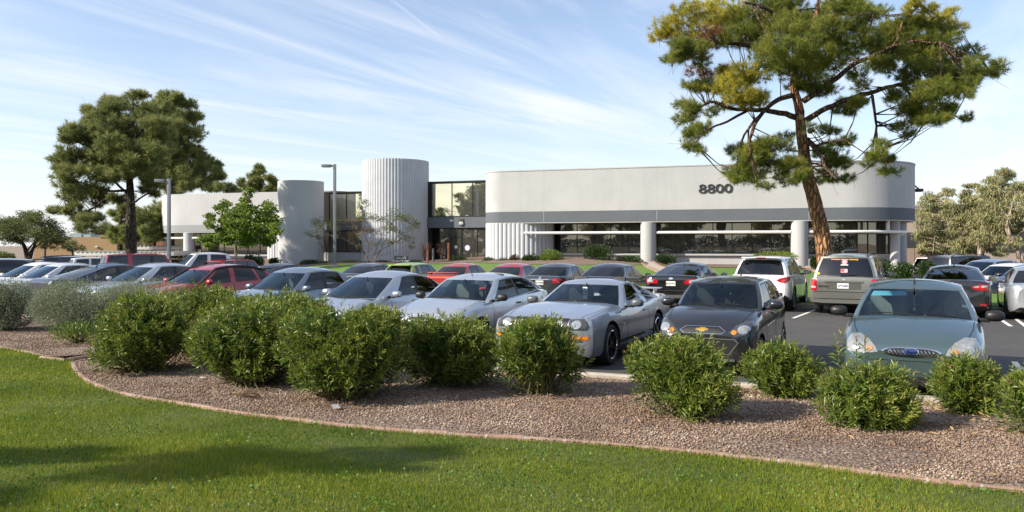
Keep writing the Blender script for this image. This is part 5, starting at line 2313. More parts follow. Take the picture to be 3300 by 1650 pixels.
# pale silver car cut by the right edge
car('parked_car', 'pale silver sedan cut off by the right edge nose-in at the lawn', 'car', rear_at(3392, 21.0, 4.8), rot(AWAY, -1),
    sedan(4.8, 1.85, 1.48, crown=.08, rw=.34, mirror_mat=CHROME), silver2, REARROW)

# --- right background ------------------------------------------------------------------------------
RB = 'vehicles on the drive right of the building'
A = car('parked_car', 'white small hatchback with big slanted headlamps on the drive at the right edge', 'car', (at(3160, 31.6).x, 31.6, float(lot_z(0, 31.6))), (-.86, -.5),
        hatch(4.0, 1.70, 1.47, crown=.07, bow=.22, gh=(.85, 1.6, 3.5, 3.9)), white_p, RB)
P = A['patch']
P('headlight', [(.42, .70), (.56, .84), (.70, .94), (.76, .90), (.74, .74), (.60, .66)], 'front', LENS, .006, True)
P('grille', [(-.42, .70), (.42, .70), (.34, .60), (-.34, .60)], 'front', BLACK, .006)
P('lower_grille', [(-.45, .50), (.45, .50), (.55, .28), (-.55, .28)], 'front', BLACK, .006)
P('fog_lamp', oval(.62, .40, .08, .07), 'front', SMOKED, .01, True)
A = car('parked_car', 'black hatchback nose at the right edge in front of the white one', 'car', (at(3236, 28.2).x, 28.2, float(lot_z(0, 28.2))), (-.86, -.5),
        hatch(4.0, 1.70, 1.46), navy, RB)
A['patch']('headlight', [(.42, .70), (.56, .82), (.70, .90), (.76, .86), (.74, .72), (.60, .66)], 'front', LENS, .006, True)
A = car('parked_minivan', 'silver compact people carrier with a sweeping windscreen at the far right', 'minivan', (at(3078, 37.2).x, 37.2, float(lot_z(0, 37.2))), (-.90, -.43),
        hatch(4.4, 1.82, 1.66, crown=.06, bow=.24, gh=(.85, 1.95, 3.9, 4.3), rw=.33, arch=.08,
              belt=[(0, .66), (.12, .78), (.5, .92), (1.0, 1.02), (1.8, 1.06), (3.0, 1.1), (4.15, 1.12), (4.35, 1.08), (4.4, 1.0)],
              top=[(0, .68), (.06, .78), (.20, .88), (.6, 1.0), (.95, 1.08), (2, 1.1), (3.2, 1.13), (4.1, 1.15), (4.34, 1.1), (4.4, 1.02)]), pearl, RB)
A['patch']('headlight', [(.5, .80), (.72, .96), (.8, .90), (.70, .76)], 'front', LENS, .006, True)
car('parked_car', 'pale sedan roof seen between the black SUV and the silver people carrier', 'car', (at(3090, 41.5).x, 41.5, float(lot_z(0, 41.5))), (-.9, -.43),
    sedan(4.6, 1.78, 1.50), white_p, RB)
A = car('parked_suv', 'long black SUV with roof rails and a red tail lamp', 'SUV', (0, 0, 0), (.93, .37),
        suv(5.5, 2.0, 1.92, crown=.04, rw=.40, wr=.78, gh=(1.5, 2.05, 5.2, 5.42),
            ribs=[(1.85, 2.25), (2.75, 2.77), (2.9, 2.92), (3.85, 3.85), (4.0, 4.0), (5.2, 5.05)], doors=[(1.7, 2.8), (2.83, 3.95)]), blackp, RB)
h = Vector((.93, .37)).normalized()
p = at(3010, 44.0)
A['root'].location = (p.x + h.x * 5.5, p.y + h.y * 5.5, float(lot_z(0, 44)))
A['patch']('taillight', rect(.84, .97, .85, 1.12), 'rear', RED, .01, True)
rails(A, 2.3, 5.0, .68, .07)
A = car('parked_suv', 'white SUV behind the long black SUV, its dark side window showing', 'SUV', (0, 0, 0), (.93, .37),
        suv(4.8, 1.9, 1.86, crown=.04, wr=.78), white_p, RB)
p = at(2966, 50.0)
A['root'].location = (p.x + h.x * 4.8, p.y + h.y * 4.8, float(lot_z(0, 50)))

# --- left background ------------------------------------------------------------------------------
# white crew-cab pickup facing left
PH_ = Vector((-.86, -.51)).normalized()
A = car('parked_pickup', 'white crew-cab pickup truck facing left with an open bed', 'pickup truck', (at(452, 37.6).x, 37.6, float(lot_z(0, 37.6))), PH_,
        suv(6.3, 2.02, 1.98, rw=.40, fo=1.0, wb=4.05, crown=.06, wr=.76, gap=.07, hatch=False,
            gh=(1.55, 2.25, 3.95, 4.25), ribs=[(2.0, 2.5), (2.85, 2.87), (3.0, 3.02), (3.8, 3.72)], kinds='pgpgp', doors=[(1.9, 2.9), (2.92, 3.9)],
            belt=[(0, .98), (.12, 1.08), (.5, 1.16), (1.3, 1.20), (2.2, 1.20), (4.2, 1.24), (6.1, 1.24), (6.25, 1.22), (6.3, 1.15)],
            top=[(0, 1.0), (.06, 1.10), (.2, 1.18), (.6, 1.24), (1.5, 1.29), (2.2, 1.29), (4.2, 1.27), (6.0, 1.26), (6.25, 1.24), (6.3, 1.18)], tail=.9, nose=.7), white_p, FARROW)
A['patch']('headlight', rect(.62, .90, .85, 1.08), 'front', LENS, .008, True)
A['patch']('grille', rect(-.5, .5, .75, 1.06), 'front', CHROME, .008)
b = MB()
b.box(-6.2, -4.35, -.83, .83, 1.262, 1.275)
b.build('bed_floor', BLACK, A['root'], 0)
# red full-size SUV
XH = Vector((.80, .60)).normalized()
A = car('parked_suv', 'large red SUV with black windows between the white SUV and the pickup', 'SUV', (0, 0, 0), XH,
        suv(5.23, 2.0, 1.96, crown=.05, rw=.39, wr=.78, wsglass=SIDEGL, rwglass=glass_mat('pale_rear_glass', (.5, .5, .5), 2.2), gh=(1.5, 2.05, 4.95, 5.15),
            ribs=[(1.85, 2.25), (2.75, 2.77), (2.9, 2.92), (3.75, 3.75), (3.95, 3.95), (4.95, 4.8)], doors=[(1.7, 2.8), (2.83, 3.85)]), darkred, FARROW)
p = at(312, 40.0)
A['root'].location = (p.x + XH.x * 5.23, p.y + XH.y * 5.23, float(lot_z(0, 40)))
A['patch']('taillight', rect(.82, .96, .8, 1.1), 'rear', RED, .01, True)
# white SUV left of it
A = car('parked_suv', 'white boxy SUV left of the large red SUV', 'SUV', (0, 0, 0), XH,
        suv(4.5, 1.85, 1.80, crown=.05, rw=.37, wr=.78, rwglass=glass_mat('pale_rear_glass', (.5, .5, .5), 2.2)), white_p, FARROW)
p = at(205, 45.0)
A['root'].location = (p.x + XH.x * 4.5, p.y + XH.y * 4.5, float(lot_z(0, 45)) )
# grey SUV behind
A = car('parked_suv', 'dark silver SUV with roof rails behind the black wagon', 'SUV', (0, 0, 0), XH,
        suv(4.8, 1.9, 1.88, crown=.04, wr=.78), darkgrey, FARROW)
p = at(110, 50.0)
A['root'].location = (p.x + XH.x * 4.8, p.y + XH.y * 4.8, float(lot_z(0, 50)))
rails(A, 2, 4.4, .64, .06)
# black wagon at the left edge, facing left
A = car('parked_car', 'black wagon with chrome window line and roof spoiler at the left edge', 'car', (0, 0, 0), (-.83, -.56),
        suv(4.8, 1.9, 1.70, crown=.05, wr=.74, gh=(1.2, 1.9, 4.2, 4.65)), blackp, FARROW)
h = Vector((-.83, -.56)).normalized()
p = at(150, 36.5)
A['root'].location = (p.x + h.x * 4.7, p.y + h.y * 4.7, float(lot_z(0, 35.5)))
for sg in (1, -1):
    m = MB()
    pts = [A['P_side'](t, t, .97) for t in np.linspace(2.0, 3.8, 7)] + [A['P_side'](4.2, 4.0, .85), A['P_side'](4.4, 4.1, .5)]
    m.tube([(q[0], sg * (q[1] + .006), q[2]) for q in pts], .014, 5)
    m.build('window_trim', CHROME, A['root'])
m = MB()
m.box(-4.62, -4.15, -.6, .6, A['zroof'](4.2) + .02, A['zroof'](4.2) + .06, 0, .015)
m.build('spoiler', BLACK, A['root'])
A = car('parked_car', 'white car nose at the extreme left edge of the lot', 'car', (at(40, 60).x, 60, float(lot_z(0, 60))), (.9, -.4),
        sedan(4.6, 1.8, 1.5), white_p, FARROW)
# ------------------------------------------------------------------ vegetation
def unit(v):
    return v / (np.linalg.norm(v, axis=-1, keepdims=True) + 1e-9)


def rand_dirs(n):
    return unit(rng.normal(size=(n, 3)))


def leaves(P, D, l, w, droop=0.0, fold=.25):
    """lance-shaped leaves: base P, direction D, length l, width w -> verts, flat faces, sizes"""
    n = len(P)
    l = np.broadcast_to(l, (n,))[:, None]
    w = np.broadcast_to(w, (n,))[:, None]
    D = unit(D)
    S = unit(np.cross(D, unit(rng.normal(size=(n, 3)))))
    N = np.cross(S, D)
    m = P + D * l * .5
    t = P + D * l + np.array([0, 0, -1]) * l * droop
    a = m - S * w * .5 + N * w * fold
    b = m + S * w * .5 + N * w * fold
    V = np.stack([P, a, m, b, t], 1).reshape(-1, 3)
    base = (np.arange(n) * 5)[:, None]
    F_ = np.concatenate([base + np.array([0, 2, 1]), base + np.array([0, 3, 2]), base + np.array([1, 2, 4]), base + np.array([2, 3, 4])], 1)
    return V, F_.ravel(), np.full(n * 4, 3)


def blades(P, D, l, w):
    """needles and grass blades: one thin triangle each"""
    n = len(P)
    l = np.broadcast_to(l, (n,))[:, None]
    w = np.broadcast_to(w, (n,))[:, None]
    D = unit(D)
    S = unit(np.cross(D, rng.normal(size=(n, 3))))
    V = np.stack([P - S * w * .5, P + S * w * .5, P + D * l], 1).reshape(-1, 3)
    return V, np.arange(n * 3), np.full(n, 3)


def merge(parts):
    V, Fl, S, off = [], [], [], 0
    for v, f, s in parts:
        V.append(v)
        Fl.append(f + off)
        S.append(s)
        off += len(v)
    return np.concatenate(V), np.concatenate(Fl), np.concatenate(S)


OLE = leaf_mat('oleander_leaf', [(0, (.040, .074, .012)), (.35, (.092, .152, .021)), (.65, (.155, .228, .030)), (1, (.28, .335, .055))], .36, .34, .5)
OLE_NEW = leaf_mat('oleander_new_leaf', [(0, (.10, .145, .020)), (.4, (.19, .24, .034)), (1, (.37, .385, .08))], .38, .36, .45)
OLE_TIP = leaf_mat('oleander_bud', [(0, (.22, .12, .07)), (1, (.42, .22, .15))], .6, .2)
OLE_STEM = mat('oleander_stem', (.13, .12, .05), .8)
SAGE = leaf_mat('sage_leaf', [(0, (.15, .18, .11)), (.5, (.26, .295, .19)), (1, (.40, .43, .30))], .7, .25, .2)
NEEDLE = leaf_mat('pine_needle', [(0, (.065, .095, .026)), (.35, (.15, .19, .036)), (.65, (.27, .30, .050)), (1, (.46, .43, .075))], .5, .46, .3)
NEEDLE_SUN = leaf_mat('pine_needle_sunlit', [(0, (.21, .21, .024)), (.5, (.40, .36, .036)), (1, (.60, .52, .07))], .5, .3, .3)  # brighter, yellower needle copy: sunlight put into the colour of some masses
NEEDLE_DRY = leaf_mat('dry_needle', [(0, (.16, .07, .03)), (1, (.30, .16, .08))], .8, .2, .1)
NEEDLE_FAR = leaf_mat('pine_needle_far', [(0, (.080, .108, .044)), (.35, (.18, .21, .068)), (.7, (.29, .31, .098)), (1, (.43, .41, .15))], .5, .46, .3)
GREEN = leaf_mat('bright_leaf', [(0, (.075, .12, .02)), (.5, (.17, .25, .038)), (1, (.36, .43, .075))], .45, .42, .4)
MESQ = leaf_mat('mesquite_leaf', [(0, (.065, .09, .028)), (.5, (.14, .17, .052)), (1, (.26, .27, .10))], .6, .3, .2)
EUC = leaf_mat('eucalyptus_leaf', [(0, (.14, .15, .065)), (.4, (.28, .285, .135)), (.75, (.42, .40, .20)), (1, (.55, .44, .20))], .55, .3, .3)
SHRUB = leaf_mat('shrub_leaf', [(0, (.014, .032, .010)), (.5, (.035, .072, .016)), (1, (.09, .14, .035))], .4, .2, .4)
BARK = ground_mat('pine_bark', lambda nt, p: None)


def m_bark(nt, p, dark, mid, light, sc_=7.0):
    v = nt.nodes.new('ShaderNodeTexCoord').outputs['Object']
    mp = nt.nodes.new('ShaderNodeMapping')
    mp.inputs['Scale'].default_value = (1, 1, .28)
    nt.links.new(v, mp.inputs[0])
    a = tex(nt, 'ShaderNodeTexVoronoi', sc_, mp.outputs[0], feature='DISTANCE_TO_EDGE')
    b = tex(nt, 'ShaderNodeTexNoise', 5.0, mp.outputs[0], Detail=8.0, Roughness=.7)
    c = ramp(nt, [(.3, mid), (.6, light), (.8, mid)], b.outputs[0])
    c = mixc(nt, rng_map(nt, a.outputs['Distance'], .02, .20, 1, 0), c, dark)
    nt.links.new(c, p.inputs['Base Color'])
    p.inputs['Roughness'].default_value = .95
    set_bump(nt, p, a.outputs['Distance'], 1.0, .3)


m_bark(BARK.node_tree, BARK.node_tree.nodes['Principled BSDF'], (.070, .030, .014), (.33, .155, .068), (.47, .245, .125))
BARK_DARK = ground_mat('dark_bark', lambda nt, p: m_bark(nt, p, (.02, .014, .010), (.07, .05, .035), (.12, .09, .065)))
BARK_LIMB = ground_mat('limb_bark', lambda nt, p: m_bark(nt, p, (.03, .018, .012), (.13, .075, .045), (.20, .12, .075)))
BARK_PALE = ground_mat('pale_bark', lambda nt, p: m_bark(nt, p, (.16, .12, .09), (.34, .26, .20), (.46, .38, .31), 3.0))
BARK_GREY = ground_mat('grey_bark', lambda nt, p: m_bark(nt, p, (.14, .11, .09), (.34, .27, .21), (.45, .37, .30), 9.0))
FLOWER = {k: leaf_mat('petal_' + k, [(0, tuple(.6 * q for q in c)), (1, c)], .6, .3, .2) for k, c in
          dict(yellow=(.80, .58, .02), orange=(.68, .16, .015), red=(.50, .03, .02)).items()}

# ---------------- oleanders in front of the cars
OG = 'oleander bushes along the gravel bed'


def bed_z(x, y):
    return float(z_bed(np.array([x]), np.array([y]))[0])


def oleander(u0, u1, v0, v1, label, shoots=300, tall=0, depth=.42, lean=0.0):
    """bush filling columns u0..u1 and rows v0..v1 of the 2576-px frame"""
    Zf = F * (EYE - .11) / (v1 * 1.281 - HZ)
    uc = (u0 + u1) / 2
    gr = (u1 - u0) * .085
    u0, u1, v0 = u0 - gr, u1 + gr, v0 - 16
    r = (u1 - u0) * 1.281 / 2 / (F / (Zf + .35))
    Zc = Zf + depth * r
    c = at(uc * 1.281, Zc)
    r = (u1 - u0) * 1.281 / 2 / (F / Zc)
    h = zat(v0 * 1.281, Zc) - .11
    root = empty('oleander_bush', (c.x, c.y, bed_z(c.x, c.y)), 0, label, 'bush', OG)
    n = int(shoots * 1.75 * (r / .6) ** 1.6)
    # shoot tips spread over the shell of an egg-shaped crown made of a few lobes
    k = 8
    lobes = np.stack([rng.uniform(-.45, .45, k) * r, rng.uniform(-.35, .35, k) * r, rng.uniform(.34, .62, k) * h], 1)
    lobes[0] = (0, 0, .48 * h)
    lr = rng.uniform(.38, .60, k) * r
    lr[0] = r * .76
    which = rng.integers(0, k, n)
    D = rand_dirs(n)
    D[:, 2] = np.abs(D[:, 2]) * 1.0 - .85 * (rng.random(n) < .6) * rng.random(n) * 1.5
    D = unit(D)
    rad = rng.uniform(.70, 1.07, n)
    tips = lobes[which] + D * lr[which][:, None] * rad[:, None] * np.array([1, 1, h * .50 / r * 1.0])
    tips[:, 2] = np.where(tips[:, 2] < .08, rng.uniform(.06, .3, n), np.clip(tips[:, 2], 0, h * 1.02))
    tips[:, :2] *= np.clip(r / (np.hypot(tips[:, 0], tips[:, 1]) + 1e-6), 0, 1)[:, None] ** .8
    low = np.clip(1 - tips[:, 2] / (.50 * h), 0, 1)
    tips[:, :2] *= (1 + .55 * low)[:, None]
    tips[:, :2] *= np.clip(r * .97 / (np.hypot(tips[:, 0], tips[:, 1]) + 1e-6), 0, 1)[:, None]
    outward = unit(np.stack([tips[:, 0], tips[:, 1], np.full(n, .10 * h)], 1))
    sd = unit(outward * .75 + np.array([lean, 0, .7]) + rng.normal(size=(n, 3)) * .22)
    if tall:
        q = rng.choice(n, tall, replace=False)
        tips[q, 2] = h * rng.uniform(1.05, 1.35, tall)
        tips[q, :2] *= .7
        sd[q] = unit(sd[q] * .2 + np.array([0, 0, 1.]))
    base = np.stack([rng.normal(0, .12 * r, n), rng.normal(0, .12 * r, n), np.zeros(n)], 1)
    Ls = rng.uniform(.18, .34, n)
    parts, mis = [], []
    whorls = 8
    for j in range(whorls):
        f = j / (whorls - 1)
        young = f > .68
        for q in range(3):
            a = rng.uniform(0, 2 * np.pi, n) + q * 2.09 + j
            sx = unit(np.cross(sd, np.array([.3, .2, 1.])))
            sy = np.cross(sd, sx)
            rad_d = sx * np.cos(a)[:, None] + sy * np.sin(a)[:, None]
            up = .35 + 1.5 * f ** 2
            ld = unit(rad_d + sd * up + rng.normal(size=(n, 3)) * .12)
            ln = rng.uniform(.085, .132, n) * (1 - .42 * f ** 3) * (.86 if r < .75 else 1)
            p = tips - sd * (Ls * (1 - f))[:, None]
            q_ = leaves(p, ld, ln, ln * rng.uniform(.155, .21, n), .18 * (1 - f))
            parts.append(q_)
            mis.append(np.full(len(q_[2]), 1 if young else 0))
    # inner leaves that close the bush
    m = n * 5
    q = rng.integers(0, k, m)
    ip = lobes[q] + rand_dirs(m) * lr[q][:, None] * (rng.random(m) ** .45)[:, None] * .82 * np.array([1, 1, h * .5 / r])
    ip[:, 2] = np.where(ip[:, 2] < .05, rng.uniform(.03, .25, m), np.clip(ip[:, 2], 0, h))
    parts.append(leaves(ip, rng.normal(size=(m, 3)) + np.array([0, 0, .5]), rng.uniform(.09, .14, m), .022, .2))
    mis.append(np.zeros(m * 4, int))
    V, Fl, S = merge(parts)
    link('foliage', np_mesh('foliage', V, Fl, S, [OLE, OLE_NEW], np.concatenate(mis)), root)
    # stems
    st = MB()
    for i in range(0, n, 3):
        mid = base[i] * .4 + tips[i] * .6 + np.array([0, 0, -.10 * h])
        st.tube([base[i], mid, tips[i]], [.010, .007, .003], 4, cap=False)
    st.build('stems', OLE_STEM, root, 180)
    # withered buds at some tips
    q = np.where((rng.random(n) < .22) & (tips[:, 2] > .55 * h))[0]
    if len(q):
        pp = np.repeat(tips[q], 5, 0)
        link('blossoms', np_mesh('blossoms', *leaves(pp, np.repeat(sd[q], 5, 0) + rng.normal(size=(len(pp), 3)) * .6, .035, .010), OLE_TIP), root)
    return root


for a in ((232, 500, 716, 946, 'wide oleander at the left end of the hedge beside the grey-green sage'),
          (380, 640, 700, 905, 'oleander of the hedge behind the leftmost one, in front of the red crossover', 260),
          (480, 800, 738, 984, 'broad oleander below the blue-grey sedan'),
          (560, 835, 708, 925, 'tall oleander of the hedge right in front of the blue-grey sedan', 260),
          (714, 1016, 748, 1020, 'big rounded oleander left of the silver three-door hatchback'),
          (1000, 1242, 775, 984, 'oleander in front of the silver three-door hatchback'),
          (1232, 1486, 790, 1006, 'oleander in front of the silver coupe'),
          (1588, 1852, 832, 1064, 'oleander standing free in front of the dark hatchback'),
          (1872, 2072, 842, 1008, 'oleander between the dark hatchback and the grey-green sedan', 300),
          (2040, 2284, 908, 1084, 'oleander with long bare shoots in front of the grey-green sedan', 300, 5),
          (2345, 2530, 886, 1046, 'oleander right of the grey-green sedan badge', 300),
          (2518, 2720, 902, 1118, 'oleander cut off by the right edge of the picture', 300)):
    oleander(*a)

# ---------------- grey-green sage bushes at the left
SG = 'grey-green sage bushes at the left'


def fine_bush(c, r, h, label, group, m, name='sage_bush', n=9000, leaf=(.02, .045), lw=.011, cat='bush', squash=1.0, stemcol=None, zb=None, flower=None, fn=0, lobes_n=7, tail=True):
    root = empty(name, (c.x, c.y, c.z), 0, label, cat, group)
    k = lobes_n
    lob = np.stack([rng.uniform(-.5, .5, k) * r, rng.uniform(-.45, .45, k) * r, rng.uniform(.28, .62, k) * h], 1)
    lob[0] = (0, 0, .44 * h)
    lr = rng.uniform(.45, .62, k)
    lr[0] = .85
    q = rng.integers(0, k, n)
    D = rand_dirs(n)
    rad = np.where(rng.random(n) < .75, rng.uniform(.85, 1.05, n), rng.random(n))
    P = lob[q] + D * (lr[q] * rad)[:, None] * np.array([r, r, h * .52])
    P[:, 2] = np.where(P[:, 2] < .05, rng.uniform(.03, .35 * h, n), P[:, 2])
    if tail:                                         # feathery shoots standing out of the top
        s = rng.random(n) < .16
        P[s, 2] += rng.random(s.sum()) ** 2 * .20 * h
    V, Fl, S = leaves(P, D * .6 + np.array([0, 0, .8]) + rng.normal(size=(n, 3)) * .5, rng.uniform(*leaf, n), lw, .1)
    link('foliage', np_mesh('foliage', V, Fl, S, m), root)
    st = MB()
    for i in range(22):
        t = P[rng.integers(0, n)]
        st.tube([(rng.normal() * .08 * r, rng.normal() * .08 * r, 0), t * np.array([.6, .6, .6]), t], [.012, .008, .003], 4, cap=False)
    st.build('stems', stemcol or OLE_STEM, root, 180)
    if flower:
        top = P[(P[:, 2] > .35 * h)]
        fp = top[rng.integers(0, len(top), fn)]
        fp = fp + D[rng.integers(0, n, fn)] * .03
        link('flowers', np_mesh('flowers', *leaves(fp, rng.normal(size=(fn, 3)) + np.array([0, -.4, .6]), .07, .055), FLOWER[flower]), root)
    return root


def sage(u0, u1, v0, v1, label, n=22000, Zadd=.6):
    Zf = F * (EYE - .11) / (v1 * 1.281 - HZ)
    Zc = Zf + Zadd
    c = at((u0 + u1) / 2 * 1.281, Zc)
    r = (u1 - u0) * 1.281 / 2 / (F / Zc)
    h = zat(v0 * 1.281, Zc) - .1
    c.z = bed_z(c.x, c.y)
    return fine_bush(c, r, h, label, SG, SAGE, n=int(n * 1.4), leaf=(.03, .06), lw=.014)


sage(-70, 110, 690, 842, 'grey-green sage bush at the left edge of the picture', 24000)
sage(66, 306, 692, 848, 'grey-green sage bush second from the left edge', 28000)
sage(245, 490, 684, 840, 'feathery grey-green sage bush rising behind the leftmost oleander', 24000, 1.6)
sage(-250, -60, 712, 830, 'grey-green sage bush just outside the left edge', 14000)
Zc = 15.6
c = at(196 * 1.281, Zc)
c.z = bed_z(c.x, c.y)
fine_bush(c, .45, .45, 'small yellow-green oleander seedling at the foot of the sage bushes', SG, OLE, 'oleander_seedling', 700, (.08, .13), .02, 'bush')

# ---------------- shrubs at the building
BG = 'shrubs along the foot of the building'


def gz(x, y):
    return float(z_mound(np.array([x]), np.array([y]))[0])


def back_shrub(u0, u1, v0, v1, Z, label, m=SHRUB, flower=None, fn=0, name='shrub'):
    c = at((u0 + u1) / 2 * 1.281, Z)
    s = F / Z
    r = (u1 - u0) * 1.281 / 2 / s
    zt, zb_ = zat(v0 * 1.281, Z), min(zat(v1 * 1.281, Z), gz(c.x, c.y) + .05)
    c.z = zb_
    n = int(min(6500, 2600 * r * (zt - zb_) + 500))
    return fine_bush(c, r, zt - zb_, label, BG, m, name, n, (.07, .14), .06, 'shrub', flower=flower, fn=fn, tail=False)


SH_BROWN = leaf_mat('bronze_leaf', [(0, (.05, .03, .02)), (1, (.16, .09, .05))], .6, .2)
for a in ((548, 582, 640, 656, 62, 'small dark shrub left of the young green tree'),
          (607, 668, 630, 662, 59.5, 'round dark clipped shrub right of the young green tree'),
          (676, 706, 646, 668, 60, 'low shrub at the foot of the plain round wall'),
          (748, 832, 652, 678, 60, 'low sprawling shrub between the round wall and the lamp post'),
          (862, 912, 653, 672, 60, 'low shrub covered in yellow flowers', GREEN, 'yellow', 200),
          (940, 992, 654, 675, 60, 'orange-flowered shrub left of the entrance sign', SHRUB, 'orange', 150),
          (1022, 1062, 652, 672, 60.5, 'orange-flowered shrub right of the entrance sign', SHRUB, 'orange', 110),
          (1125, 1182, 641, 672, 60, 'green shrub before the entrance door'),
          (1172, 1225, 655, 676, 58, 'low orange-flowered shrub right of the entrance door', SHRUB, 'orange', 140),
          (1205, 1250, 645, 676, 57, 'green shrub below the left end of the fluted wall'),
          (1245, 1285, 645, 674, 56, 'green shrub below the middle of the fluted wall'),
          (1280, 1312, 638, 672, 55.5, 'bronze-leaved shrub below the right end of the fluted wall', SH_BROWN),
          (1312, 1362, 636, 662, 54.5, 'dark shrub at the left end of the long window'),
          (1355, 1415, 624, 662, 53.8, 'pale green upright shrub under the long window', GREEN),
          (1466, 1545, 609, 658, 53, 'large round shrub in front of the long window'),
          (1552, 1612, 642, 664, 52.5, 'low shrub left of the first white column'),
          (1648, 1702, 636, 660, 51.8, 'shrub right of the first white column'),
          (1880, 1995, 628, 672, 49.0, 'wide yellow-green lantana with red flowers left of the second column', GREEN, 'red', 120),
          (2038, 2066, 642, 676, 48.0, 'green shrub between the second column and the leaning pine'),
          (2180, 2250, 645, 672, 47.0, 'green shrub right of the minivan roof'),
          (2236, 2312, 652, 692, 41.5, 'dense dark shrub right of the leaning pine on the mound'),
          (2300, 2356, 650, 694, 43.0, 'darkest shrub at the right end of the mound')):
    back_shrub(*a)
for u, v, Z, h in ((822, 655, 62.5, 2.3), (1068, 665, 61.5, 1.6), (1113, 660, 61.0, 1.5), (1500, 640, 53.2, 1.0)):
    c = at(u * 1.281, Z)
    c.z = gz(c.x, c.y)
    root = empty('bronze_plant', tuple(c), 0, {822: 'tall bronze-leaved plant beside the plain round wall', 1068: 'reddish upright plant beside the rust-coloured post', 1113: 'reddish upright plant between the entrance posts', 1500: 'dry brown plant behind the large round shrub'}[u], 'plant')
    st, lp_ = MB(), []
    for i in range(14):
        t = np.array([rng.normal() * .28, rng.normal() * .28, h * rng.uniform(.6, 1)])
        st.tube([(0, 0, 0), t * np.array([.35, .35, .55]), t], [.014, .010, .004], 4, cap=False)
        lp_.append(t * (.45 + .55 * rng.random((26, 1))) + rng.normal(size=(26, 3)) * .09)
    st.build('stems', BARK_DARK, root, 180)
    P = np.concatenate(lp_)
    link('foliage', np_mesh('foliage', *leaves(P, rng.normal(size=P.shape), .10, .035, .2), SH_BROWN), root)

# ---------------- trees
def limb_path(mb, pts, r0, r1, n=7, jitter=.0):
    P = [np.array(p, float) for p in pts]
    Q = [2 * P[0] - P[1]] + P + [2 * P[-1] - P[-2]]
    out = []
    for i in range(1, len(Q) - 2):
        for k in range(4):
            t = k / 4
            a, b, c, d = Q[i - 1], Q[i], Q[i + 1], Q[i + 2]
            out.append(.5 * (2 * b + (c - a) * t + (2 * a - 5 * b + 4 * c - d) * t * t + (3 * b - a - 3 * c + d) * t ** 3))
    out.append(P[-1])
    out = [p + rng.normal(size=3) * jitter for p in out]
    m = len(out)
    mb.tube(out, [r0 + (r1 - r0) * (i / (m - 1)) ** .85 for i in range(m)], n)
    return out


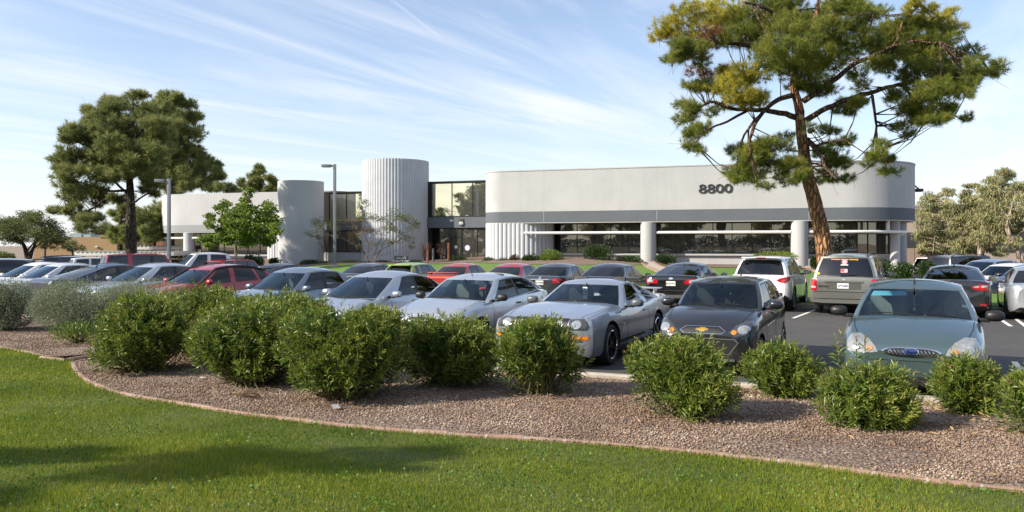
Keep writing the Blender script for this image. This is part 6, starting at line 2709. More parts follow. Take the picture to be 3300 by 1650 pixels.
def tree_from_photo(name, label, cat, Z, ox, oy, sc_, trunk, r0, r1, limbs, clusters, leaf, bark, density, group=None, spread=2.0, kind='needle', gbase=None, twigs=5, dry=None, sunny=None, limbr=(.085, .022), trunks=None, tuft=(.22, .010, 34), grow=1.0, limb_bark=None):
    """limbs and foliage masses are given in a crop's pixels (origin ox, oy, scale sc_) and stood up at depth Z"""
    def W(p, dy=0.0):
        x, y = ox + p[0] * sc_, oy + p[1] * sc_
        z_ = Z + dy
        return np.array([(x - 1650) / F * z_, z_, EYE - (y - HZ) / F * z_])
    T = [W(p) for p in trunk]
    base = T[0].copy()
    if gbase is not None:
        base[2] = gbase
        T[0] = base.copy()
    root = empty(name, tuple(base), 0, label, cat, group)
    mb = MB()
    main = limb_path(mb, [p - base for p in T], r0, r1, 14, .01)
    for tr in (trunks or []):
        main += limb_path(mb, [W(p) - base for p in tr], r0 * .8, r1, 8, .02)
    # flared foot
    mb.tube([(0, 0, -.5), (0, 0, .05), tuple(np.array(main[1]) * .6)], [r0 * 1.5, r0 * 1.25, r0 * 1.0], 14)
    mb.build('trunk', bark, root, 180)
    lm = MB()
    main_ = np.array(main)
    skel = [np.array(p) for p in main[len(main) // 3:]]
    for L in limbs:
        skel_ = np.array(skel)
        dy = rng.uniform(-1, 1) * spread * .8
        s0 = W(L[0]) - base
        j = np.argmin((skel_[:, 0] - s0[0]) ** 2 + (skel_[:, 2] - s0[2]) ** 2)
        dy0 = skel_[j, 1]
        pts = [W(p, dy0 + dy * i / max(1, len(L) - 1)) - base for i, p in enumerate(L)]
        ll = sum(np.linalg.norm(pts[i + 1] - pts[i]) for i in range(len(pts) - 1))
        far = np.min(((main_ - pts[0]) ** 2).sum(1)) > .6
        skel += limb_path(lm, pts, min(limbr[0] * .5 if far else 9, limbr[0] * min(1, .25 + ll / 6.0)), limbr[1] * (.7 if far else 1), 7, .015)
    skel = np.array(skel)
    TP, TD, dryP, sunP = [], [], [], []
    px = Z / F * sc_
    for c in clusters:
        cx, cy, rx, ry = c[0], c[1], c[2] * grow, c[3] * grow
        flag = c[4] if len(c) > 4 else ''
        dep = min(rx, ry * 1.4) * px
        dy = rng.uniform(-1, 1) * spread
        C = W((cx, cy), dy) - base
        n = max(4, int(density * rx * ry * px * px * (c[5] if len(c) > 5 else 1)))
        # several pads per mass
        k = max(3, int(n / (30 if kind == 'needle' else 48)))
        pads = rand_dirs(k) * (rng.random((k, 1)) ** .4) * np.array([rx * px, dep, ry * px]) * .85
        pr = (rng.uniform(.34, .54, k) if kind == 'needle' else rng.uniform(.22, .40, k)) * min(rx, ry) * px + .12
        w = rng.integers(0, k, n)
        d = rand_dirs(n)
        d[:, 2] = d[:, 2] * .8 + .18
        p = C + pads[w] + d * (pr[w] * rng.uniform(.45, 1.0, n))[:, None] * np.array([1.15, 1.15, .75])
        q = unit(d * .8 + np.array([0, 0, .35]) + rng.normal(size=(n, 3)) * .3)
        (sunP if flag == 's' else dryP if flag == 'd' else TP).append((p, q))
        # twigs from the nearest limb into the mass
        for t in range(min(twigs, k)):
            e = C + pads[t]
            g = skel[np.argmin(((skel - e) ** 2).sum(1))]
            mid = g * .45 + e * .55 + np.array([0, 0, -.06 * np.linalg.norm(e - g)]) + rng.normal(size=3) * .05
            ln = np.linalg.norm(e - g)
            lm.tube([g, mid, e], [min(limbr[1], .012 + .012 * ln), .018, .007], 5, cap=False)
            for _ in range(4):
                s_ = e + rng.normal(size=3) * pr[t] * .8
                lm.tube([mid * .3 + e * .7, s_], [.009, .004], 3, cap=False)
    if lm.v:
        lm.build('branches', limb_bark or bark, root, 180)

    def crown(L, m, nm):
        P = np.concatenate([a for a, b in L])
        D = np.concatenate([b for a, b in L])
        if kind == 'needle':
            ln, wd, k = tuft
            n = len(P)
            PP = np.repeat(P, k, 0)
            DD = np.repeat(D, k, 0)
            e = rand_dirs(n * k)
            dirs = unit(e + DD * .75)
            along = rng.uniform(-.5, .5, n * k)[:, None] * ln * .8
            V, Fl, S = blades(PP + DD * along, dirs, ln * rng.uniform(.7, 1.15, n * k), wd)
        elif kind == 'droop':
            n = len(P)
            V, Fl, S = leaves(P, D * .35 + np.array([0, 0, -.9]) + rng.normal(size=(n, 3)) * .35, rng.uniform(.18, .34, n), rng.uniform(.045, .08, n), .1)
        else:
            n = len(P)
            ln, wd, k = tuft
            V, Fl, S = leaves(P, D + rng.normal(size=(n, 3)) * .7, rng.uniform(.7, 1.2, n) * ln, wd, .2)
        link(nm, np_mesh(nm, V, Fl, S, m), root)
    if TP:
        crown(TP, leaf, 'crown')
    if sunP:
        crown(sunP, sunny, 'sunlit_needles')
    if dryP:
        crown(dryP, dry, 'dry_needles')
    return root


# the leaning pine
s = .6987
RIGHT_PINE = tree_from_photo(
    'pine_tree', 'tall leaning pine with red-brown bark in front of the main block', 'pine tree', 33.0, 2050, 0, s,
    [(884, 1240), (862, 1110), (838, 990), (808, 880), (785, 770), (768, 660), (757, 560), (748, 480), (728, 400), (738, 310), (790, 190), (830, 70), (850, -60), (860, -200)], .37, .05,
    [[(738, 540), (640, 515), (560, 505), (440, 500), (340, 470), (250, 530)],
     [(725, 440), (650, 462), (570, 540), (525, 640), (528, 720)],
     [(785, 555), (880, 500), (1000, 450), (1130, 412), (1210, 392), (1350, 372), (1500, 350), (1630, 325)],
     [(770, 470), (900, 380), (1000, 300), (1110, 250), (1190, 205), (1230, 110), (1310, 20)],
     [(795, 640), (830, 672), (880, 655), (960, 645)],
     [(735, 320), (600, 230), (470, 205), (330, 190), (200, 200)],
     [(780, 210), (700, 120), (600, 40), (500, 10)],
     [(815, 110), (900, 70), (1000, 70), (1100, 60)],
     [(1090, 440), (1105, 560), (1112, 640), (1160, 740)],
     [(530, 500), (420, 560), (330, 600), (270, 660)],
     [(1210, 392), (1300, 430), (1400, 480), (1470, 535)],
     [(1190, 210), (1290, 190), (1400, 200)],
     [(800, 660), (850, 720), (880, 780), (930, 830)],
     [(600, 500), (500, 620), (470, 720)],
     [(330, 195), (300, 280), (320, 370)], [(600, 235), (560, 330), (520, 400)]],
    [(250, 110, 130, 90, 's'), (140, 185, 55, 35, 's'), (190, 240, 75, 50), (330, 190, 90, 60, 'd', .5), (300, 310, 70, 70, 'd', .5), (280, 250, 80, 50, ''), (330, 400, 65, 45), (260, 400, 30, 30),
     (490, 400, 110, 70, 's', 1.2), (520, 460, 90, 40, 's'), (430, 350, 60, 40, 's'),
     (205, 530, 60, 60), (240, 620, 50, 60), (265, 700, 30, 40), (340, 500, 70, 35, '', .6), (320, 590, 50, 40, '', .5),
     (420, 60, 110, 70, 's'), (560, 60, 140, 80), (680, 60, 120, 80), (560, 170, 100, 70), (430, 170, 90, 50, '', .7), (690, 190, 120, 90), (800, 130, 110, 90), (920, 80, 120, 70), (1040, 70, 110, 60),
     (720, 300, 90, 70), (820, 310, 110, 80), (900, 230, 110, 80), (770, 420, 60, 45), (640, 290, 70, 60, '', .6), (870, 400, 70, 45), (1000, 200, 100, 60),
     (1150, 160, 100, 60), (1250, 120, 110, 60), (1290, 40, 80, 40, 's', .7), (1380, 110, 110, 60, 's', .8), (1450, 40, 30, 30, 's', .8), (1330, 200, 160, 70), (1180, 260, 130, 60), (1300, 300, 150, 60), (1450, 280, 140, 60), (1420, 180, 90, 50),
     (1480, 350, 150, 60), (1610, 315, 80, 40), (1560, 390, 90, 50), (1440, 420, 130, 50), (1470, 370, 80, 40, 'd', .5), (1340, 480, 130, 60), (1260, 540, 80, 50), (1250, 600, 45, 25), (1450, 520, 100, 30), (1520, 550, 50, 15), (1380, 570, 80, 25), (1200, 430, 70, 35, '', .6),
     (950, 490, 80, 35), (1020, 490, 60, 30), (1050, 380, 60, 40, '', .6), (1090, 300, 80, 45),
     (885, 600, 35, 35), (960, 655, 55, 25), (810, 590, 20, 18), (640, 650, 55, 45), (580, 700, 100, 45), (460, 715, 50, 35), (560, 770, 110, 50), (690, 745, 60, 60), (490, 800, 70, 45), (530, 840, 70, 30), (575, 860, 35, 15), (760, 800, 30, 55), (500, 770, 60, 40, 'd', .5), (690, 830, 40, 25),
     (890, 740, 70, 60), (930, 800, 55, 45), (860, 690, 40, 30), (850, 800, 30, 40),
     (1120, 700, 65, 35), (1170, 740, 45, 30), (1165, 785, 45, 20), (1080, 740, 40, 20)],
    NEEDLE, BARK, 350.0, None, 2.6, 'needle', gz(at(2665, 33).x, 33.0), 6, NEEDLE_DRY, NEEDLE_SUN, (.13, .045), tuft=(.22, .0115, 40), grow=1.30, limb_bark=BARK_LIMB)
# sawn-off limb scars
mb = MB()
for (a, b) in ((750, 545), (762, 616), (800, 605), (752, 730)):
    p = np.array([(2050 + a * s - 1650) / F * 33, 33, EYE - (b * s - HZ) / F * 33]) - np.array(RIGHT_PINE.location)
    mb.tube([p + np.array([0, -.05, 0]), p + np.array([0, -.30, 0])], [.12, .10], 12)
mb.build('branch_scar', mat('cut_wood', (.42, .27, .13), .8, noise=(12, .3)), RIGHT_PINE)

s = .5435
PG = 'pines left of the building'
LEFT_PINE = tree_from_photo(
    'pine_tree', 'large round-crowned pine standing before the carports at the left', 'pine tree', 56.0, 0, 200, s,
    [(778, 1175), (776, 1000), (775, 860), (770, 740), (764, 620), (775, 480), (788, 340), (785, 220)], .42, .06,
    [[(775, 800), (690, 720), (600, 640), (500, 560)], [(772, 830), (660, 800), (560, 860), (470, 910), (400, 900)], [(770, 700), (840, 640), (920, 580), (1000, 520)],
     [(776, 850), (840, 800), (920, 760)], [(770, 620), (680, 500), (620, 400), (580, 330)], [(776, 480), (840, 400), (880, 330)], [(770, 560), (640, 560), (480, 480), (410, 470)],
     [(775, 760), (640, 760), (500, 720), (420, 700)]],
    [(785, 215, 70, 50), (710, 250, 90, 60), (650, 300, 110, 70), (580, 310, 60, 50), (520, 340, 50, 40), (560, 400, 110, 80), (480, 440, 80, 60), (410, 460, 50, 40), (400, 520, 60, 60), (360, 590, 35, 50), (430, 610, 90, 80),
     (380, 690, 60, 60), (460, 720, 100, 80), (420, 800, 60, 50), (500, 800, 100, 60), (400, 880, 80, 30), (350, 880, 40, 20), (470, 890, 90, 50), (540, 930, 60, 50), (480, 970, 60, 25), (640, 430, 120, 100), (760, 350, 120, 90),
     (700, 520, 130, 100), (820, 450, 120, 110), (600, 600, 120, 90), (760, 620, 130, 100), (650, 700, 110, 80), (860, 600, 110, 90), (880, 700, 110, 60), (590, 790, 80, 50), (860, 310, 90, 80), (930, 420, 90, 90), (940, 560, 80, 80), (700, 830, 70, 40), (860, 780, 80, 35), (560, 500, 100, 90)],
    NEEDLE_FAR, BARK_DARK, 140, PG, 2.6, 'needle', float(lot_z(0, 56)), 4, limbr=(.11, .04), tuft=(.36, .032, 26), grow=1.26)
tree_from_photo(
    'pine_tree', 'darker pine behind the round-crowned one, reaching over the left wing', 'pine tree', 84.0, 0, 200, s,
    [(1012, 1110), (1005, 900), (1000, 700), (1000, 450), (1000, 260)], .5, .08, [[(1003, 700), (1100, 650), (1230, 640)], [(1002, 560), (1080, 480), (1130, 440)], [(1000, 750), (1150, 720), (1290, 720)]],
    [(950, 220, 60, 40), (1020, 230, 80, 50), (1080, 290, 80, 70), (1140, 320, 40, 50), (1060, 400, 120, 90), (1150, 420, 40, 40), (1060, 520, 120, 90), (1150, 560, 80, 70), (1080, 640, 120, 80), (1180, 670, 120, 70), (1250, 630, 60, 60), (1290, 610, 20, 25), (1270, 710, 90, 45),
     (1340, 740, 50, 35), (1180, 740, 130, 40), (1040, 740, 100, 50), (980, 640, 100, 90), (960, 480, 90, 90), (980, 330, 90, 80), (1375, 760, 30, 20)],
    NEEDLE_FAR, BARK_DARK, 95, PG, 3.0, 'needle', -.6, 2, limbr=(.14, .06), tuft=(.48, .055, 24), grow=1.2)
for lab, tx, cl in (('bushy mid-green pine right behind the trunk of the large pine', 915, [(870, 930, 80, 70), (930, 880, 60, 60), (860, 1000, 110, 50), (950, 960, 50, 70), (900, 1050, 90, 30), (940, 1020, 50, 60)]),
                    ('pale green pine left behind the trunk of the large pine', 715, [(720, 940, 50, 60), (740, 880, 50, 50), (690, 1000, 45, 50), (750, 1010, 60, 50), (700, 1060, 60, 30), (790, 950, 50, 60), (800, 1050, 50, 30)])):
    tree_from_photo('pine_tree', lab, 'pine tree', 79.0, 0, 200, s, [(tx, 1120), (tx - 5, 1000), (tx + 5, 880)], .35, .06, [[(tx, 1060), (tx - 60, 1000), (tx - 90, 980)]], cl, NEEDLE_FAR, BARK_DARK, 110, PG, 2.0, 'needle', -.6, 2, limbr=(.10, .04), tuft=(.42, .05, 24), grow=1.25)
tree_from_photo('pine_tree', 'small distant pine behind the roof left of the plain round wall', 'pine tree', 100.0, 0, 200, s, [(1550, 1000), (1545, 800), (1540, 640)], .4, .08, [],
                [(1535, 640, 45, 25), (1530, 680, 70, 35), (1590, 680, 30, 30), (1480, 715, 60, 30), (1560, 720, 90, 35), (1620, 715, 30, 30), (1430, 730, 40, 25), (1400, 755, 40, 20), (1540, 765, 120, 30)],
                NEEDLE_FAR, BARK_DARK, 85, PG, 1.5, 'needle', -.6, 1, tuft=(.5, .06, 24), grow=1.15)

tree_from_photo('young_tree', 'young bright green broad-leaved tree in front of the left wing', 'tree', 52.0, 0, 200, s,
                [(1397, 1215), (1398, 1150), (1400, 1080), (1425, 960), (1468, 840), (1472, 780)], .115, .03, [[(1400, 1080), (1330, 1010), (1260, 960)], [(1405, 1060), (1500, 980), (1600, 920)], [(1402, 1070), (1300, 1060), (1230, 1040)], [(1420, 980), (1360, 900), (1310, 850)]],
                [(1475, 790, 28, 40), (1465, 850, 55, 40), (1430, 890, 60, 50), (1315, 860, 45, 40), (1345, 910, 55, 50), (1250, 925, 40, 25), (1240, 960, 35, 30), (1400, 960, 90, 60), (1500, 920, 60, 60), (1590, 870, 50, 40), (1590, 940, 75, 60), (1630, 1000, 40, 50), (1520, 1000, 90, 60), (1340, 1000, 80, 50),
                 (1215, 1040, 45, 30), (1270, 1060, 60, 40), (1380, 1050, 90, 35), (1470, 1065, 90, 30), (1570, 1060, 70, 35), (1240, 1090, 35, 20), (1440, 1000, 80, 60)],
                GREEN, BARK_PALE, 1500, None, .9, 'leaf', gz(at(758, 52.0).x, 52.0), 4, limbr=(.05, .015), tuft=(.18, .13, 1), grow=1.1)
tree_from_photo('mesquite_tree', 'spreading olive-green mesquite tree at the left edge', 'tree', 62.0, 0, 200, s,
                [(178, 1165), (150, 1110), (120, 1060), (80, 1000)], .22, .05, [[(160, 1120), (210, 1060), (280, 1000)], [(170, 1130), (250, 1070), (330, 1050)], [(130, 1070), (60, 1020), (10, 1010)]],
                [(60, 965, 90, 45), (150, 925, 70, 35), (220, 935, 70, 40), (280, 980, 60, 40), (340, 1030, 55, 40), (370, 1070, 30, 25), (150, 990, 110, 50), (30, 1020, 60, 40), (240, 1040, 90, 35), (100, 1050, 80, 30), (300, 1080, 60, 25), (-40, 980, 60, 50)],
                MESQ, BARK_DARK, 2000, None, 2.2, 'leaf', float(lot_z(0, 62)), 5, limbr=(.10, .03), tuft=(.15, .06, 1), grow=1.36, trunks=[[(178, 1165), (190, 1120), (215, 1060), (230, 1000)]])
tree_from_photo('mesquite_tree', 'small dark mesquite in front of the tan building', 'tree', 74.0, 0, 200, s, [(432, 1160), (430, 1130), (428, 1100)], .13, .04, [[(430, 1130), (400, 1100)], [(430, 1130), (470, 1100)]],
                [(430, 1085, 60, 28), (380, 1095, 35, 20), (480, 1105, 35, 18), (430, 1115, 60, 15)], MESQ, BARK_DARK, 1500, None, 1.2, 'leaf', -.7, 3, limbr=(.05, .02), tuft=(.16, .07, 1))
s5 = .427
tree_from_photo('sparse_tree', 'thin multi-stemmed tree with few leaves before the fluted tower', 'tree', 58.0, 500, 450, s5,
                [(1618, 985), (1612, 920), (1580, 860), (1540, 780), (1500, 700), (1440, 640)], .07, .02,
                [[(1615, 930), (1660, 850), (1700, 760), (1780, 680), (1880, 600)], [(1600, 900), (1610, 800), (1580, 700), (1580, 560), (1600, 480)], [(1580, 860), (1480, 780), (1380, 720), (1250, 660)], [(1560, 820), (1440, 760), (1300, 720), (1190, 730)],
                 [(1640, 880), (1760, 800), (1880, 740), (2000, 690)], [(1540, 780), (1470, 640), (1380, 620), (1240, 580)], [(1700, 760), (1720, 680), (1700, 600)], [(1620, 900), (1680, 880), (1780, 850), (1900, 800)]],
                [(1240, 640, 80, 45), (1200, 720, 60, 30), (1330, 650, 80, 45), (1430, 720, 90, 40, 'd', .8), (1500, 660, 60, 60, 'd', .8), (1590, 490, 45, 40), (1560, 580, 60, 50), (1700, 600, 80, 45), (1850, 570, 90, 50), (1950, 640, 80, 40), (1900, 720, 80, 35), (1760, 680, 80, 40), (1600, 700, 90, 50, 'd', .8), (1780, 780, 80, 30), (1940, 800, 40, 25), (1640, 800, 60, 40, 'd', .5), (1480, 790, 60, 30, 'd', .5)],
                MESQ, BARK_GREY, 800, None, .8, 'leaf', gz(at(1190, 58).x, 58.0), 7, leaf_mat('tan_leaf', [(0, (.12, .09, .05)), (1, (.28, .20, .12))], .7, .3), None, (.035, .012), trunks=[[(1625, 985), (1650, 930), (1690, 860), (1720, 800)]], tuft=(.12, .045, 1), grow=1.35)

MESQ_TREE = [o for o in col.objects if o.name.startswith('mesquite_tree')][0]
se = .3106
EG = 'drooping eucalyptus trees right of the building'
EUCS = []
for lab, Z, tr, lim, cl in (
    ('olive drooping eucalyptus next to the rounded end of the building', 74.0, [(1440, 1060), (1430, 940), (1380, 760), (1330, 600), (1280, 480)], [[(1400, 850), (1280, 740), (1180, 620)], [(1360, 700), (1450, 560)], [(1150, 1020), (1160, 900), (1180, 780)]],
     [(1110, 440, 90, 60), (1290, 400, 90, 55), (1200, 520, 110, 80), (1060, 560, 70, 90), (1330, 540, 90, 80), (1080, 700, 90, 100), (1250, 680, 120, 90), (1380, 680, 70, 90), (1050, 860, 80, 110), (1180, 850, 110, 100), (1320, 850, 110, 100), (1100, 980, 100, 50), (1260, 980, 100, 50), (1400, 960, 60, 60)]),
    ('tallest eucalyptus with a ragged golden-olive crown', 70.0, [(1640, 1080), (1650, 900), (1690, 700), (1760, 480), (1840, 300), (1880, 200)], [[(1690, 700), (1560, 560), (1480, 460)], [(1720, 620), (1860, 520), (1960, 440)], [(1660, 850), (1540, 760), (1450, 720)]],
     [(1870, 165, 80, 40), (1960, 210, 60, 50), (1800, 250, 80, 60), (1900, 300, 100, 70), (1560, 340, 100, 50), (1690, 370, 110, 80), (1480, 420, 80, 60), (1830, 420, 110, 90), (1590, 480, 130, 80), (1740, 540, 120, 100), (1500, 600, 100, 100), (1640, 660, 130, 110), (1800, 680, 110, 110), (1520, 790, 120, 110), (1680, 830, 130, 110), (1560, 950, 120, 60), (1760, 950, 90, 70), (1470, 900, 60, 60)]),
    ('eucalyptus at the right edge with a leaning pale trunk', 66.0, [(2090, 1060), (2030, 960), (1960, 860), (1920, 740), (1960, 560), (2010, 420)], [[(1930, 780), (2040, 700), (2110, 620)], [(1940, 660), (1860, 560)], [(2060, 1000), (2010, 880), (2060, 800)]],
     [(2040, 300, 70, 60), (1990, 400, 90, 80), (2090, 450, 70, 90), (1930, 540, 90, 90), (2050, 600, 90, 100), (1900, 680, 80, 90), (2010, 760, 100, 90), (2110, 700, 60, 90), (1900, 850, 80, 90), (2000, 900, 70, 60), (1850, 980, 70, 50), (2150, 560, 60, 100), (2180, 420, 60, 90), (2200, 740, 60, 110)])):
    EUCS.append(tree_from_photo('eucalyptus_tree', lab, 'tree', Z, 2650, 500, se, tr, .32, .06, lim, cl, EUC, BARK_PALE, 1300, EG, 2.5, 'droop', float(lot_z(0, Z)), 3, limbr=(.11, .035), grow=1.25))


def copy_tree(o, parent=None):
    c = o.copy()
    col.objects.link(c)
    if parent:
        c.parent = parent
    for ch in o.children:
        copy_tree(ch, c)
    return c


# trees on the photographer's side of the street: their shade lies on the lawn and their mirror image stands in the windows
TG = 'trees behind the photographer'
for i, (src, x, y, z, sc2, rz, lab) in enumerate((
        (EUCS[1], -11.8, 3.9, .3, .62, 0.4, 'eucalyptus beside the lawn that shades the oleander hedge'),
        (EUCS[0], -14.6, 5.4, .2, .62, 2.0, 'eucalyptus farther along the lawn at the left'),
        (LEFT_PINE, -30.0, -14.5, .2, .95, .7, 'pine across the lawn, left behind the photographer'),
        (LEFT_PINE, 46.0, 4.0, -.2, .8, 2.2, 'pine right of the parking lot'),
        (EUCS[2], 33.0, -12.0, 0, 1.0, .9, 'eucalyptus right of the photographer'),
        (EUCS[0], 36.0, 12.0, -.2, .9, 3.3, 'eucalyptus at the right end of the front row'),
        (EUCS[1], 44.0, 24.0, -.2, .95, 1.3, 'tall eucalyptus at the right end of the drive'),
        (LEFT_PINE, 58.0, 34.0, -.4, .9, 4.2, 'pine at the far right end of the lot'))):
    c = copy_tree(src)
    c.location = (x, y, z)
    c.rotation_euler = (0, 0, rz)
    c.scale = (sc2,) * 3
    c['label'] = lab
    c['group'] = TG

for i in range(22):
    src = (EUCS[0], LEFT_PINE, EUCS[1], EUCS[2])[i % 4]
    c = copy_tree(src)
    c.location = (-104 + i * 6.4 + random.uniform(-2, 2), -34 - 5 * (i % 3) + random.uniform(-2, 2), -.2)
    c.rotation_euler = (0, 0, random.uniform(0, 6.28))
    c.scale = (random.uniform(1.25, 1.7),) * 3
    c['label'] = 'tree of the row across the street behind the photographer'
    c['group'] = 'tree row across the street'

for i, (x, y, k, lab) in enumerate(((-73, 104, 1.1, 'dark green mesquite beyond the left end of the lot'), (-84, 112, 1.25, 'broad mesquite at the far left horizon'),
                                    (-64, 122, 1.2, 'mesquite showing over the left end of the tan building'), (-96, 118, 1.3, 'mesquite at the left edge of the horizon'),
                                    (-49, 124, 1.1, 'mesquite behind the tan building, right of its parapet'), (-108, 128, 1.4, 'last mesquite of the row at the left edge'))):
    c = copy_tree(MESQ_TREE)
    c.location = (x, y, -.75)
    c.rotation_euler = (0, 0, i * 1.1)
    c.scale = (k,) * 3
    c['label'] = lab
    c['group'] = 'mesquites at the far end of the lot'

# ---------------- grass blades, stones, dry leaves
GRASS = leaf_mat('grass_blade', [(0, (.072, .108, .010)), (.3, (.135, .200, .016)), (.6, (.21, .272, .023)), (.85, (.34, .345, .040)), (1, (.46, .38, .12))], .5, .4, .3, .55)


def scatter(n, x0, x1, y0, y1, power):
    """points spread over a rectangle, denser towards the photographer"""
    y = y0 * (y1 / y0) ** (rng.random(n) ** power)
    x = rng.uniform(x0, x1, n)
    keep = (np.abs(x + .0) < y * .78 + 2.0)
    return np.stack([x[keep], y[keep]], 1)


G = scatter(1700000, -15, 9, 3.2, 17, 1.0)
G = G[inside(LAWN, G)]
G = G[:600000]
zg = z_lawn(G[:, 0], G[:, 1])
n = len(G)
dist = np.hypot(G[:, 0], G[:, 1])
patch = np.sin(G[:, 0] * 1.7 + 2 * np.sin(G[:, 1] * .9)) * np.sin(G[:, 1] * 1.3 + 1.5 * np.sin(G[:, 0] * .8))
edge = dist_line(G, BORDER_B + CUT + BORDER_A)
hgt = (.040 + .014 * patch + rng.normal(0, .010, n)).clip(.016, .085) * (1 + 1.0 * np.clip(1 - edge / .10, 0, 1) * (rng.random(n) < .5))
D = rng.normal(size=(n, 3)) * .38 + np.array([0, 0, 1.])
V, Fl, S = blades(np.column_stack([G, zg - .006]), D, hgt, .0036 * (1 + dist * .10))
g1 = (V, Fl, S)
# clover and creeping weeds in the lawn
k = 220
cxy = scatter(k * 6, -12, 9, 3.4, 14, 1.0)
cxy = cxy[inside(LAWN, cxy)][:k]
cp = np.repeat(cxy, 22, 0) + rng.normal(size=(len(cxy) * 22, 2)) * .16
zc_ = z_lawn(cp[:, 0], cp[:, 1])
CLOVER = leaf_mat('clover_leaf', [(0, (.06, .14, .02)), (1, (.14, .27, .04))], .5, .3, .3)
tag(link('lawn', np_mesh('lawn', *g1, GRASS)), kind='stuff')
tag(link('clover_weeds', np_mesh('clover_weeds', *leaves(np.column_stack([cp, zc_ + .035]), rng.normal(size=(len(cp), 3)) * .8 + np.array([0, 0, .25]), .026, .022), CLOVER)), kind='stuff')

# loose stones of the gravel
Q = scatter(420000, -14, 12, 6.5, 19, 1.0)
Q = Q[inside(BED, Q)]
Q = Q[(np.sin(Q[:, 0] * 1.9 + 1.3 * np.sin(Q[:, 1] * 2.3)) + np.sin(Q[:, 1] * 2.9 + Q[:, 0] * .8) + rng.normal(0, .55, len(Q))) > -.75][:110000]
zq = z_bed(Q[:, 0], Q[:, 1])
n = len(Q)
oct_ = np.array([(1, 0, 0), (-1, 0, 0), (0, 1, 0), (0, -1, 0), (0, 0, 1), (0, 0, -.6)], float)
R0 = rng.uniform(.005, .0125, (n, 1, 1)) * (1 + .04 * Q[:, 1])[:, None, None]
V = oct_[None] * R0 * rng.uniform(.6, 1.35, (n, 6, 1))
ang = rng.uniform(0, 2 * np.pi, n)
c_, s_ = np.cos(ang)[:, None], np.sin(ang)[:, None]
V = np.stack([V[..., 0] * c_ - V[..., 1] * s_, V[..., 0] * s_ + V[..., 1] * c_, V[..., 2] * .75], -1)
V = V + np.concatenate([Q, zq[:, None] + .004], 1)[:, None, :]
tri = np.array([(0, 2, 4), (2, 1, 4), (1, 3, 4), (3, 0, 4), (2, 0, 5), (1, 2, 5), (3, 1, 5), (0, 3, 5)])
Fl = (tri[None] + (np.arange(n) * 6)[:, None, None]).reshape(-1)
STONE = leaf_mat('gravel_stone', [(0, (.085, .057, .041)), (.3, (.18, .122, .088)), (.55, (.285, .196, .143)), (.8, (.39, .295, .225)), (1, (.58, .51, .42))], .85, 0, .3)
tag(link('gravel_stones', np_mesh('gravel_stones', V.reshape(-1, 3), Fl, np.full(n * 8, 3), STONE, smooth=False)), kind='stuff')

# dry leaves under the oleanders and along the edging
dl = []
for o in [o for o in col.objects if o.name.startswith('oleander_bush')]:
    m = 90
    a = rng.uniform(0, 2 * np.pi, m)
    rr = rng.uniform(.25, .95, m)
    dl.append(np.stack([o.location.x + rr * np.cos(a), o.location.y + rr * np.sin(a)], 1))
dl = np.concatenate(dl + [scatter(700, -9, 9, 6.5, 13, 1.0)])
dl = dl[inside(BED, dl)]
zz = z_bed(dl[:, 0], dl[:, 1])
DRY = leaf_mat('dry_leaf', [(0, (.20, .12, .06)), (.5, (.40, .28, .15)), (1, (.60, .50, .34))], .8, .2, .2)
n = len(dl)
tag(link('leaf_litter', np_mesh('leaf_litter', *leaves(np.column_stack([dl, zz + .018]), np.column_stack([rng.normal(size=(n, 2)), rng.uniform(-.1, .25, n)]), rng.uniform(.05, .12, n), rng.uniform(.012, .024, n), .05), DRY)), kind='stuff')
# ------------------------------------------------------------------ street furniture and the far background
lamp_m = mat('lamp_grey', (.20, .22, .25), .45, metal=.2)


def street_lamp(u, Z, v_top, label):
    c = at(u * 1.281, Z)
    g = gz(c.x, c.y) if inside(MOUND, np.array([[c.x, c.y]]))[0] else float(lot_z(c.x, c.y))
    zt = zat(v_top * 1.281, Z)
    root = empty('street_lamp', (c.x, c.y, g), 0, label, 'street lamp', 'lamp posts at the building lawn')
    m = MB()
    h = zt - g
    m.box(-.09, .09, -.09, .09, 0, h, 0, .012)
    m.build('pole', lamp_m, root)
    m = MB()
    m.lathe([(.26, -.3), (.26, .12), (.24, .14)], 20)
    m.build('base', concrete, root)
    m = MB()
    m.box(-.26, -.092, -.05, .05, h - .16, h - .06, 0, .01)
    a = m.build('arm', lamp_m, root)
    m = MB()
    m.box(-.86, -.24, -.17, .17, h - .20, h - .02, 0, .02)
    m.box(-.80, -.30, -.12, .12, h - .212, h - .19, 1)
    m.build('lamp_head', [mat('lamp_head_grey', (.17, .18, .20), .45), mat('lamp_glass', (.55, .56, .55), .3)], root)


street_lamp(842, 53.0, 413, 'tall grey lamp post with a square head in front of the entrance block')
street_lamp(425, 50.0, 450, 'grey lamp post with a square head in front of the left wing')
c = at(145, 75)
root = empty('street_lamp', (c.x, 75, float(lot_z(0, 75))), 0, 'thin dark pole at the left edge under the mesquite', 'street lamp')
m = MB()
m.tube([(0, 0, 0), (0, 0, 4.6)], [.09, .07], 8)
m.build('pole', BLACK, root)

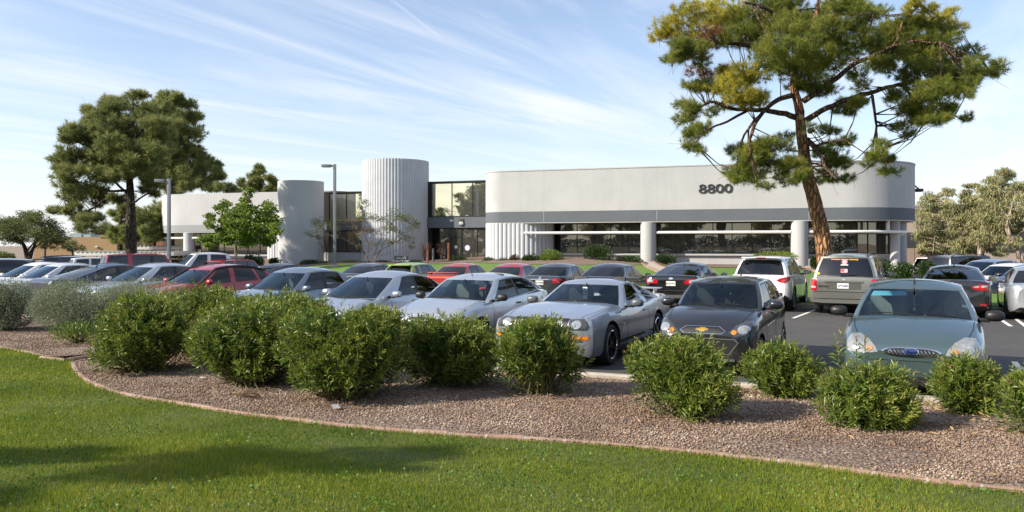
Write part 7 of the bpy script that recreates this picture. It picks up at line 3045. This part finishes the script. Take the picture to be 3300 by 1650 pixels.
# entrance sign
c = at(1293, 58.5)
d = Vector((E.x, E.y, 0))
root = empty('entrance_sign', (c.x, c.y, gz(c.x, c.y)), -PH, 'grey board on two posts reading EMPLOYEE ENTRANCE ONLY', 'sign')
zb_, zt_ = zat(855, 58.5) - root.location.z, zat(825, 58.5) - root.location.z
sgm = mat('sign_grey', (.075, .085, .095), .5)
m = MB()
m.box(-.54, .54, -.03, .03, zb_ - .12, zt_, 0, .008)
bd = m.build('board', sgm, root)
for x in (-.50, .50):
    m = MB()
    m.box(x - .035, x + .035, .032, .10, -.1, zt_ - .02)
    m.build('post', mat('post_grey', (.16, .17, .18), .5), root, 0)
for i, tx_ in enumerate(('EMPLOYEE', 'ENTRANCE ONLY')):
    t = text_mesh('lettering', tx_, .165, mat('sign_white', (.75, .75, .74), .6), .002, bd, bold=.004)
    t.matrix_local = Matrix.Translation((0, -.033, zt_ - .17 - .20 * i)) @ Matrix(((1, 0, 0, 0), (0, 0, -1, 0), (0, 1, 0, 0), (0, 0, 0, 1)))

for px_, Z, h, mt_, lab in ((1379, 60.0, 1.45, mat('rust_post', (.26, .085, .04), .7, noise=(8, .3)), 'rust-coloured steel post left of the entrance'),
                            (1396, 60.3, 1.0, mat('post_grey2', (.12, .13, .14), .5), 'short grey post beside the rust-coloured one'),
                            (1446, 61.0, 1.35, mat('rust_post', (.26, .085, .04), .7), 'rust-coloured steel post in front of the entrance door')):
    c = at(px_, Z)
    m = MB()
    m.lathe([(.09, -.2), (.09, h - .03), (.06, h)], 16)
    o = tag(m.build('bollard', mt_), lab, 'bollard', 'posts at the entrance')
    o.location = (c.x, c.y, gz(c.x, c.y))

# drain channels with brick sides below the columns
for i, (l, lab) in enumerate(((10.39, 'brick-edged concrete drain running from the first column to the lot'), (20.07, 'brick-edged concrete drain running from the second column to the lot'))):
    a = fac(l, -.25)
    dirv = Vector((-.10, -1)).normalized() if i == 0 else Vector((-.02, -1)).normalized()
    n = 44
    L = 22.2 if i == 0 else 22.5
    pts = []
    for k in range(n + 1):
        p = a + dirv * L * k / n
        if not inside(MOUND, np.array([[p.x, p.y]]))[0]:
            break
        pts.append((p.x, p.y))
    X, Y = np.array(pts).T
    zz = z_mound(X, Y)
    s = Vector((-dirv.y, dirv.x))
    root = empty('drain_channel', (pts[0][0], pts[0][1], float(zz[0])), 0, lab, 'drain', 'drains across the lawn')
    m = MB()
    m2 = MB()
    P0 = Vector((pts[0][0], pts[0][1], float(zz[0])))
    for k in range(len(pts) - 1):
        for sg in (0, 1, -1):
            w0, w1, hh = ((-.34, .34, .03) if sg == 0 else ((.345, .50, .09) if sg > 0 else (-.50, -.345, .09)))
            vs = []
            g0 = .012 if sg else 0
            for kk, f in ((k, g0), (k + 1, -g0)):
                for w in (w0, w1):
                    for dz in (-.3, hh):
                        vs.append((pts[kk][0] + s.x * w - P0.x + dirv.x * f, pts[kk][1] + s.y * w - P0.y + dirv.y * f, float(zz[kk]) + dz - P0.z))
            (m if sg == 0 else m2).add(vs, [(1, 5, 7, 3), (0, 1, 3, 2), (4, 6, 7, 5), (0, 4, 5, 1), (2, 3, 7, 6)])
    m.build('channel_bed', concrete, root, 0)
    m2.build('brick_side', brick, root, 0)

# tan building far left
tanw = mat('tan_block', (.42, .27, .145), .9, noise=(.5, .06), bump=(3, .3, .02))
root = empty('tan_building', (-58, 100, -.8), 0, 'low tan block building with rooftop units behind the mesquites', 'building')


def bx(mbx, px0_, px1_, v0, v1, Z, dep, mi=0):
    a, b = at(px0_, Z), at(px1_, Z)
    mbx.box(a.x + 58, b.x + 58, Z - 100, Z - 100 + dep, (zat(v1, Z) + .8) if v1 else 0, zat(v0, Z) + .8, mi)


m = MB()
bx(m, 110, 376, 764, None, 98, 26)
m.build('wall', tanw, root, 0)
m = MB()
bx(m, 330, 480, 770, None, 108, 16)
m.build('rear_wall', mat('brown_block', (.24, .14, .085), .9), root, 0)
m = MB()
bx(m, 320, 378, 758, 764.5, 97.9, 6)
m.build('parapet', mat('tan_trim', (.36, .24, .13), .9), root, 0)
for a, b, v in ((225, 262, 752), (268, 292, 756)):
    m = MB()
    bx(m, a, b, v, 765, 104, 3)
    m.build('rooftop_unit', mat('unit_blue', (.30, .40, .42), .5), root, 0)
m = MB()
bx(m, 305, 314, 793, 797, 97.8, .15)
m.build('wall_lamp', pipe_m, root, 0)
m = MB()
a, b = at(376, 104), at(520, 104)
m.add([(a.x + 58, 4, zat(812, 104) + .8), (b.x + 58, 4, zat(812, 104) + .8), (b.x + 58, 4, zat(778, 104) + .8)], [(0, 1, 2)])
m.add([(a.x + 58, 4.6, zat(812, 104) + .8), (b.x + 58, 4.6, zat(812, 104) + .8), (b.x + 58, 4.6, zat(778, 104) + .8)], [(0, 2, 1)])
m.build('stair_ramp', mat('red_ramp', (.36, .13, .09), .9), root, 0)

# carports
for px0_, px1_, v, Z, lab in ((420, 620, 794, 78.0, 'long flat white carport roof behind the trunk of the large pine'), (240, 560, 813, 70.0, 'lower flat white carport roof in front of the tan building')):
    a, b = at(px0_, Z), at(px1_, Z)
    root = empty('carport', (a.x, Z, float(lot_z(0, Z))), 0, lab, 'carport', 'carports at the left')
    zt_ = zat(v, Z) - root.location.z
    w = b.x - a.x
    m = MB()
    m.box(0, w, 0, 5.2, zt_ - .32, zt_, 0, .01)
    m.build('roof_fascia', mat('carport_white', (.66, .65, .62), .6), root)
    m = MB()
    for k in range(int(w / .4)):
        m.box(.1 + k * .4, .30 + k * .4, -.05, 5.25, zt_ + .002, zt_ + .09)
    m.build('roof_sheet', mat('carport_sheet', (.42, .41, .38), .6), root, 0)
    for k in range(4):
        m = MB()
        x = .6 + (w - 1.2) * k / 3
        m.box(x - .06, x + .06, 2.5, 2.62, -.3, zt_ - .33)
        m.build('post', mat('carport_post', (.4, .38, .34), .6), root, 0)

# pale building glimpsed through the eucalyptus on the right
root = empty('pale_building', (62, 104, -1), 0, 'pinkish pale building glimpsed through the eucalyptus at the right edge', 'building')
m = MB()
m.box(-16, 14, 0, 12, 0, 7.6)
m.build('wall', mat('pink_stucco', (.52, .40, .31), .9, noise=(.4, .06)), root, 0)
m = MB()
m.box(-16.3, 14.3, -.5, 12, 7.602, 8.1)
m.build('roof', mat('pale_roof', (.40, .35, .30), .9), root, 0)
for k in range(4):
    f = MB()
    f.box(-13 + k * 7, -9 + k * 7, -.06, .02, 2.0, 4.6)
    w = f.build('window', mat('window_dark', (.05, .05, .05), .2), root, 0)
# office across the street, seen only mirrored in the windows
root = empty('beige_building', (26, -58, 0), 0, 'beige building across the street', 'building')
m = MB()
m.box(-14, 14, -8, 0, 0, 6.5)
m.build('wall', mat('beige_stucco', (.50, .40, .27), .9), root, 0)
m = MB()
m.box(-13, 13, .002, .06, 1.2, 3.0)
m.build('window', win_glass, root, 0)
# low wall seen between the right-hand columns
c = at(2872, 76)
m = MB()
m.box(c.x - 6, c.x + 5, 75.9, 76.2, -1, zat(800, 76))
tag(m.build('garden_wall', mat('pink_stucco2', (.45, .34, .27), .9)), 'low pinkish wall seen between the columns at the right end', 'wall')
# hedge row closing the far side of the lot at the left and behind
for i, (x, y, r, h) in enumerate(((-68, 84, 3.2, 2.6), (-60, 92, 2.6, 2.2), (-80, 96, 4, 3.2), (-96, 110, 6, 4.5), (-40, 84, 2.4, 2.6), (-34, 80, 1.8, 2.1))):
    fine_bush(Vector((x, y, float(lot_z(x, y)))), r, h, ('dark bush under the mesquite at the left edge', 'bush beside the tan building', 'big bush at the far left end of the lot', 'large far shrub behind the lot at the left', 'green bush below the carport beside the lamp post', 'small bush left of the wing column')[i], 'bushes at the far end of the lot', MESQ, 'bush', 3500, (.18, .34), .12, 'bush', tail=False)

# litter on the gravel
m = MB()
m.add([(0, 0, 0), (.16, .02, .012), (.20, .10, .004), (.08, .07, .05), (.02, .10, .0), (-.05, .05, .045)], [(0, 1, 3), (1, 2, 3), (0, 3, 5), (3, 4, 5)])
o = tag(m.build('paper_scrap', mat('scrap_grey', (.30, .31, .33), .7), None, 0), 'crumpled grey paper scrap lying on the gravel before the big rounded oleander', 'litter')
p = px_ground(838, 1030, .14)
o.location = (p[0], p[1], bed_z(*p) + .02)
o.scale = (.55, .55, 1)
p = px_ground(612, 1000, .14)
P = np.array([[p[0], p[1], bed_z(*p) + .03]]) + np.column_stack([rng.normal(0, .02, 60), rng.normal(0, .03, 60), np.abs(rng.normal(0, .02, 60))])
a = rng.normal(0, .7, 60) + (rng.random(60) < .4) * 2.6
me = np_mesh('palm_frond', *leaves(P, np.column_stack([np.cos(a), np.sin(a) * .6, rng.uniform(-.02, .22, 60)]), rng.uniform(.12, .28, 60), .012, .10), leaf_mat('dead_frond', [(0, (.12, .08, .05)), (1, (.28, .19, .11))], .8, .1))
tag(link('palm_frond', me), 'dry tan palm frond lying on the gravel below the broad oleander', 'palm frond')
m = MB()
m.add([(0, 0, 0), (.07, .0, .01), (.09, .05, .0), (.02, .06, .02)], [(0, 1, 2, 3)])
o = tag(m.build('paper_scrap', mat('scrap_white', (.7, .7, .68), .7), None, 0), 'small white paper scrap on the shaded gravel at the left', 'litter')
p = px_ground(500, 955, .14)
o.location = (p[0], p[1], bed_z(*p) + .025)

# unseen hedge added behind the camera so the lower windows mirror dark
m = MB()
root = empty('hedge', (-50, -31, -.2), 0, 'long dark hedge added out of view to darken the window reflections', 'hedge')
P = np.column_stack([rng.uniform(-62, 66, 42000), rng.normal(0, .7, 42000), rng.uniform(.0, 3.4, 42000)])
link('foliage', np_mesh('foliage', *leaves(P, rng.normal(size=P.shape), .34, .22, .1), SHRUB), root)
for k in range(32):
    m.tube([(-60 + k * 4, 0, 0), (-60 + k * 4 + .3, 0, 2.4)], [.05, .02], 5)
m.build('stems', BARK_DARK, root, 180)
